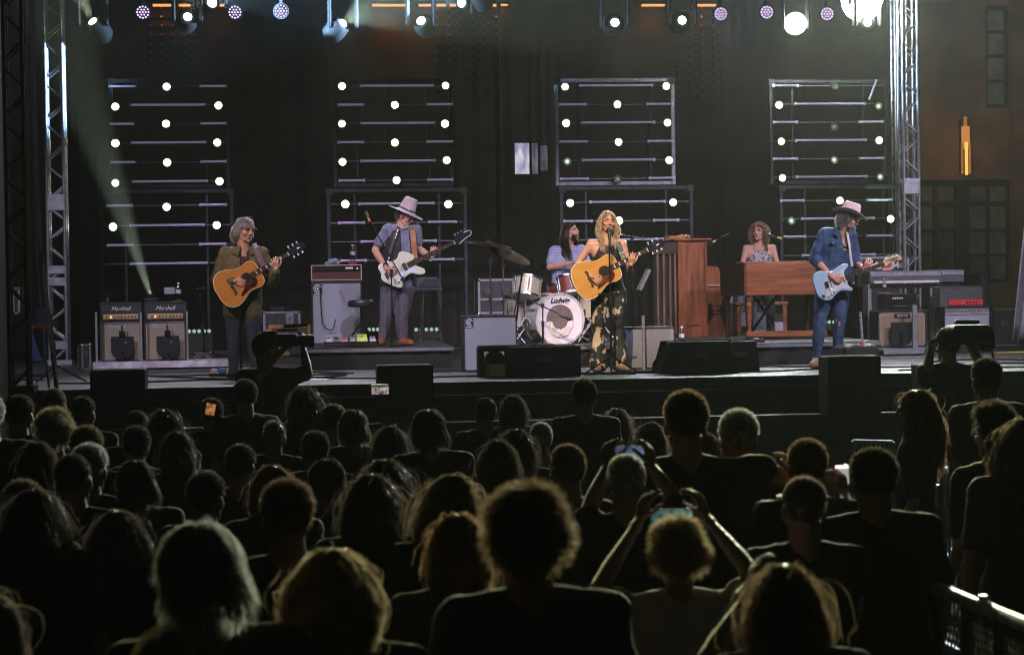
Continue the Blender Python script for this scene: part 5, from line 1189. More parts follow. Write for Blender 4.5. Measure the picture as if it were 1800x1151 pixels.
o = bpy.data.objects['mic_baffle.002']; o.location = t.location; tag(o, 'black baffle hung in front of the tweed amplifier', 'baffle')
pf = thing('picture_frame', 'small silver framed photograph on the tweed amplifier', 'picture', (at(509, 540, Y+.1).x, Y+.1, b+.002))
MB().box((0, 0, .085), (.105, .015, .16), bev=.008).build('frame', ALU, pf); MB().box((0, -.009, .085), (.075, .004, .125)).build('photograph', ramp_mat('faded_photo', 'noise', 18, (.12, .11, .13), (.45, .42, .48), .4, .6), pf)
ps = thing('acrylic_shield', 'clear acrylic sheet in front of the tweed amplifier', 'shield', (at(518, 580, Y-.2).x, Y-.2, DECK)); MB().box((0, 0, .42), (.5, .005, .72)).build('sheet', GLASS, ps); MB().box((.25, 0, .42), (.02, .018, .74)).build('post', ALU, ps); MB().box((0, 0, .03), (.5, .05, .05)).build('foot', BLK, ps)
# bass rig
t, c, Y, W_, a, b = cab(548, 496, 637, 606, 24.0, .4, 'bass_cabinet', 'tall grey cloth bass speaker cabinet under the cream-trimmed amp', 'speaker cabinet', TOLEX, GREYCL, RISER, .018)
def amblem(t, x, z, s=.11):
    MB().box((x, .006, z), (s, .012, s*1.15), bev=.003).build('badge', mat('badge_black', (.01, .01, .01), .4), t)
    for r_ in (.42, .26): MB().tube([(x+s*r_*math.cos(a_), -.002, z+s*.08+s*r_*math.sin(a_)) for a_ in [2*math.pi*j/14*.86+.2 for j in range(15)]], s*.045, 5).build('badge_ring', LET, t)
    MB().lathe([(s*.12, 0), (s*.12, .004)], (x, -.001, z+s*.08), (0, -1, 0), 10).build('badge_dot', LET, t); MB().box((x, -.001, z-s*.5), (s*.8, .004, s*.1)).build('badge_bar', LET, t)
amblem(t, -W_/2+.075, (b-a)-.09)
corners(t, W_, b-a, CHR, .018)
cable([(c-.2, Y-.02, b-.05), (c-.19, Y-.03, b-.35), (c-.16, Y-.05, a+.22), (c-.06, Y-.06, a+.18), (c-.02, Y-.05, a+.3)], .006, RUB, 'thin black lead drooping across the grey bass cabinet')
t, c, Y_, W2, a2, b2_ = cab(547, 467, 636, 494.5, 24.0, .3, 'bass_amp_head', 'cream-trimmed bass amp head with brown grille and water bottle on it', 'amplifier', mat('cream_pink_vinyl', (.62, .45, .36), .5), mat('oxblood_grille', (.10, .025, .025), .75, var=.2, nscale=120), b+.012, .012)
MB().box((0, -.001, (b2_-a2)-.045), (W2-.06, .014, .055)).build('control_panel', BLKM, t); knobs(t, -W2*.38, W2*.0, 9, -.01, (b2_-a2)-.047, .009, CHR); MB().box((W2*.25, -.01, (b2_-a2)-.04), (.09, .006, .02)).build('name_plate', LET, t); MB().box((W2*.41, -.01, (b2_-a2)-.045), (.012, .01, .02)).build('pilot_light', glow('blue_pilot', (.3, .6, 1), 1.5), t)
p = at(620, 464, Y+.12); p.z = b2_+.001; tag(MB().lathe([(.05, 0), (.055, .01), (.05, .045)], p, n=20).build('wooden_puck', WOODB, smooth=True), 'wooden coaster under the bottle on the bass amp', 'coaster')
bottle(620, 440, Y+.12, b2_+.046, .2, 'water bottle on the cream-trimmed bass amp head')
q = MB(); 
for i in range(9): q.ell((at(584, 459, Y+.12).x+random.uniform(-.08, .08), Y+.1+random.uniform(-.05, .05), b2_+random.uniform(.015, .06)), (.05, .05, .025), n=10, m=6)
me = remesh(q, .008, 2, .012, 25); o = linkmesh(me, 'towel', mat('grey_blue_towel', (.25, .3, .42), .9, var=.4), None); tag(o, 'crumpled grey-blue cloth on the bass amp', 'towel')
# stool, pedals, lap keyboard
p = onz(634, 604, RISER); p.y += .0; p = V(p.x, Yd(634, 23.6), RISER); t = thing('drum_stool', 'round black padded stool beside the grey bass cabinet', 'stool', p); zt = at(634, 527, p.y).z-RISER
MB().lathe([(.12, 0), (.155, .01), (.165, .05), (.15, .085), (.10, .092)], (0, 0, zt-.09), n=24).build('seat', mat('black_vinyl', (.02, .02, .025), .35), t, smooth=True); MB().cyl((0, 0, .12), (0, 0, zt-.09), .016, n=10).build('pole', BLKM, t, smooth=True)
for a_ in (30, 150, 270): MB().cyl((0, 0, .26), (.22*math.cos(R(a_)), .22*math.sin(R(a_)), .01), .011, n=8).build('leg', BLKM, t, smooth=True)
p = V(at(618, 605, Yd(618, 22.6)).x, Yd(618, 22.65), RISER); t = thing('pedalboard', 'low black pedal rack with coloured pedals at the bassist\'s feet', 'pedalboard', p)
for z in (.02, .06): MB().box((0, 0, z), (.62, .26, .012)).build('shelf', BLKM, t)
for x in (-.3, 0, .3): MB().box((x, -.12, .04), (.014, .014, .055)).build('strut', BLKM, t)
for i, (x, cc, sx, h) in enumerate(((-.26, (.75, .75, .72), .075, .05), (-.17, (.05, .06, .1), .06, .04), (-.08, (.75, .18, .28), .085, .035), (.01, (.25, .25, .3), .06, .05), (.12, (.62, .75, .12), .13, .06), (.24, (.3, .3, .36), .07, .04))):
    MB().add([(x-sx/2, -.10, .067), (x+sx/2, -.10, .067), (x+sx/2, .10, .067), (x-sx/2, .10, .067), (x-sx/2*.85, -.09, .067+h*.7), (x+sx/2*.85, -.09, .067+h*.7), (x+sx/2*.85, .09, .067+h*1.3), (x-sx/2*.85, .09, .067+h*1.3)], [(3, 2, 1, 0), (4, 5, 6, 7), (0, 1, 5, 4), (1, 2, 6, 5), (2, 3, 7, 6), (3, 0, 4, 7)]).build('pedal', mat('effect_paint%d' % i, cc, .4), t)
    MB().lathe([(.008, 0), (.008, .012)], (x, -.05, .067+h*.8), Z3, 8).build('footswitch', CHR, t)
t = thing('lap_keyboard', 'small grey keyboard box on slanted chrome legs behind the bassist', 'keyboard', V(at(754, 605, Yd(754, 23.9)).x, Yd(754, 23.9), RISER)); Yk = t.location.y; zt = at(754, 487, Yk).z-RISER; zb = at(754, 512, Yk).z-RISER
MB().box((0, .15, zb+.025), (.34, .4, .05), bev=.01).build('case', mat('grey_tolex', (.12, .12, .15), .6, bump=.3, bscale=200), t); MB().add([(-.14, 0, zb+.05), (.16, 0, zb+.05), (.16, .3, zb+.05), (-.14, .3, zb+.05), (-.13, .02, zt-.02), (.14, .02, zt-.02), (.14, .28, zt), (-.13, .28, zt)], [(3, 2, 1, 0), (4, 5, 6, 7), (0, 1, 5, 4), (1, 2, 6, 5), (2, 3, 7, 6), (3, 0, 4, 7)]).build('cover', mat('quilted_grey', (.10, .10, .12), .8, bump=.5, bscale=30), t, bevel=.015)
for x, dx in ((-.06, -.02), (.12, .05)):
    for y in (.02, .3): MB().cyl((x, y, zb), (x+dx, y, .01), .013, n=8).build('leg', CHR, t, smooth=True)
p = V(at(691, 606, Yd(691, 22.5)).x, Yd(691, 22.6), RISER); tp = at(688, 478, p.y)
stand(p, tp, 'boom mic stand crossing in front of the bassist', 'round', (at(707, 489, p.y), at(643, 376, p.y)))
mic(at(643, 372, p.y), (-.4, 0, 1), 'slim microphone at the raised boom tip by the bassist', m=ALUD, L=.08, r=.013)
for py in (384, 389): q_ = at(649, py, p.y); 
tag(MB().cyl(at(646.5, 382, p.y), at(650, 389, p.y), .013, n=8).build('tape_band', mat('orange_tape', (.8, .25, .08), .5)), 'orange tape band near the tip of the bassist\'s boom', 'tape')
# front speaker cabinets
t, c, Y, W_, a, b = cab(815, 556, 909, 653, 21.4, .42, 'speaker_cabinet', 'square grey cloth speaker cabinet with round emblem beside the drums', 'speaker cabinet', TOLEX, GREYCL, DECK, .014); amblem(t, -W_/2+.065, (b-a)-.075, .085); corners(t, W_, b-a, CHR, .018)
t, c, Y, W_, a, b = cab(1092, 571, 1187, 644, 21.35, .42, 'speaker_cabinet', 'silver sparkle cloth speaker cabinet beside the singer', 'speaker cabinet', TOLEX, SPARK, DECK, .014); corners(t, W_, b-a, CHR, .014)
ps = thing('acrylic_shield', 'clear acrylic shield with a pale post before the sparkle cabinet', 'shield', (c, Y-.12, DECK)); hh = at(1130, 556, Y-.12).z-DECK
MB().box((0, 0, hh/2+.002), (W_*.98, .005, hh)).build('sheet', GLASS, ps); MB().box((at(1131, 600, Y-.12).x-c, -.005, hh/2), (.03, .02, hh+.02), bev=.003).build('post', ALU, ps)
# ------------------------------------------------------------------ drums
Yd0 = Yd(985, 22.75); kc = at(984, 561.5, Yd0); KR = .298
sh = mat('champagne_sparkle', (.55, .48, .34), .3, .2, var=.3, nscale=150, col2=(.8, .74, .6))
def drum(c, ax, r, L, m, label, name='tom_drum', lugs=6, front=None, top=True, hoopm=CHR):
    ax = Vector(ax).normalized(); t = thing(name, label, 'drum', c)
    MB().lathe([(r*.97, 0), (r*.97, L)], c, ax, 36).build('shell', m, t, True, True)
    x, y, z = basis(ax)
    for h in (0, L): MB().lathe([(r*.97, h-.012), (r*1.03, h-.012), (r*1.03, h+.012), (r*.985, h+.012)], c, ax, 36, ring=1).build('hoop', hoopm, t, True, True)
    for e, mm in ((-.002, front or mat('drum_head', (.72, .72, .76), .5, var=.04)), (L+.002, mat('drum_head', (.72, .72, .76), .5))): MB().lathe([(r*.965, e-.001), (r*.965, e+.001)], c, ax, 36).build('drumhead', mm, t, True)
    for i in range(lugs):
        a_ = 2*math.pi*(i+.5)/lugs; d = x*math.cos(a_)+y*math.sin(a_); MB().box(c+d*(r+.004)+ax*(L*.5), (.02, .02, .02)).build('lug', CHR, t, True) if False else MB().cyl(c+d*(r*.98+.008)+ax*L*.2, c+d*(r*.98+.008)+ax*L*.8, .009, n=8).build('lug', CHR, t, True, True)
        MB().cyl(c+d*(r*1.0+.012)-ax*.0, c+d*(r*1.0+.012)+ax*L, .0035, n=5).build('tension_rod', CHR, t, True, True)
    return t
kax = Vector((-.30, 1, 0)).normalized()
kt = drum(kc, kax, KR, .36, mat('white_pearl', (.62, .62, .55), .3, var=.3, nscale=6, stretch=(1, 6, 6)), 'big bass drum with pale front head and script lettering', 'bass_drum', 8, mat('white_drum_head', (.80, .77, .88), .6, var=.02, nscale=3), hoopm=mat('pearl_hoop', (.55, .55, .5), .25, var=.3))
kx = kax.cross(Z3).normalized()
if kx.x < 0: kx = -kx
kn = -kax
MB().lathe([(KR*.57, 0), (KR*.57, .002)], kc+kn*.004, kn, 32).build('port_hole', mat('port_grey', (.17, .13, .14), .8, var=.2), kt, True)
q = MB(); 
for i in range(17):
    a_ = -2.95+2.75*i/16; q.ell(kc+kn*.010+kx*math.cos(a_)*KR*.44+Z3*(math.sin(a_)*KR*.40-.035), (.05, .010, .045+.012*math.sin(i*2.1)), (kx, kn, Z3), 10, 6)
q.prism([(x*KR, z*KR) for x, z in ((-.5, -.33), (-.2, -.5), (.15, -.55), (.5, -.3), (.35, -.62), (0, -.74), (-.35, -.62))], kc+kn*.006, kx, Z3, kn, .010)
linkmesh(remesh(q, .009, 2, .008, 22), 'blanket', mat('white_blanket', (.7, .65, .68), .9, var=.1), kt)
text('Ludwig', .082, mat('lettering_black', (.01, .01, .01), .5, var=0), kt, kc+kn*.006+Z3*KR*.72+kx*.0, kx, Z3, 'lettering', .001, .3, .003)
for s in (-1, 1): MB().cyl(kc+kax*.08+kx*s*KR*.75-Z3*KR*.5, V(kc.x+s*.36, kc.y-.04, RISER+.01), .009, n=8).build('spur', CHR, kt, True, True)
kt2 = drum(at(925, 523, Yd0+.15), (.16, .35, 1), .165, .22, sh, 'champagne sparkle rack tom above the bass drum', 'rack_tom', 6)
drum(at(918, 575, Yd0+.5), (0, 0, 1), .2, .35, sh, 'champagne floor tom half hidden behind the grey cabinet', 'floor_tom', 6)
drum(at(1003, 516, Yd0+.35), (-.1, .25, 1), .14, .2, mat('red_wood_drum', (.22, .05, .03), .25, coat=.4), 'red-brown small tom by the singer\'s elbow', 'rack_tom', 6)
drum(at(1042, 560, Yd0+.5), (0, 0, 1), .2, .35, sh, 'floor tom in the shadow behind the singer\'s legs', 'floor_tom', 6)
drum(at(985, 520, Yd0+.75), (0, .1, 1), .17, .13, MC['red_wood_drum'], 'snare drum in front of the seated drummer', 'snare_drum', 6)
BRZ = mat('dark_bronze', (.10, .055, .035), .35, .85, var=.3, nscale=4)
def cymbal(px, py, Y, r, ax, label):
    c = at(px, py, Y); t = thing('cymbal', label, 'cymbal', c)
    MB().lathe([(r, 0), (r*.6, .016), (r*.18, .026), (r*.15, .04), (.012, .048), (.008, .03), (r*.15, .032), (r*.6, .010), (r*.99, -.003)], c, ax, 36).build('disc', BRZ, t, True, True); MB().cyl(c, c+Vector(ax).normalized()*.08, .006, n=6).build('wing_nut', CHR, t, True); return c
ca = cymbal(857, 430, Yd0+.1, .26, (.12, -.12, 1), 'thin dark cymbal seen nearly edge on above the grey cabinet')
cb = cymbal(893, 447, Yd0+.25, .28, (.42, -.30, 1), 'large dark cymbal tilted towards the drummer')
def hw(base, top, label, boom=None):
    t = thing('cymbal_stand', label, 'stand', base); base = Vector(base); top = Vector(top)
    MB().cyl(base+Z3*.1, base.lerp(top, .5), .014, n=8).build('lower_pole', CHR, t, True, True); MB().cyl(base.lerp(top, .5), top, .009, n=8).build('upper_pole', CHR, t, True, True)
    for a_ in (90, 210, 330): MB().cyl(base+Z3*.30, base+V(.26*math.cos(R(a_)), .26*math.sin(R(a_)), .01), .01, n=6).build('leg', CHR, t, True, True)
    for f in (.5, .93): MB().cyl(base.lerp(top, f)-Z3*.03, base.lerp(top, f)+Z3*.03, .022, n=10).build('clutch', CHR, t, True, True)
    if boom: MB().cyl(top, boom, .007, n=6).build('boom', CHR, t, True, True)
p = V(at(862, 550, Yd0+.1).x, Yd0+.1, RISER); hw(p, at(862, 450, Yd0+.1), 'chrome boom stand for the thin cymbal', ca)
p = V(at(886, 550, Yd0+.25).x, Yd0+.25, RISER); hw(p, at(884, 458, Yd0+.25), 'chrome stand for the large tilted cymbal', cb)
p = V(at(1047, 590, Yd0+.2).x, Yd0+.2, RISER); hw(p, at(1043, 500, Yd0+.2), 'chrome stand in the tangle right behind the singer', at(1050, 478, Yd0+.3))
for i, (xa, ya, xb, yb_) in enumerate(((925, 595, 921, 530), (937, 600, 945, 560), (1030, 600, 1026, 545), (1045, 598, 1036, 560))):
    a_ = at(xa, ya, Yd0+.12+.06*i); a_.z = RISER+.01; hw(a_, at(xb, yb_, Yd0+.12+.06*i), ['short chrome stand under the champagne tom', 'short chrome stand beside the bass drum shell', 'short chrome stand at the bass drum spur', 'short chrome pedal stand behind the singer'][i])
p = V(at(954, 600, Yd0-.4).x, Yd0-.42, RISER); stand(p, at(954, 538, p.y), 'low boom mic stand aimed at the bass drum', 'round', (at(936, 530, p.y), at(992, 556, p.y)))
mic(at(1000, 559.5, p.y), (1, 0, -.35), 'stubby black microphone before the bass drum head', L=.12, r=.03)
stand(V(at(905, 552, 22.1).x, Yd0-.3, RISER), at(918, 470, Yd0-.3), 'black boom stand leaning over the champagne tom', 'round', (at(903, 555, Yd0-.3), at(922, 466, Yd0-.3)))
t = thing('drum_throne', 'dark drum stool under the drummer', 'stool', V(at(990, 600, Y3_).x, Y3_+.05, RISER)); zs_ = at(995, 536, Y3_).z-RISER
MB().lathe([(.15, 0), (.17, .03), (.15, .09)], (0, 0, zs_-.09), n=20).build('seat', MC['black_vinyl'], t, smooth=True); MB().cyl((0, 0, 0), (0, 0, zs_-.08), .02, n=8).build('pole', CHR, t)
rcase(840, 490, 905, 552, 25.2, .5, 'road case with pale edges behind the cymbal stands', None, latch=2, lines=(.42,))
o = rcase(462, 503, 464, 505, 60, .01, 'x', None) if False else None
# ------------------------------------------------------------------ singer's stand and neighbours
b_ = fl(1076, 656)+V(0, -.30, 0); b_ = V(at(1075, 650, Y4-.42).x, Y4-.42, DECK); stand(b_, at(1071, 425, b_.y), 'singer\'s straight black mic stand', 'tripod', None, tripz=.5)
mic(at(1070, 404, b_.y+.04), (-.05, .30, 1), 'black microphone at the singer\'s lips', L=.19, r=.027)
tag(MB().box(at(1075, 517, b_.y-.02), (.28, .012, .016)).build('holder_bar', BLKM), 'short dark bar clamped across the singer\'s mic stand', 'holder')
b_ = V(at(1112, 600, Y4+.9).x, Y4+.9, RISER); stand(b_, at(1111, 418, b_.y), 'tall dark mic stand behind the singer\'s guitar neck', 'round', (at(1094, 414, b_.y), at(1132, 419, b_.y)))
t = thing('music_stand', 'tilted grey music stand between singer and piano', 'music stand', V(at(1120, 600, Y4+1.0).x, Y4+1.0, RISER)); a_, b2 = at(1123, 510, Y4+1.0), at(1140, 474, Y4+1.0)
MB().bar(a_, b2, .03, .20).build('tray', mat('tray_steel', (.2, .19, .24), .45, .4), t, True); MB().cyl(V(t.location.x+.05, t.location.y, RISER), a_.lerp(b2, .4), .01, n=8).build('pole', BLKM, t, True)
for s in (-1, 1): MB().cyl(V(t.location.x+.05, t.location.y, RISER+.3), V(t.location.x+.05+s*.2, t.location.y+.1, RISER+.01), .008, n=6).build('leg', BLKM, t, True)
# ------------------------------------------------------------------ piano (side on, keys to the right)
Yp = Yd(1210, 24.6); zt = at(1218, 423, Yp).z; xl = at(1191, 500, Yp).x; xr = at(1243, 500, Yp).x; pw = xr-xl; H = zt-RISER
t = thing('upright_piano', 'tall reddish brown upright piano seen from its side', 'piano', ((xl+xr)/2, Yp, RISER)); PX = t.location.x
MB().box((0, .70, H/2), (pw*.8, 1.38, H), bev=.008).build('case', WOODA, t); MB().box((.0, .0, H/2-.01), (pw-.004, .04, H-.02), bev=.006).build('side_panel', WOODA, t)
MB().box((-pw/2+.03, -.024, H/2), (.055, .018, H-.02), bev=.005).build('stile', WOODA, t); MB().box((pw/2-.02, -.024, H/2), (.035, .018, H-.02), bev=.004).build('stile', WOODA, t)
MB().box((.01, .69, H+.012), (pw+.1, 1.46, .03), bev=.01).build('lid', WOODA, t); MB().box((0, -.03, .16), (pw*.42, .02, .022)).build('moulding', WOODB, t)
# keybed, cheek, leg
kx0 = pw/2; kw_ = at(1287, 500, Yp).x-xr; zk0 = at(1260, 508, Yp).z-RISER; zk1 = at(1255, 468, Yp).z-RISER; zk2 = at(1280, 480, Yp).z-RISER
MB().prism([(kx0, zk0+.03), (kx0, zk1), (kx0+kw_*.42, zk1), (kx0+kw_*.5, zk1-.07), (kx0+kw_*.75, zk1-.09), (kx0+kw_*.98, zk2), (kx0+kw_, zk0+.03)], (0, .0, 0), X3, Z3, Y3, .06).build('key_cheek', WOODA, t)
MB().box((kx0+kw_/2, .70, zk0+.015), (kw_+.01, 1.4, .045), bev=.006).build('keybed', WOODA, t); MB().box((kx0+kw_/2, .0, zk0+.045), (kw_+.02, .05, .014)).build('trim_line', mat('pale_trim', (.5, .28, .22), .4), t)
MB().prism([(kx0, zk0-.01), (kx0+kw_*.95, zk0-.01), (kx0+kw_*.95, zk0-.06), (kx0+kw_*.7, zk0-.14), (kx0+kw_*.55, zk0-.2), (kx0+kw_*.3, zk0-.22), (kx0+kw_*.12, zk0-.17), (kx0, zk0-.24)], (0, .01, 0), X3, Z3, Y3, .05).build('bracket', WOODA, t)
MB().lathe([(.02, 0), (.045, .004), (.045, .05), (.02, .055)], (kx0+kw_*.8, .0, zk0-.09), (0, -1, 0), 16).build('scroll', WOODA, t, smooth=True)
lx = kx0+kw_*.38
MB().lathe([(.02, 0), (.045, .02), (.02, .05), (.03, .09), (.055, .22), (.055, .27), (.03, .30), (.05, .325), (.03, .345), (.055, .37), (.05, .40)], (lx, .07, zk0-.62), n=18).build('turned_leg', WOODA, t, smooth=True)
MB().prism([(kx0, .0), (kx0+kw_*.8, .0), (kx0+kw_*.8, .13), (kx0+kw_*.75, .14), (kx0+kw_*.68, .20), (kx0+kw_*.5, .27), (kx0+kw_*.25, .25), (kx0+kw_*.1, .17), (kx0, .15)], (0, .02, 0), X3, Z3, Y3, .1).build('foot_block', WOODA, t)
MB().box((kx0+kw_*.5, .72, zk0+.04), (kw_*.6, 1.3, .03)).build('keyboard_keys', WHITE, t)
# back of the piano with wooden posts
xb = at(1150, 500, Yp).x-PX; bd = MB()
MB().box(((xb-pw/2)/2, .06, H/2+.04), (-xb-pw/2-.006, .03, H*.9)).build('back_board', mat('dark_soundboard', (.03, .022, .02), .7), t)
MB().box(((xb-pw/2)/2, .02, H-.09), (-xb-pw/2, .06, .14)).build('back_rail', mat('dark_frame_wood', (.035, .02, .015), .6), t)
for px in (1156, 1167, 1178, 1187): MB().box((at(px, 500, Yp).x-PX, .015, H*.46), (.03, .05, H*.84), bev=.004).build('back_post', mat('post_wood', (.15, .09, .045), .6, var=.4, nscale=3, stretch=(8, 8, .6)), t)
# tambourine
c = at(1186, 414, Yp+.15); c.z = zt+.045
tb = thing('tambourine', 'wooden tambourine lying on top of the piano', 'tambourine', c); q = []
for i in range(25): a_ = 2*math.pi*i/24; q.append((.13*math.cos(a_), .13*math.sin(a_), 0))
MB().lathe([(.125, -.018), (.132, -.018), (.132, .018), (.125, .018)], n=28, ring=1).build('hoop', mat('pale_hoop_wood', (.5, .26, .10), .4), tb, smooth=True)
for i in range(8): a_ = 2*math.pi*i/8; MB().lathe([(.02, -.002), (.02, .002)], (.13*math.cos(a_), .13*math.sin(a_), 0), Z3, 8).build('jingle', mat('brass', (.8, .55, .2), .25, 1), tb)
c = at(1202, 410, Yp+.2); c.z = zt+.055; q = MB()
for i in range(5): q.ell(c+V(.03*i-.06, .02*(i % 2), .01*(i % 2)), (.022, .022, .022), n=8, m=6)
tag(q.build('shaker', mat('pale_hoop_wood', (.5, .26, .10), .4), smooth=True), 'cluster of wooden shaker beads on the piano lid', 'shaker')
b_ = V(at(1246, 470, Yp+.6).x, Yp+.6, RISER); stand(b_, at(1249, 428, b_.y), 'mic stand rising behind the piano edge', 'round', (at(1249, 428, b_.y), at(1276, 414, b_.y)))
mic(at(1279, 413, b_.y), (1, 0, .3), 'dim red-tipped microphone pointing away over the piano', L=.09, r=.016)
tag(MB().cyl(at(1253, 426, b_.y), at(1258, 423, b_.y), .012, n=8).build('tape_band', mat('yellow_tape', (.8, .6, .1), .5)), 'yellow tape band on the boom above the piano', 'tape')
p = V(at(1198, 600, Yp-.9).x, ykk+.1, RISER); bottle(1198, 580, ykk+.12, RISER, .2, 'water bottle on the riser edge in front of the piano')
# ------------------------------------------------------------------ organ
Yo = Yd(1375, 23.6); xl = at(1311, 490, Yo).x; xr = at(1452, 490, Yo).x; z1 = at(1375, 461, Yo).z-RISER; z0 = at(1375, 519, Yo).z-RISER; ow = xr-xl
t = thing('organ', 'wide walnut console organ on turned legs, its back to the audience', 'organ', ((xl+xr)/2, Yo, RISER))
MB().box((0, .0, (z0+z1)/2), (ow, .03, z1-z0-.01), bev=.004).build('back_panel', WOODB, t); MB().box((0, -.012, z0+.03), (ow+.02, .03, .055), bev=.008).build('lower_moulding', WOODB, t); MB().box((.0, .22, z1+.0), (ow+.06, .44, .025), bev=.006).build('top', WOODB, t)
for s in (-1, 1): MB().box((s*(ow/2+.0), .30, (z0+z1)/2), (.03, .58, z1-z0-.03)).build('side_panel', WOODB, t)
MB().add([(-ow/2-.02, .02, z0), (-ow/2-.02, .02, z1-.01), (-ow/2-.19, .55, z1-.01), (-ow/2-.19, .55, z0), (-ow/2-.016, .6, z0), (-ow/2-.016, .6, z1-.01)], [(0, 1, 2, 3), (3, 2, 5, 4), (0, 4, 5, 1), (1, 5, 2), (0, 3, 4)]).build('end_block', mat('dark_walnut_end', (.045, .016, .009), .7, spec=.15), t)
MB().box((0, .50, z1-.03), (ow*.9, .16, .03)).build('manual', WHITE, t)
for x, y, m in ((-ow/2+.04, .03, WOODB), (ow/2-.04, .03, WOODB), (-ow/2-.12, .5, mat('dark_walnut_end', (.045, .016, .009), .7, spec=.15)), (ow/2-.1, .5, MC['dark_walnut_end'])):
    MB().lathe([(.02, 0), (.022, .02), (.026, .15), (.033, z0-.12), (.036, z0-.09), (.026, z0-.075), (.034, z0-.06), (.034, z0-.04), (.025, z0-.035), (.035, z0)], (x, y, 0), n=14).build('leg', m, t, smooth=True)
MB().box((.0, .02, .055), (ow, .05, .07), bev=.006).build('stretcher', WOODB, t); MB().box((0, .3, .03), (ow*.8, .3, .04)).build('pedalboard_base', mat('dark_walnut_end', (.045, .016, .009), .7, spec=.15), t)
t = thing('bench', 'bench behind the organ on which the woman sits', 'bench', V(at(1336, 520, Y5).x, Y5, RISER)); zs_ = at(1336, 527, Y5).z-RISER
MB().box((0, .05, zs_-.05), (.7, .34, .04), bev=.01).build('seat', WOODB, t)
for s in (-1, 1): MB().box((s*.3, .05, (zs_-.07)/2), (.05, .3, zs_-.07)).build('leg', WOODB, t)
# under-organ clutter
q = thing('keyboard_stand', 'black folding cross stand seen beneath the organ', 'stand', V(at(1345, 560, Yo+.9).x, Yo+.9, RISER))
for s in (-1, 1): MB().bar((s*.22, s*.02, 0), (-s*.22, s*.02, .62), .03).build('leg', BLKM, q)
rcase(1296, 522, 1352, 590, 26.6, .4, 'pale edged case standing behind the organ legs', RISER, pan=mat('grey_laminate', (.16, .16, .2), .5))
rcase(1277, 520, 1288, 596, 24.9, .3, 'narrow white-edged case between piano and organ', RISER, pan=mat('pale_laminate', (.5, .5, .58), .5), latch=0)
c, w_, a, b = span(1362, 566, 1377, 584, Yo+.3); tag(MB().box((c, Yo+.35, (a+b)/2), (w_, .1, b-a), bev=.006).build('paper_pad', mat('grey_pad', (.3, .27, .3), .7)), 'small pale box on a bracket under the organ', 'box')
tag(MB().box((c, Yo+.38, b+.05), (w_*1.1, .12, .09), bev=.006).build('control_box', BLK), 'black control box above the pale box under the organ', 'box')
tag(MB().cyl((c, Yo+.4, RISER), (c, Yo+.4, a), .01).build('bracket_pole', BLKM), 'thin pole holding the boxes under the organ', 'pole')
b_ = V(at(1440, 600, Yo+.7).x, Yo+.7, RISER); stand(b_, at(1438, 424, b_.y), 'boom mic stand reaching across the organ', 'round', (at(1440, 425, b_.y), at(1358, 416, b_.y-.3)))
mic(at(1352, 413, b_.y-.32), (-1, -.2, .45), 'dark microphone at the organ player\'s chin', L=.14, r=.025)
tag(MB().cyl(at(1366, 418, b_.y-.28), at(1374, 419, b_.y-.26), .012, n=8).build('tape_band', MC['yellow_tape']), 'yellow tape band on the organ player\'s boom', 'tape')
p = V(at(1328, 596, ykk+.25).x, ykk+.25, RISER); t = thing('pedalboard', 'small effects pedal with white dial in front of the organ', 'pedal', p); MB().box((0, 0, .02), (.18, .12, .04), bev=.005).build('case', BLK, t); MB().lathe([(.03, 0), (.03, .01)], (0, -.03, .04), Z3, 12).build('dial', WHITE, t); MB().box((0, .07, .05), (.2, .02, .03)).build('rear_panel', BLKM, t)
# ------------------------------------------------------------------ right-hand gear
yr = Yd(1585, 24.3)
c, w_, a, b = span(1553, 623, 1625, 633, yr-.35); t = thing('low_platform', 'low silvery platform under the tan fronted amplifier', 'platform', (c, yr-.35, DECK)); MB().box((0, .35, .07), (w_, .7, .03)).build('top', MC['scratched_aluminium'], t); MB().box((0, -.004, .055), (w_, .012, .07), bev=.003).build('front_edge', ALU, t); MB().box((0, .35, .025), (w_*.9, .6, .05)).build('bearer', BLK, t)
t, c, Y, W_, a, b = cab(1543, 548, 1630, 613, 24.3, .36, 'speaker_cabinet', 'tan fronted speaker cabinet with black name plate', 'speaker cabinet', TOLEX, mat('tan_grille', (.48, .35, .22), .8, var=.1, nscale=150), DECK+.09, .022)
MB().box((0, .004, (b-a)-.065), (W_*.32, .012, .05), bev=.003).build('name_plate', BLK, t); text('REEVES', .042, LET, t, (c, Y-.004, b-.066), X3, Z3, 'lettering', .001, 0, .001); corners(t, W_, b-a, BLK, .03)
q = thing('mic_baffle', 'black rounded baffle on a short stand before the tan cabinet', 'baffle', (at(1584, 600, Y-.12).x, Y-.12, DECK+.09)); MB().prism([(-.12, .31), (.14, .31), (.14, .10), (.11, .05), (.05, .03), (-.05, .03), (-.11, .06), (-.12, .1)], (0, 0, 0), X3, Z3, Y3, .03).build('panel', MC['baffle_black'], q, bevel=.006); MB().lathe([(.07, 0), (.07, .01), (.015, .02), (.009, .04), (.009, .18)], (0, -.03, 0), n=14).build('foot', BLKM, q, smooth=True)
ps = thing('acrylic_shield', 'clear shield with thick pale post before the tan cabinet', 'shield', (c, Y-.2, DECK+.086)); hh = at(1608, 536, Y-.2).z-ps.location.z; MB().box((0, 0, hh/2), (W_*1.05, .005, hh)).build('sheet', GLASS, ps); MB().box((at(1608, 580, Y-.2).x-c, -.006, hh/2), (.06, .025, hh), bev=.004).build('post', ALU, ps)
t, c, Y, W_, a2, b2_ = cab(1553, 517, 1612, 546, 24.3, .26, 'amp_head', 'black amp head with a row of white knobs on the tan cabinet', 'amplifier', TOLEX, BLKM, b+.004, .01)
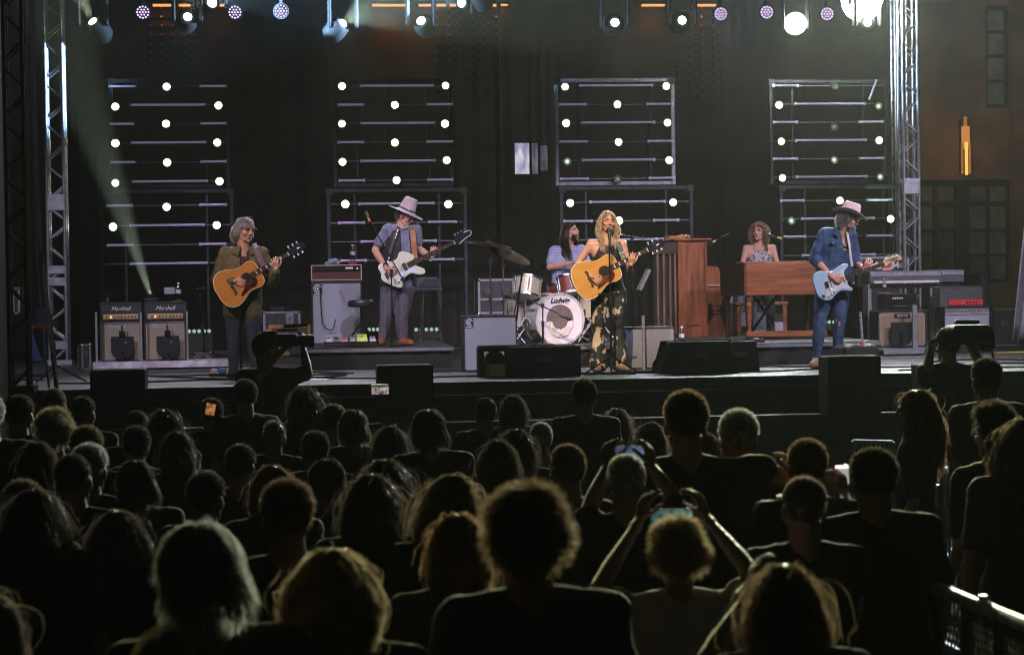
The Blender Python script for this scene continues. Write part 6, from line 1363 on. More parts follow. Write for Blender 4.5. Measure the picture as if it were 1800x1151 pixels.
MB().box((0, -.002, (b2_-a2)*.72), (W_*.94, .012, .07)).build('control_panel', BLKM, t); knobs(t, -W_*.22, W_*.05, 5, -.01, (b2_-a2)*.72, .012, WHITE); knobs(t, W_*.15, W_*.36, 3, -.01, (b2_-a2)*.72, .01, CHR); MB().box((0, -.004, (b2_-a2)*.25), (W_*.4, .01, .012)).build('badge', ALUD, t)
# keyboards on stand
yk2 = Yd(1600, 25.0)
def kbd(x0, y0, x1, y1, Y, dep, label, keys=True, m=None):
    c, w_, a, b = span(x0, y0, x1, y1, Y); t = thing('keyboard', label, 'keyboard', (c, Y, a)); H = b-a
    MB().box((0, dep/2, H/2), (w_, dep, H), bev=.01).build('case', m or mat('graphite_case', (.10, .10, .13), .45), t)
    MB().box((0, -.004, H*.75), (w_*.96, .008, H*.3)).build('rear_panel', mat('grey_steel', (.4, .38, .45), .4, .4), t)
    if keys: MB().box((-.0, -.018, H*.12), (w_*.9, .03, H*.2), bev=.003).build('pale_strip', WHITE, t)
    return t
kbd(1528, 476, 1656, 498, yk2, .35, 'long grey stage piano on the stand beside the denim guitarist')
kbd(1640, 474, 1695, 496, yk2+.1, .3, 'shorter keyboard next to the long stage piano', False)
for px in (1531, 1645, 1652, 1688):
    pass
t = thing('keyboard_stand', 'silver legged stand carrying the long stage piano', 'stand', V(at(1590, 500, yk2).x, yk2, DECK)); zz = at(1590, 499, yk2).z-DECK
for px in (1530, 1640, 1650): MB().bar((at(px, 540, yk2).x-t.location.x, .05, 0), (at(px, 540, yk2).x-t.location.x, .05, zz), .045).build('leg', ALU, t)
for px in (1530, 1650): MB().bar((at(px, 540, yk2).x-t.location.x, -.05, .02), (at(px, 540, yk2).x-t.location.x, .4, .02), .04).build('foot', ALU, t)
MB().bar((at(1530, 540, yk2).x-t.location.x, .05, zz-.03), (at(1690, 540, yk2).x-t.location.x, .05, zz-.03), .05).build('crossbar', BLKM, t)
t, c, Y, W_, a, b = rcase(1494, 451, 1598, 499, 26.4, .5, 'road case with white lettering and red sticker behind the keyboards', None, latch=0)
MB().bar((0, .2, -(a-DECK)), (0, .2, 0), .5).build('case_foot', BLK, t)
text('346', .13, LET, t, (at(1577, 465, Y).x, Y-.012, at(1577, 466, Y).z), X3, Z3, 'lettering', .002, 0, .006)
MB().box((at(1559, 470, Y).x-c, -.01, at(1559, 470, Y).z-a), (.13, .008, .085)).build('red_sticker', mat('red_sticker', (.7, .06, .06), .5, var=.1), t); MB().box((at(1559, 470, Y).x-c, -.015, at(1559, 473, Y).z-a), (.12, .003, .02)).build('sticker_line', LET, t)
MB().prism([(-.06, 0), (.06, 0), (.06, .05), (.0, .10), (-.06, .05)], (at(1541, 472, Y).x-c, -.012, at(1541, 473, Y).z-a), X3, Z3, Y3, .004).build('arrow_mark', LET, t)
bottle(1554, 488, yr+.1, b2_+.02, .17, 'orange and white labelled bottle on the black amp head', (.7, .35, .15))
p = at(1554, 510, yr+.1); p.z = b2_+.001; tag(MB().box(p+Z3*.008, (.15, .1, .016), bev=.004).build('wooden_puck', WOODB), 'small wooden board under the orange labelled bottle', 'coaster')
# amps further right
t, c, Y, W_, a, b = cab(1660, 553, 1741, 612, 24.6, .3, 'guitar_amp', 'silver faced combo amplifier partly hidden by the camera operator', 'amplifier', TOLEX, mat('silver_blue_grille', (.35, .37, .45), .6, var=.2, nscale=150), DECK+.15, .012)
MB().box((0, -.002, (b-a)-.045), (W_*.94, .012, .055)).build('control_panel', ALU, t); knobs(t, -W_*.4, W_*.3, 11, -.01, (b-a)-.042, .008, BLK); MB().box((0, -.006, (b-a)-.08), (W_*.94, .008, .008)).build('trim', WHITE, t)
tag(MB().box((c, Y+.2, DECK+.074), (.65, .4, .148), bev=.005).build('crate', BLK), 'black box beneath the silver faced combo amplifier', 'box')
t, c, Y, W_, a2, b2_ = cab(1652, 515, 1728, 551, 24.6, .3, 'amp_head', 'grey covered amp head with a bright red control panel', 'amplifier', mat('charcoal_vinyl', (.07, .065, .08), .6), mat('charcoal_vinyl', (.07, .065, .08), .6), b+.004, .012)
MB().box((W_*.1, -.004, .055), (W_*.78, .014, .065), bev=.003).build('control_panel', mat('red_panel', (.75, .03, .05), .35), t); knobs(t, W_*.12, W_*.34, 4, -.012, .055, .013, BLK); MB().box((W_*.02, -.011, .055), (.003, .004, .05)).build('panel_line', LET, t)
rcase(1742, 560, 1790, 625, 27, .5, 'dark case in the gloom beside the white tarp', DECK, latch=1, edge=.012, pan=BLK)
tag(MB().box((at(1700, 520, 26.8).x, 26.8, DECK+.5), (.5, .4, 1.0), bev=.02).build('equipment_rack', TOLEX), 'tall black rack behind the red panelled amp', 'rack')
# tarp at right edge
q = MB(); X0 = at(1779, 600, 24).x; vs = []; fs = []; n = 16; m_ = 12
for i in range(n+1):
    for j in range(m_+1):
        u_, v_ = i/n, j/m_; x = X0+.15+(1-v_)*.0+u_*.8-(1-v_)**2*.0 - .15*(1-v_); y = 24+.08*math.sin(u_*19+v_*2)+.05*math.sin(u_*37); z = DECK+.12+v_*2.75
        vs.append((x+.22*v_*(1-u_), y, z+.03*math.sin(u_*12)))
for i in range(n):
    for j in range(m_): k0 = i*(m_+1)+j; fs.append((k0, k0+m_+1, k0+m_+2, k0+1))
o = q.add(vs, fs).build('tarp', mat('white_tarp', (.42, .40, .46), .8, var=.15, bump=.3, bscale=6), smooth=True); tag(o, 'white tarp hanging at the photo edge over stage gear', 'tarp'); s_ = o.modifiers.new('S', 'SOLIDIFY'); s_.thickness = .01
a_, b2 = onz(1748, 620, DECK+.004), onz(1800, 620, DECK+.004)
tag(MB().box((a_.x+1.0, a_.y, DECK+.006), (2.0, .13, .008)).build('floor_tape', mat('yellow_floor_tape', (.75, .45, .03), .6)), 'yellow hazard stripe on the stage floor by the white tarp', 'tape')
# denim guitarist's floor gear
c, w_, a, b = span(1482, 606, 1546, 650, Yd(1514, 20.6)); t = thing('covered_case', 'low case draped in black cloth beside the denim guitarist', 'case', (c, Yd(1514, 20.6), DECK)); q = MB(); q.box((0, .2, (b-DECK)/2), (w_, .4, b-DECK), bev=.03)
linkmesh(remesh(q, .012, 2, .02, 6), 'cloth', mat('draped_black', (.03, .028, .032), .8, bump=.3), t, world=False)
p = V(at(1516, 606, Yd(1516, 20.8)).x, Yd(1516, 20.8), b); s_ = thing('mic_stand', 'ribbed silver mic stand with red ring beside the denim guitarist', 'mic stand', p)
MB().cyl(p, at(1512, 548, p.y), .016, n=8).build('lower_pole', mat('ribbed_chrome', (.6, .6, .65), .3, .6, var=.6, nscale=90, stretch=(.1, .1, 1)), s_, True, True); MB().cyl(at(1512, 548, p.y), at(1508, 500, p.y), .011, n=8).build('upper_pole', BLKM, s_, True, True); MB().lathe([(.03, 0), (.03, .02)], p, n=14).build('ring', MC['red_tape'], s_, True, True); MB().box(at(1510, 495, p.y), (.09, .05, .16), bev=.02).build('holder', BLK, s_, True)
# wedges and front fills
WM = mat('wedge_black', (.006, .006, .0055), .8, var=.3, nscale=60, bump=.3, bscale=160, spec=.15)
GRM = mat('black_grille', (.008, .008, .008), .8, spec=.15)
def wedge(x0, y0, x1, y1, d, label, rz=0, slope=.14, inset=.0, name='stage_monitor'):
    Y = Yd((x0+x1)/2, d); c, w_, a, b = span(x0, y0, x1, y1, Y); H = b-DECK; t = thing(name, label, 'monitor', (c, Y, DECK), rz)
    hw = w_/2; D = .46
    MB().add([(-hw, 0, 0), (hw, 0, 0), (hw, D, 0), (-hw, D, 0), (-hw+inset, .02, H), (hw-inset, .02, H), (hw-inset, slope, H), (-hw+inset, slope, H), (-hw, D, .10), (hw, D, .10)],
             [(3, 2, 1, 0), (0, 1, 5, 4), (4, 5, 6, 7), (7, 6, 9, 8), (8, 9, 2, 3), (1, 2, 9, 6, 5), (0, 4, 7, 8, 3)]).build('cabinet', WM, t, bevel=.012)
    MB().add([(-hw*.9, slope+.02, H-.005), (hw*.9, slope+.02, H-.005), (hw*.9, D-.01, .13), (-hw*.9, D-.01, .13)], [(0, 1, 2, 3)]).build('grille', GRM, t).location = (0, .012, .012)
    MB().box((0, -.012, H*.55), (.14, .02, .06), bev=.006).build('handle', BLK, t); MB().box((hw*.6, -.005, H*.3), (.09, .01, .05)).build('connector_plate', GRM, t)
    return t
wedge(894, 609, 1022, 669, 19.75, 'wide black floor monitor at the singer\'s feet')
wedge(1160, 600, 1300, 662, 19.9, 'sloped black monitor in front of the sparkle cabinet', inset=.10)
wedge(1262, 600, 1338, 658, 20.3, 'black monitor beneath the organ front', inset=.03, rz=.15)
t = thing('monitor_frame', 'arched black bracket monitor beside the grey square cabinet', 'monitor', V(at(872, 660, Yd(872, 19.9)).x, Yd(872, 19.9), DECK)); hh = at(872, 607, t.location.y).z-DECK
MB().box((-.15, .05, hh*.5), (.06, .25, hh), bev=.02).build('side', WM, t); MB().box((.17, .05, hh*.5), (.14, .25, hh), bev=.02).build('side', WM, t); MB().box((0, .05, hh-.03), (.28, .25, .06), bev=.02).build('top', WM, t)
q = [(math.cos(math.pi*i/10)*.10, hh*.55+math.sin(math.pi*i/10)*.09) for i in range(11)]; MB().prism([(-.12, 0)]+[(-x, z) for x, z in q]+[(.12, 0)], (0, .06, 0), X3, Z3, Y3, .2).build('horn', mat('horn_black', (.06, .06, .02), .5), t, bevel=.01)
def frontfill(x0, ytop, x1, label):
    Y = Yd((x0+x1)/2, 18.55); c, w_, a, b = span(x0, ytop, x1, ytop+40, Y); z0 = .96; t = thing('front_fill_speaker', label, 'speaker', (c, Y, z0)); H = b-z0
    MB().box((0, .18, H/2), (w_, .36, H), bev=.012).build('cabinet', WM, t); MB().box((0, -.006, H/2), (w_*.92, .01, H*.9)).build('grille', GRM, t)
frontfill(158, 650, 255, 'black front fill speaker below the cream cabinets'); frontfill(663, 642, 762, 'black front fill speaker below the bassist'); frontfill(1456, 626, 1549, 'black front fill speaker below the denim guitarist')
frontfill(1622, 640, 1740, 'dark front fill speaker behind the photographer')
# cables
ca_ = [((-2.2, 22.0), (-1.2, 21.4), (-.2, 21.9), (.6, 21.2)), ((.2, 20.2), (.9, 19.9), (2.0, 20.0), (3.4, 19.8)), ((3.2, 20.1), (4.0, 20.3), (4.6, 19.7), (5.4, 20.1)), ((5.6, 20.4), (6.4, 20.1), (7.4, 20.6), (8.2, 20.2)), ((-3.2, 22.6), (-2.7, 22.1), (-3.3, 21.5), (-2.6, 21.0)), ((1.7, 19.9), (2.6, 20.2), (3.5, 19.95), (4.1, 19.6))]
cl_ = ['black cable looping in front of the cream cabinets', 'long black cable along the stage lip before the drums', 'black cable snaking by the sparkle cabinet', 'black cable beside the denim guitarist\'s boots', 'tangled cable near the aluminium tower foot', 'black cable under the singer\'s mic stand']
ca_ += [((.9, 20.9), (1.6, 21.3), (2.2, 20.8), (2.8, 21.5)), ((-1.6, 21.6), (-.9, 20.6), (.2, 20.4), (.5, 20.9), (-.3, 21.1)), ((6.9, 21.2), (7.6, 21.7), (8.3, 21.1), (9.2, 21.6)), ((4.2, 20.6), (4.9, 20.9), (5.7, 20.5), (6.2, 21.0)), ((-2.4, 20.2), (-1.7, 20.0), (-.9, 20.3), (-.1, 19.9)), ((6.0, 19.4), (7.2, 19.6), (8.1, 19.3), (9.6, 19.7))]
cl_ += ['cable curling behind the wide floor monitor', 'cable coiled round the grey-haired guitarist\'s mic stand', 'cable running to the tan fronted cabinet', 'cable crossing behind the sloped monitor', 'cable near the stage lip below the cream cabinets', 'cable near the stage lip below the silver faced amplifier']
for pts, l in zip(ca_, cl_): cable([(x, y, DECK+.008) for x, y in pts], .009, RUB, l)
for x, y, r_, l in ((.2, 20.0, .3, 'white set list sheet on the floor near the grey-haired guitarist'), (3.9, 19.95, -.2, 'white set list sheet on the floor beside the singer\'s stand'), (6.7, 20.2, .15, 'white set list sheet on the floor near the denim guitarist')):
    MB().box((0, 0, 0), (.21, .28, .003)).build('set_list', mat('paper', (.6, .6, .58), .8, var=0)); o = [q for q in bpy.data.objects if q.name.startswith('set_list')][-1]; o.location = (x, y, DECK+.004); o.rotation_euler = (0, 0, r_); tag(o, l, 'paper')
for x, l_ in ((1.0, 'below the bassist'), (3.6, 'by the wide floor monitor'), (5.9, 'before the sloped monitor'), (7.7, 'before the tan fronted cabinet')): o = MB().box((0, 0, 0), (.25, .05, .003)).build('tape_mark', mat('white_tape_mark', (.5, .5, .5), .7, var=0)); o.location = (x, 19.5, DECK+.004); o.rotation_euler = (0, 0, x); tag(o, 'short strip of pale tape on the stage lip '+l_, 'tape', 'tape strips on the stage floor')
cable([at(54, -10, 19.6), at(62, 200, 19.6), at(72, 420, 19.7), at(90, 600, 19.4), (at(100, 690, 19.0).x, 18.98, DECK+.02)], .02, RUB, 'thick black cable hanging beside the black truss tower')
cable([at(60, -10, 19.4), at(60, 250, 19.4), at(66, 450, 19.6), at(78, 600, 19.5), (at(84, 690, 19.0).x, 19.1, DECK+.02)], .012, RUB, 'thinner black cable hanging next to the thick one')
t = thing('speaker_stack', 'tall dark loudspeaker stack at the left photo edge', 'speaker', (at(-38, 600, 17.6).x, 17.6, 0))
MB().box((0, .3, 2.6), (.32, .6, 5.2), bev=.02).build('cabinet', WM, t)
b_ = V(at(90, 600, 20.2).x+.05, 20.2, DECK); t = stand(b_, at(90, 552, 20.2), 'dark lighting stand before the aluminium truss tower', 'tripod'); 
# ------------------------------------------------------------------ the crowd
CS = mat('crowd_skin', (.26, .14, .095), .55, var=.1)
HC = {'dark': hairmat('crowd_dark_hair', (.03, .02, .014), (.07, .045, .03)), 'brown': hairmat('crowd_brown_hair', (.10, .055, .03), (.2, .11, .06)), 'auburn': hairmat('crowd_auburn_hair', (.22, .08, .03), (.38, .17, .07)),
      'blond': hairmat('crowd_blond_hair', (.35, .22, .10), (.55, .38, .2)), 'grey': hairmat('crowd_grey_hair', (.42, .42, .40), (.68, .68, .66))}
SC_ = {'black': mat('crowd_black_shirt', (.02, .02, .022), .85, bump=.4, bscale=30), 'navy': mat('crowd_navy_shirt', (.025, .03, .05), .85, bump=.4, bscale=30), 'white': mat('crowd_pale_shirt', (.42, .42, .42), .85, bump=.4, bscale=30), 'brown': mat('crowd_brown_shirt', (.08, .05, .035), .85, bump=.4, bscale=30)}
PANT = mat('crowd_trousers', (.03, .035, .05), .85)
def crowd_J(armsup=None):
    J = dict(head=V(0, .01, 1.63), SL=V(-.185, 0, 1.43), SR=V(.185, 0, 1.43), EL=V(-.235, -.03, 1.14), ER=V(.235, -.03, 1.14), WL=V(-.24, .08, .90), WR=V(.24, .08, .90), HL=V(-.09, 0, .93), HR=V(.09, 0, .93),
             KL=V(-.10, .03, .50), KR=V(.10, .03, .50), AL=V(-.11, 0, .085), AR=V(.11, 0, .085), TL=V(-.13, .2, .05), TR=V(.13, .2, .05), gz=0, F=V(0, 1, 0), fr=frame_of((0, 1, 0)), hk=1)
    if armsup: J.update(armsup)
    return J
def crowd_clothes(J, root, fem, shirt, fine=.016, sl=.75):
    mb = MB(); torso_blobs(mb, J, 1, .022, fem); arm_blobs(mb, J, 1, 'L', .022, sl, fem); arm_blobs(mb, J, 1, 'R', .022, sl, fem); mh = (J['HL']+J['HR'])/2; ms = (J['SL']+J['SR'])/2
    mb.cap(mh-X3*.07+Z3*.1, .12, mh-X3*.08, .118, 12); mb.cap(mh+X3*.07+Z3*.1, .12, mh+X3*.08, .118, 12)
    for s in 'LR': mb.cap(J['S'+s], .062, ms+Z3*.045, .060, 12)
    o = shell(mb, 'shirt', shirt, root, fine, .012, None, wscale=10, it=2)
    trousers(J, 1, root, PANT, vox=.022); shoes(J, 1, root, MC['black_boot'])
# archetypes, built once, then copied
ARCH = {}
for key, fem in (('m', 0), ('f', 1)):
    J = crowd_J(); o = build_body(J, 1, CS, 'x', fem=fem, vox=.016, hvox=.008); crowd_clothes(J, o, fem, SC_['black']); ARCH[key] = o
    o.location = (0, 0, 0)
HAIR = {}
J0 = crowd_J(); avc = [(V(-.15, 0, 1.43), .075, V(.15, 0, 1.43), .075), (V(0, 0, 1.36), .12, V(0, 0, 1.1), .12)]
for key, args in {'crop': (2600, .012, 'short', dict(width=.0016, seg=3)), 'short': (3800, .024, 'short', dict(width=.0018, seg=3)), 'curly': (5600, .062, 'curly', dict(width=.0013, seg=6, vol=.85)), 'bigcurl': (6500, .27, 'long', dict(width=.0014, seg=14, vol=1.0, curl=1.3, avoid=avc, capgrow=1.08)),
                  'mop': (3800, .10, 'mop', dict(width=.0018, seg=5, capgrow=1.12)), 'bob': (4500, .20, 'long', dict(width=.0016, seg=10, vol=.9, avoid=avc, capgrow=1.07)), 'long': (5200, .38, 'long', dict(width=.0016, seg=14, vol=.6, avoid=avc, capgrow=1.06)),
                  'wavy': (5200, .34, 'long', dict(width=.0016, seg=13, vol=1.1, curl=.6, avoid=avc, capgrow=1.08)), 'thin': (1100, .016, 'short', dict(width=.0012, seg=3, capgrow=1.01))}.items():
    for sd in ((1, 2) if key in ('short', 'long', 'mop', 'crop') else (1,)):
        HAIR[key+str(sd)] = hair_mesh(J0['head'], J0['fr'], 1, args[0], args[1], args[2], 40+sd, frz=.09, **args[3])
def add_hair(root, style, col, k=1):
    ks = [q for q in HAIR if q.startswith(style)]; me = HAIR[random.choice(ks)]
    o = bpy.data.objects.new('hair', me); COL.objects.link(o); o.parent = root
    if not me.materials: me.materials.append(HC[col])
    o.material_slots[0].link = 'OBJECT'; o.material_slots[0].material = HC[col]; return o
def hat_on(root, kind):
    J = J0; c = J['head']; fr = J['fr']; mb = MB()
    if kind == 'cap':
        mb.ell(hp(c, fr, 0, -.012, .045), (.084, .104, .086), fr, 20, 12); mb.v = [v for v in mb.v]
        me = bpy.data.meshes.new('cap'); me.from_pydata(mb.v, [], mb.f); cut(me, lambda p: p.z < c.z+.035); me.polygons.foreach_set('use_smooth', [True]*len(me.polygons))
        me.materials.append(mat('cap_navy', (.04, .05, .07), .8)); o = bpy.data.objects.new('cap', me); COL.objects.link(o); o.parent = root
        MB().prism([(math.sin(a_)*.085, .07+math.cos(a_)*.11) for a_ in [(-90+180*i/10)*math.pi/180 for i in range(11)]], c+Z3*.045, X3, Y3, Z3, .006).build('peak', mat('cap_navy', (.04, .05, .07), .8), o)
first_used = set()
def place(px, py, s, kind, style, col, shirt, label, rz=None, lean=None, hatk=None, group='concert crowd standing before the stage'):
    Y = Yd(px, FPX/s); p = at(px, py, Y); extra = {'crop': .005, 'short': .015, 'curly': .03, 'bigcurl': .025, 'mop': .03, 'bob': .02, 'long': .02, 'wavy': .03, 'thin': .0}[style]
    H = p.z/(1.752+extra); src = ARCH[kind]
    o = src.copy(); COL.objects.link(o)
    for ch in src.children:
        c = ch.copy(); COL.objects.link(c); c.parent = o
        if c.name.startswith('shirt'): c.material_slots[0].link = 'OBJECT'; c.material_slots[0].material = SC_[shirt]
    o.location = (p.x, p.y, 0); o.scale = (H*random.uniform(.97, 1.05),)*2+(H,); o.rotation_euler = (random.uniform(-.03, .05), random.uniform(-.05, .05) if lean is None else lean, rz if rz is not None else R(random.uniform(-26, 26)))
    add_hair(o, style, col)
    if hatk: hat_on(o, hatk)
    tag(o, label, 'person', group); return o
C = [ # column, head top, pixels per metre, body, hair, colour, shirt, label
 (950, 850, 690, 'm', 'curly', 'brown', 'navy', 'person with bushy halo of brown hair, largest head in the centre foreground'),
 (383, 902, 770, 'm', 'mop', 'grey', 'black', 'person with bright grey swept hair lit from the stage'),
 (610, 953, 740, 'f', 'bigcurl', 'blond', 'black', 'person with thick golden curls hanging past the cheeks'),
 (810, 898, 610, 'f', 'bob', 'auburn', 'brown', 'person with reddish shoulder-length hair in the middle foreground'),
 (500, 843, 560, 'm', 'short', 'brown', 'black', 'person with short frizzy hair directly behind the grey swept head'),
 (752, 824, 520, 'f', 'long', 'brown', 'black', 'person with smooth light-rimmed hair behind the reddish-haired one'),
 (655, 826, 495, 'f', 'long', 'dark', 'black', 'person with long dark straight hair next to the smooth light-rimmed head'),
 (1415, 983, 700, 'f', 'long', 'brown', 'black', 'person with long straight hair in the right foreground'),
 (990, 782, 430, 'm', 'crop', 'brown', 'black', 'close-cropped man with lit right ear behind the bushy-haired head'),
 (957, 743, 310, 'm', 'crop', 'grey', 'black', 'small head with thin pale rim of hair beyond the close-cropped man'),
 (772, 713, 330, 'm', 'mop', 'dark', 'black', 'tousled dark head standing below the grey square cabinet'),
 (1157, 738, 300, 'f', 'long', 'brown', 'black', 'small long-haired head tucked beside the tall man\'s shoulder'),
 (300, 1103, 830, 'm', 'thin', 'blond', 'black', 'balding fair crown cut by the bottom of the photo'),
 (10, 1022, 700, 'f', 'wavy', 'brown', 'black', 'wavy brown head cut by the bottom corner on the cabinet side'),
 (200, 888, 480, 'f', 'long', 'dark', 'black', 'dark long-haired person left of the bright grey swept head'),
 (78, 853, 500, 'f', 'long', 'dark', 'black', 'dark-haired person near the edge in the third row from the camera'),
 (18, 845, 470, 'm', 'short', 'brown', 'black', 'short brown-haired head cut by the photo edge'),
 (150, 779, 400, 'm', 'short', 'grey', 'black', 'grey-rimmed short-haired head behind a lower dark one'),
 (152, 800, 440, 'm', 'crop', 'dark', 'black', 'dark cropped head just in front of the grey-rimmed one'),
 (102, 719, 340, 'f', 'curly', 'blond', 'black', 'fluffy fair head below the first cream cabinet'),
 (166, 750, 350, 'm', 'short', 'brown', 'black', 'short-haired head below and beside the fluffy fair one'),
 (216, 750, 330, 'm', 'short', 'dark', 'black', 'dark short head next in the row toward the middle'),
 (282, 714, 300, 'f', 'long', 'dark', 'black', 'long dark head under the tripod stand'),
 (232, 722, 290, 'm', 'crop', 'dark', 'black', 'cropped dark head under the second cream cabinet'),
 (325, 754, 330, 'f', 'bob', 'dark', 'black', 'bobbed dark head under the grey-haired guitarist'),
 (166, 697, 270, 'm', 'short', 'dark', 'black', 'tiny dark head under the first front fill speaker'),
 (96, 683, 285, 'm', 'crop', 'brown', 'black', 'rounded cropped head in the first row by the black cables'),
 (32, 696, 300, 'm', 'short', 'dark', 'black', 'dark short-haired head before the black truss tower'),
 (-2, 692, 330, 'm', 'short', 'grey', 'black', 'grey-haired head cut by the photo edge in the upper rows'),
 (412, 780, 360, 'm', 'short', 'dark', 'black', 'dark round head in the middle of the left-hand crowd'),
 (472, 740, 300, 'm', 'thin', 'brown', 'black', 'balding head with a glint on top below the camera operator'),
 (470, 815, 430, 'f', 'bob', 'brown', 'black', 'rim-lit bobbed head behind the short frizzy one'),
 (555, 674, 270, 'f', 'long', 'dark', 'black', 'long dark head rising beside the camera operator'),
 (578, 711, 280, 'm', 'short', 'brown', 'black', 'short brown head two rows under the bassist\'s riser'),
 (612, 715, 300, 'm', 'mop', 'brown', 'black', 'mop-haired head holding a filming device up'),
 (430, 668, 260, 'm', 'short', 'dark', 'black', 'small dark head in the first row at the guitarist\'s feet'),
 (860, 770, 400, 'f', 'bob', 'dark', 'black', 'dark bobbed head between the tousled and the cropped ones'),
 (906, 748, 330, 'f', 'long', 'dark', 'black', 'long-haired dark head behind the bobbed one'),
 (1025, 668, 270, 'm', 'short', 'dark', 'black', 'small dark head in the first row below the singer'),
 (1072, 713, 250, 'f', 'long', 'brown', 'black', 'small head with raised arms in the row below the singer'),
 (700, 801, 430, 'f', 'long', 'dark', 'black', 'long dark head between the two long-haired women'),
 (590, 800, 380, 'm', 'mop', 'dark', 'black', 'mop-haired dark head in the centre-left rows'),
 (545, 760, 330, 'm', 'short', 'dark', 'black', 'short dark head between the bobbed and mop-haired ones'),
 (690, 745, 310, 'f', 'long', 'dark', 'black', 'long dark head under the black front fill speaker'),
 (835, 700, 270, 'm', 'crop', 'dark', 'black', 'cropped head below the wide floor monitor'),
 (905, 690, 260, 'f', 'bob', 'dark', 'black', 'bobbed head in the first row below the bass drum'),
 (1600, 676, 330, 'f', 'wavy', 'brown', 'black', 'woman\'s head in profile below the tan cabinet'),
 (1747, 631, 300, 'm', 'short', 'dark', 'black', 'dark head beside the second camera operator'),
 (1745, 706, 400, 'f', 'curly', 'dark', 'black', 'curly dark head near the white tarp side'),
 (1785, 728, 430, 'f', 'wavy', 'brown', 'black', 'wavy brown head cut by the photo edge beyond the barrier'),
 (1705, 745, 380, 'f', 'long', 'dark', 'black', 'long-haired person behind the far barrier rail'),
 (1775, 790, 440, 'm', 'short', 'dark', 'black', 'dark head low behind the far barrier at the edge'),
 (1480, 745, 330, 'm', 'short', 'dark', 'black', 'short dark head in the gap before the pit ledge'),
 (360, 700, 260, 'm', 'short', 'dark', 'black', 'small dark head beneath the pedals of the grey-haired guitarist'),
 (60, 770, 380, 'f', 'bob', 'dark', 'black', 'bobbed dark head near the edge in the middle rows'),
 (250, 800, 400, 'm', 'mop', 'dark', 'black', 'mop-haired dark head between grey-rimmed head and bobbed head'),
 (350, 830, 430, 'm', 'short', 'dark', 'black', 'short dark head behind the bright grey swept head'),
 (1240, 760, 400, 'm', 'crop', 'dark', 'black', 'cropped head hidden between the tall man and the bespectacled one'),
 (130, 950, 560, 'f', 'bob', 'dark', 'black', 'dark bobbed head in the lower left rows'),
 (540, 1010, 620, 'm', 'crop', 'dark', 'black', 'dark cropped head squeezed beside the golden curls'),
 (1210, 1060, 740, 'm', 'mop', 'dark', 'black', 'dark head low between the phone filmer and the long straight hair'),
]
for i, c in enumerate(C):
    if c[0] in (130, 540, 1210, 1705, 1775, 1480): continue
    place(*c, rz={383: .35, 10: -.6, 1600: 1.1}.get(c[0]))
# individually posed people ------------------------------------------------
def posed(px, py, s, fem, style, col, shirt, label, arms, hatk=None, rz=0, sl=.75, hs=None):
    """arms: joint -> (px, py, dy) in the photo; built at real size then scaled with the person"""
    Y = Yd(px, FPX/s); p = at(px, py, Y); H = p.z/(1.752+{'crop': .005, 'short': .015, 'curly': .03, 'thin': 0, 'mop': .03, 'long': .02, 'bob': .02}[style])
    up = {k_: (at(a[0], a[1], Y+a[2])-V(p.x, p.y, 0))/H for k_, a in arms.items()}
    J = crowd_J(up)
    hs = hs or {'L': dict(d=(.2, .3, 1), n=(1, .2, 0), side=(0, -1, 0), curl=.6), 'R': dict(d=(-.2, .3, 1), n=(-1, .2, 0), side=(0, -1, 0), curl=.6)}
    o = build_body(J, 1, CS, label, 'concert crowd standing before the stage', fem=fem, vox=.014, hvox=.007, handspec=hs)
    crowd_clothes(J, o, fem, SC_[shirt], sl=sl); o.location = (p.x, p.y, 0); o.scale = (H, H, H); add_hair(o, style, col)
    if hatk: hat_on(o, hatk)
    return o, Y, H
def phone(px, py, Y, w_, h_, label, lit, strength, tilt=0):
    c = at(px, py, Y); t = thing('phone', label, 'phone', c, rot=(0, tilt, 0))
    MB().box((0, 0, 0), (w_, .009, h_), bev=.003).build('case', BLK, t)
    MB().box((0, -.006, 0), (w_*.92, .002, h_*.92)).build('screen', lit, t); return t
def screen(name, c1, c2, e, scale=6):
    m = ramp_mat(name, 'noise', scale*4, c1, c2, .35, .65, .3); b_ = m.node_tree.nodes['Principled BSDF']; rp = [n for n in m.node_tree.nodes if n.type == 'VALTORGB'][0]; m.node_tree.links.new(rp.outputs[0], b_.inputs['Emission Color']); b_.inputs['Emission Strength'].default_value = e; return m
# tall man with his arm stretched out
posed(1205, 689, 440, 0, 'short', 'brown', 'black', 'tall man with short hair and glasses whose arm reaches to the side',
      {'ER': (1345, 826, .05), 'WR': (1400, 850, .15), 'EL': (1178, 900, -.05), 'WL': (1190, 980, .1)}, sl=.9)
gl_ = thing('spectacles', 'thin spectacles catching light on the tall man\'s temple', 'glasses', at(1243, 733, Yd(1205, FPX/440)))
MB().tube([V(-.015, 0, 0), V(.0, .05, .0), V(.005, .10, .0)], .003, 5).build('temple_arm', CHR, gl_); MB().lathe([(.022, 0), (.022, .003)], (-.01, .10, 0), (0, 1, 0), 14).build('lens_rim', CHR, gl_)
place(1283, 722, 410, 'm', 'short', 'grey', 'black', 'fair-haired man with an earpiece beside the tall man', rz=-.3)
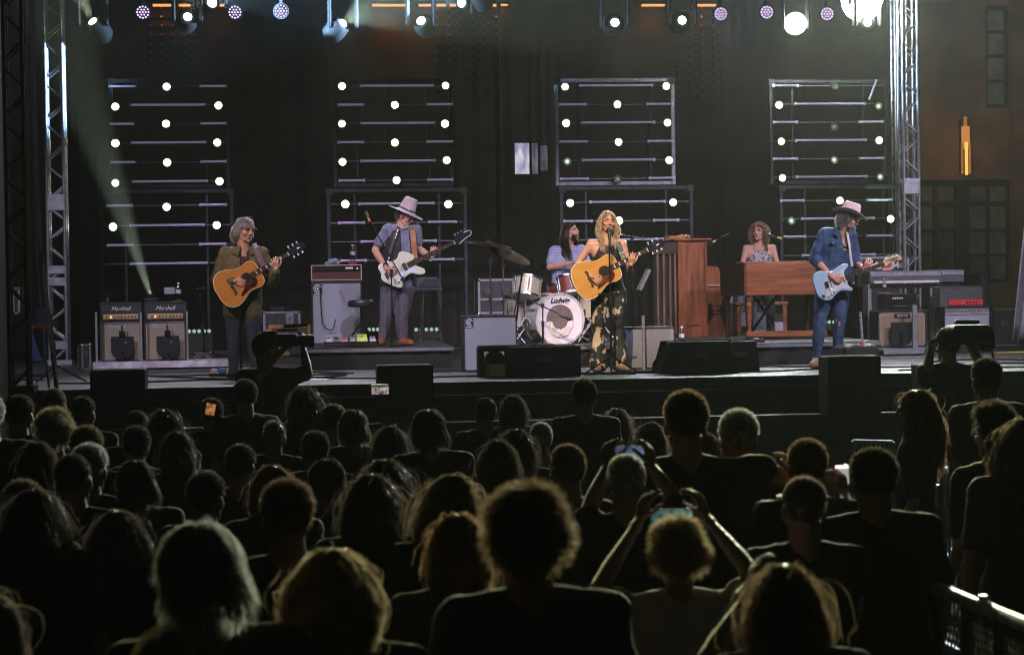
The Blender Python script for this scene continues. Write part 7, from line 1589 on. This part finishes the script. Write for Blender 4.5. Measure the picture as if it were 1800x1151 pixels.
# phone held high with both hands
_, Yq, H = posed(1100, 800, 470, 0, 'crop', 'grey', 'black', 'man with pale cropped hair holding a phone high with both hands',
      {'EL': (1032, 905, .05), 'WL': (1066, 822, .28), 'ER': (1190, 885, .05), 'WR': (1147, 822, .28)}, hs={'L': dict(d=(.15, .2, 1), n=(.8, .6, 0), side=(0, -.5, .6), curl=.7), 'R': dict(d=(-.15, .2, 1), n=(-.8, .6, 0), side=(0, -.5, .6), curl=.7)})
phone(1107, 799, Yq+.34, .15, .072, 'phone held sideways above a cropped pale head', screen('dim_blue_screen', (.02, .03, .08), (.15, .2, .35), .8), .5)
# curly woman filming with raised hands
_, Yq, H = posed(1192, 912, 560, 1, 'curly', 'blond', 'white', 'curly fair-haired woman in pale top filming with both arms raised',
      {'EL': (1050, 1035, -.1), 'WL': (1122, 918, .30), 'ER': (1325, 1010, -.1), 'WR': (1243, 912, .30)}, hs={'L': dict(d=(.35, .1, 1), n=(.9, .4, 0), side=(0, -.6, .5), curl=.5, spread=.12), 'R': dict(d=(-.35, .1, 1), n=(-.8, .5, 0), side=(0, -.6, .5), curl=.55, spread=.2)}, sl=.5)
phone(1180, 914, Yq+.36, .15, .075, 'teal-lit phone held sideways above the curly fair head', screen('teal_screen', (.02, .06, .06), (.2, .45, .42), .5), .5)
# two men on the right, one with a cap
_, Yq, H = posed(1418, 774, 440, 0, 'short', 'brown', 'black', 'man with short rim-lit hair raising a bright phone at his side',
      {'ER': (1500, 925, .0), 'WR': (1484, 868, .28), 'EL': (1345, 900, .05), 'WL': (1380, 960, .2)}, hs={'L': dict(d=(1, .3, 0), n=(0, 0, -1), side=(0, 1, 0)), 'R': dict(d=(-.1, .3, 1), n=(-.6, .8, 0), side=(-.8, -.5, 0), curl=.8)}, sl=.95)
phone(1482, 834, Yq+.33, .05, .085, 'upright phone with a bright white and red screen', screen('bright_screen', (.35, .36, .30), (.75, .8, .65), .6, 2), 1)
o = phone(1479, 820, Yq+.325, .06, .012, 'glowing strip added as a reflection along the top of the upright phone', glow('pink_white', (1, .6, .75), 2.5), 1)  # emissive strip imitating a reflection, not a second phone
posed(1413, 842, 530, 0, 'thin', 'brown', 'black', 'man in a dark cap in front of the phone-raising man',
      {'EL': (1325, 1020, -.03), 'WL': (1335, 1100, .1), 'ER': (1500, 1040, -.03), 'WR': (1495, 1120, .1)}, 'cap')
place(1549, 790, 480, 'm', 'short', 'dark', 'black', 'broad-shouldered man with short hair and lit ears near the barrier', rz=0).scale.x *= 1.12
# wrist with white band by the long straight hair
_, Yq, H = posed(1362, 1045, 680, 1, 'bob', 'dark', 'black', 'dark-haired person low in front raising a wrist with a white band',
      {'EL': (1240, 1160, .0), 'WL': (1322, 1040, .25), 'ER': (1480, 1200, 0), 'WR': (1470, 1260, .1)}, sl=.4)
w1 = at(1322, 1040, Yq+.25); w0 = at(1240, 1160, Yq)
tag(MB().lathe([(.034, -.018), (.037, 0), (.034, .018)], w1+(w0-w1).normalized()*.03, w0-w1, 16).build('wristband', WHITE, smooth=True), 'bright white wristband on a raised forearm in the foreground', 'wristband')
# filming devices near the stage
t = thing('video_camera', 'small camcorder with its lit screen showing the stage', 'camera', at(668, 686, Yd(668, 12.3))); MB().box((0, .03, 0), (.12, .08, .07), bev=.01).build('body', BLK, t); MB().box((0, -.014, .0), (.105, .004, .046)).build('screen', screen('stage_screen', (.03, .03, .04), (.5, .4, .4), 1.0, 12), t); MB().cyl((0, .07, 0), (0, .13, 0), .03, n=14).build('lens', BLK, t)
phone(370, 719, Yd(370, 12.0), .06, .075, 'small phone with an orange lit screen among the upper rows', screen('orange_screen', (.12, .04, .01), (.6, .25, .08), .9, 10), 1, .2)
# ------------------------------------------------------------------ camera operators in the pit
def operator(px, py, d, label, arms, facing, headf, cl):
    Y = Yd(px, d); P = P0f(Y); top = at(px, py, Y)
    z0 = top.z-1.80; J = crowd_J(); off = V(top.x, Y, z0)
    for k_ in ('head', 'SL', 'SR', 'EL', 'ER', 'WL', 'WR', 'HL', 'HR', 'KL', 'KR', 'AL', 'AR', 'TL', 'TR'): J[k_] = J[k_]*1.0+off
    J['gz'] = z0
    for k_, a in arms.items(): J[k_] = P(*a)
    J['fr'] = frame_of(headf)
    o = build_body(J, 1, CS, label, fem=0, vox=.014, hvox=.007, handspec={'L': dict(d=(1, .3, .4), n=(0, .5, 1), side=(0, -1, 0), curl=.7), 'R': dict(d=(.2, .3, 1), n=(-.5, .4, 0), side=(0, -1, 0), curl=.8)})
    crowd_clothes(J, o, 0, SC_['black']); linkmesh(hair_mesh(J['head'], J['fr'], 1, 2500, .03, 'short', 9, .002, 3), 'hair', HC['dark'], o)
    pl = thing('camera_platform', cl, 'platform', (top.x, Y, 0)); MB().box((0, 0, z0-.03), (1.0, .8, .06), bev=.005).build('top', BLK, pl)
    for sx in (-1, 1):
        for sy in (-1, 1): MB().bar((sx*.45, sy*.35, 0), (sx*.45, sy*.35, z0-.06), .05).build('leg', BLKM, pl)
    return Y, J
Yc, J = operator(468, 580, 15.6, 'camera operator shouldering a video camera before the grey-haired guitarist', {'ER': (541, 655, .0), 'WR': (533, 612, .1), 'EL': (455, 660, -.1), 'WL': (500, 612, .1)}, 0, (.9, .45, -.1), 'low dark platform under the first camera operator')
t = thing('video_camera', 'black shoulder video camera with red tally light pointed along the stage', 'camera', at(510, 598, Yc+.05)); a_ = at(480, 590, Yc)-t.location
MB().box((-.04, 0, .0), (.22, .12, .10), bev=.02).build('body', BLK, t); MB().cyl((.05, 0, .0), (.14, 0, -.01), .04, .05, 18).build('lens', BLK, t, smooth=True); MB().box((.165, 0, -.01), (.05, .13, .10), bev=.01).build('lens_hood', BLK, t); MB().box((-.02, .0, .08), (.16, .025, .02), bev=.005).build('handle', BLK, t); MB().box((-.16, -.05, .05), (.12, .04, .05), bev=.01).build('viewfinder', BLK, t)
MB().ell((-.21, -.075, .02), .006).build('tally_light', glow('red_tally', (1, .05, .05), 6), t); MB().cyl((-.05, -.03, .11), (.14, -.03, .12), .014, n=10).build('microphone', BLK, t)
Yc, J = operator(1665, 572, 15.6, 'camera operator with a lit watch in front of the silver faced amplifier', {'EL': (1628, 668, -.05), 'WL': (1638, 602, -.02), 'ER': (1730, 650, 0), 'WR': (1700, 600, .1)}, 0, (-.3, 1, 0), 'low dark platform under the second camera operator')
t = thing('video_camera', 'bulky video camera on the second operator\'s shoulder with dangling cord', 'camera', at(1700, 588, Yc+.1)); MB().box((0, 0, 0), (.34, .30, .15), bev=.04).build('body', BLK, t); MB().box((-.02, -.05, .10), (.20, .06, .035), bev=.012).build('handle', BLK, t); MB().cyl((-.2, .05, .0), (-.12, .05, 0), .05, n=16).build('viewfinder', BLK, t, smooth=True); MB().box((.14, 0, -.05), (.12, .2, .16), bev=.03).build('battery', BLK, t)
MB().tube([(.17, -.05, -.1), (.19, -.08, -.2), (.16, -.08, -.27), (.2, -.07, -.33)], .008, 6).build('cord', BLK, t, smooth=True)
tag(MB().lathe([(.030, -.014), (.033, 0), (.030, .014)], at(1638, 605, Yc-.03), at(1638, 602, Yc)-at(1628, 668, Yc), 14).build('wristwatch', CHR, smooth=True), 'shining watch on the second camera operator\'s wrist', 'watch')
# ------------------------------------------------------------------ barriers at the right
a_, b2 = onz(1648, 1034, 1.12), onz(1830, 1108, 1.12)
t = thing('crowd_barrier', 'near barrier with a bright top rail and perforated panel', 'barrier', V(a_.x, a_.y, 0)); d = (b2-a_); 
MB().cyl(a_, a_+d*1.6, .024, n=12).build('top_rail', mat('worn_aluminium_rail', (.75, .75, .75), .5, .5, var=.3, nscale=15), t, True, True); MB().cyl(a_.lerp(b2, .45)+Z3*.03, a_.lerp(b2, .52)+Z3*.035, .012, n=8).build('bolt', CHR, t, True)
dn = d.normalized(); m_ = MB(); PER = mat('galvanised_mesh', (.35, .35, .34), .4, .8)
for i in range(6): q_ = a_+d*1.6*i/5; MB().bar(V(q_.x, q_.y, .05), q_, .035).build('post', BLKM, t, True)
for i in range(75):                       # woven mesh
    for s in (-1, 1):
        x0 = i*.032; 
        p0 = a_+dn*x0-Z3*.06; p1 = a_+dn*(x0+s*.5)-Z3*.95; m_.bar(p0, p1, .005)
m_.build('mesh_panel', PER, t, True, kind='stuff')
for i in range(3): q_ = a_+d*.7*i; MB().bar(V(q_.x, q_.y, .03), V(q_.x, q_.y, .03)+V(-dn.y, dn.x, 0)*.6, .05).build('foot', BLKM, t, True)
bars = [((1655, 822), (1716, 838)), ((1590, 838), (1652, 856))]
def farbar(p0, p1, z, label, struts):
    a_, b2 = onz(*p0, z), onz(*p1, z); t = thing('crowd_barrier', label, 'barrier', V(a_.x, a_.y, 0)); MB().cyl(a_, b2, .016, n=8).build('top_rail', ALUD, t, True, True)
    n = 9
    for i in range(n+1): q_ = a_.lerp(b2, i/n); MB().cyl(V(q_.x, q_.y, .12), q_, .009 if 0 < i < n else .018, n=6).build('upright', ALUD, t, True, True)
    MB().cyl(V(a_.x, a_.y, .14), V(b2.x, b2.y, .14), .014, n=8).build('bottom_rail', ALUD, t, True, True)
    for f in (0, 1): q_ = a_.lerp(b2, f); MB().bar(V(q_.x, q_.y-.3, .02), V(q_.x, q_.y+.3, .02), .04).build('foot', ALUD, t, True)
    for (sx, sy, ex, ey) in struts: s0 = onz(sx, sy, z-.03); e0 = onz(ex, ey, .25); MB().cyl(s0, e0, .012, n=8).build('strut', ALU, t, True, True)
farbar((1655, 822), (1716, 838), 1.08, 'far barrier with two long slanting struts', ((1668, 826, 1612, 1010), (1704, 837, 1640, 1040)))
farbar((1588, 838), (1652, 856), 1.05, 'barrier with thin uprights behind the broad-shouldered man', ())
farbar((1716, 838), (1800, 872), 1.08, 'barrier running out of the photo edge', ((1766, 858, 1676, 1090), (1796, 880, 1716, 1120)))
farbar((1500, 775), (1570, 777), .9, 'low dark barrier in front of the pit ledge', ())
farbar((1660, 776), (1700, 777), .9, 'short barrier section behind the woman in profile', ())
for o in list(ARCH.values()):
    for ch in list(o.children): bpy.data.objects.remove(ch)
    bpy.data.objects.remove(o)
# ------------------------------------------------------------------ haze
hz = MB().box((4, 13, 5.8), (76, 46, 13.6)).build('haze', None if 0 else mat('tmp', (0, 0, 0), var=0), kind='stuff')
hm_ = bpy.data.materials.new('stage_haze'); hm_.use_nodes = True; nt = hm_.node_tree; nt.nodes.clear()
pv = nt.nodes.new('ShaderNodeVolumePrincipled'); pv.inputs['Density'].default_value = .0012; pv.inputs['Color'].default_value = (.85, .9, .85, 1); pv.inputs['Anisotropy'].default_value = .0
o_ = nt.nodes.new('ShaderNodeOutputMaterial'); nt.links.new(pv.outputs[0], o_.inputs['Volume']); hz.data.materials.clear(); hz.data.materials.append(hm_)
hz['label'] = 'thin stage haze'
bpy.data.scenes.remove(TS)
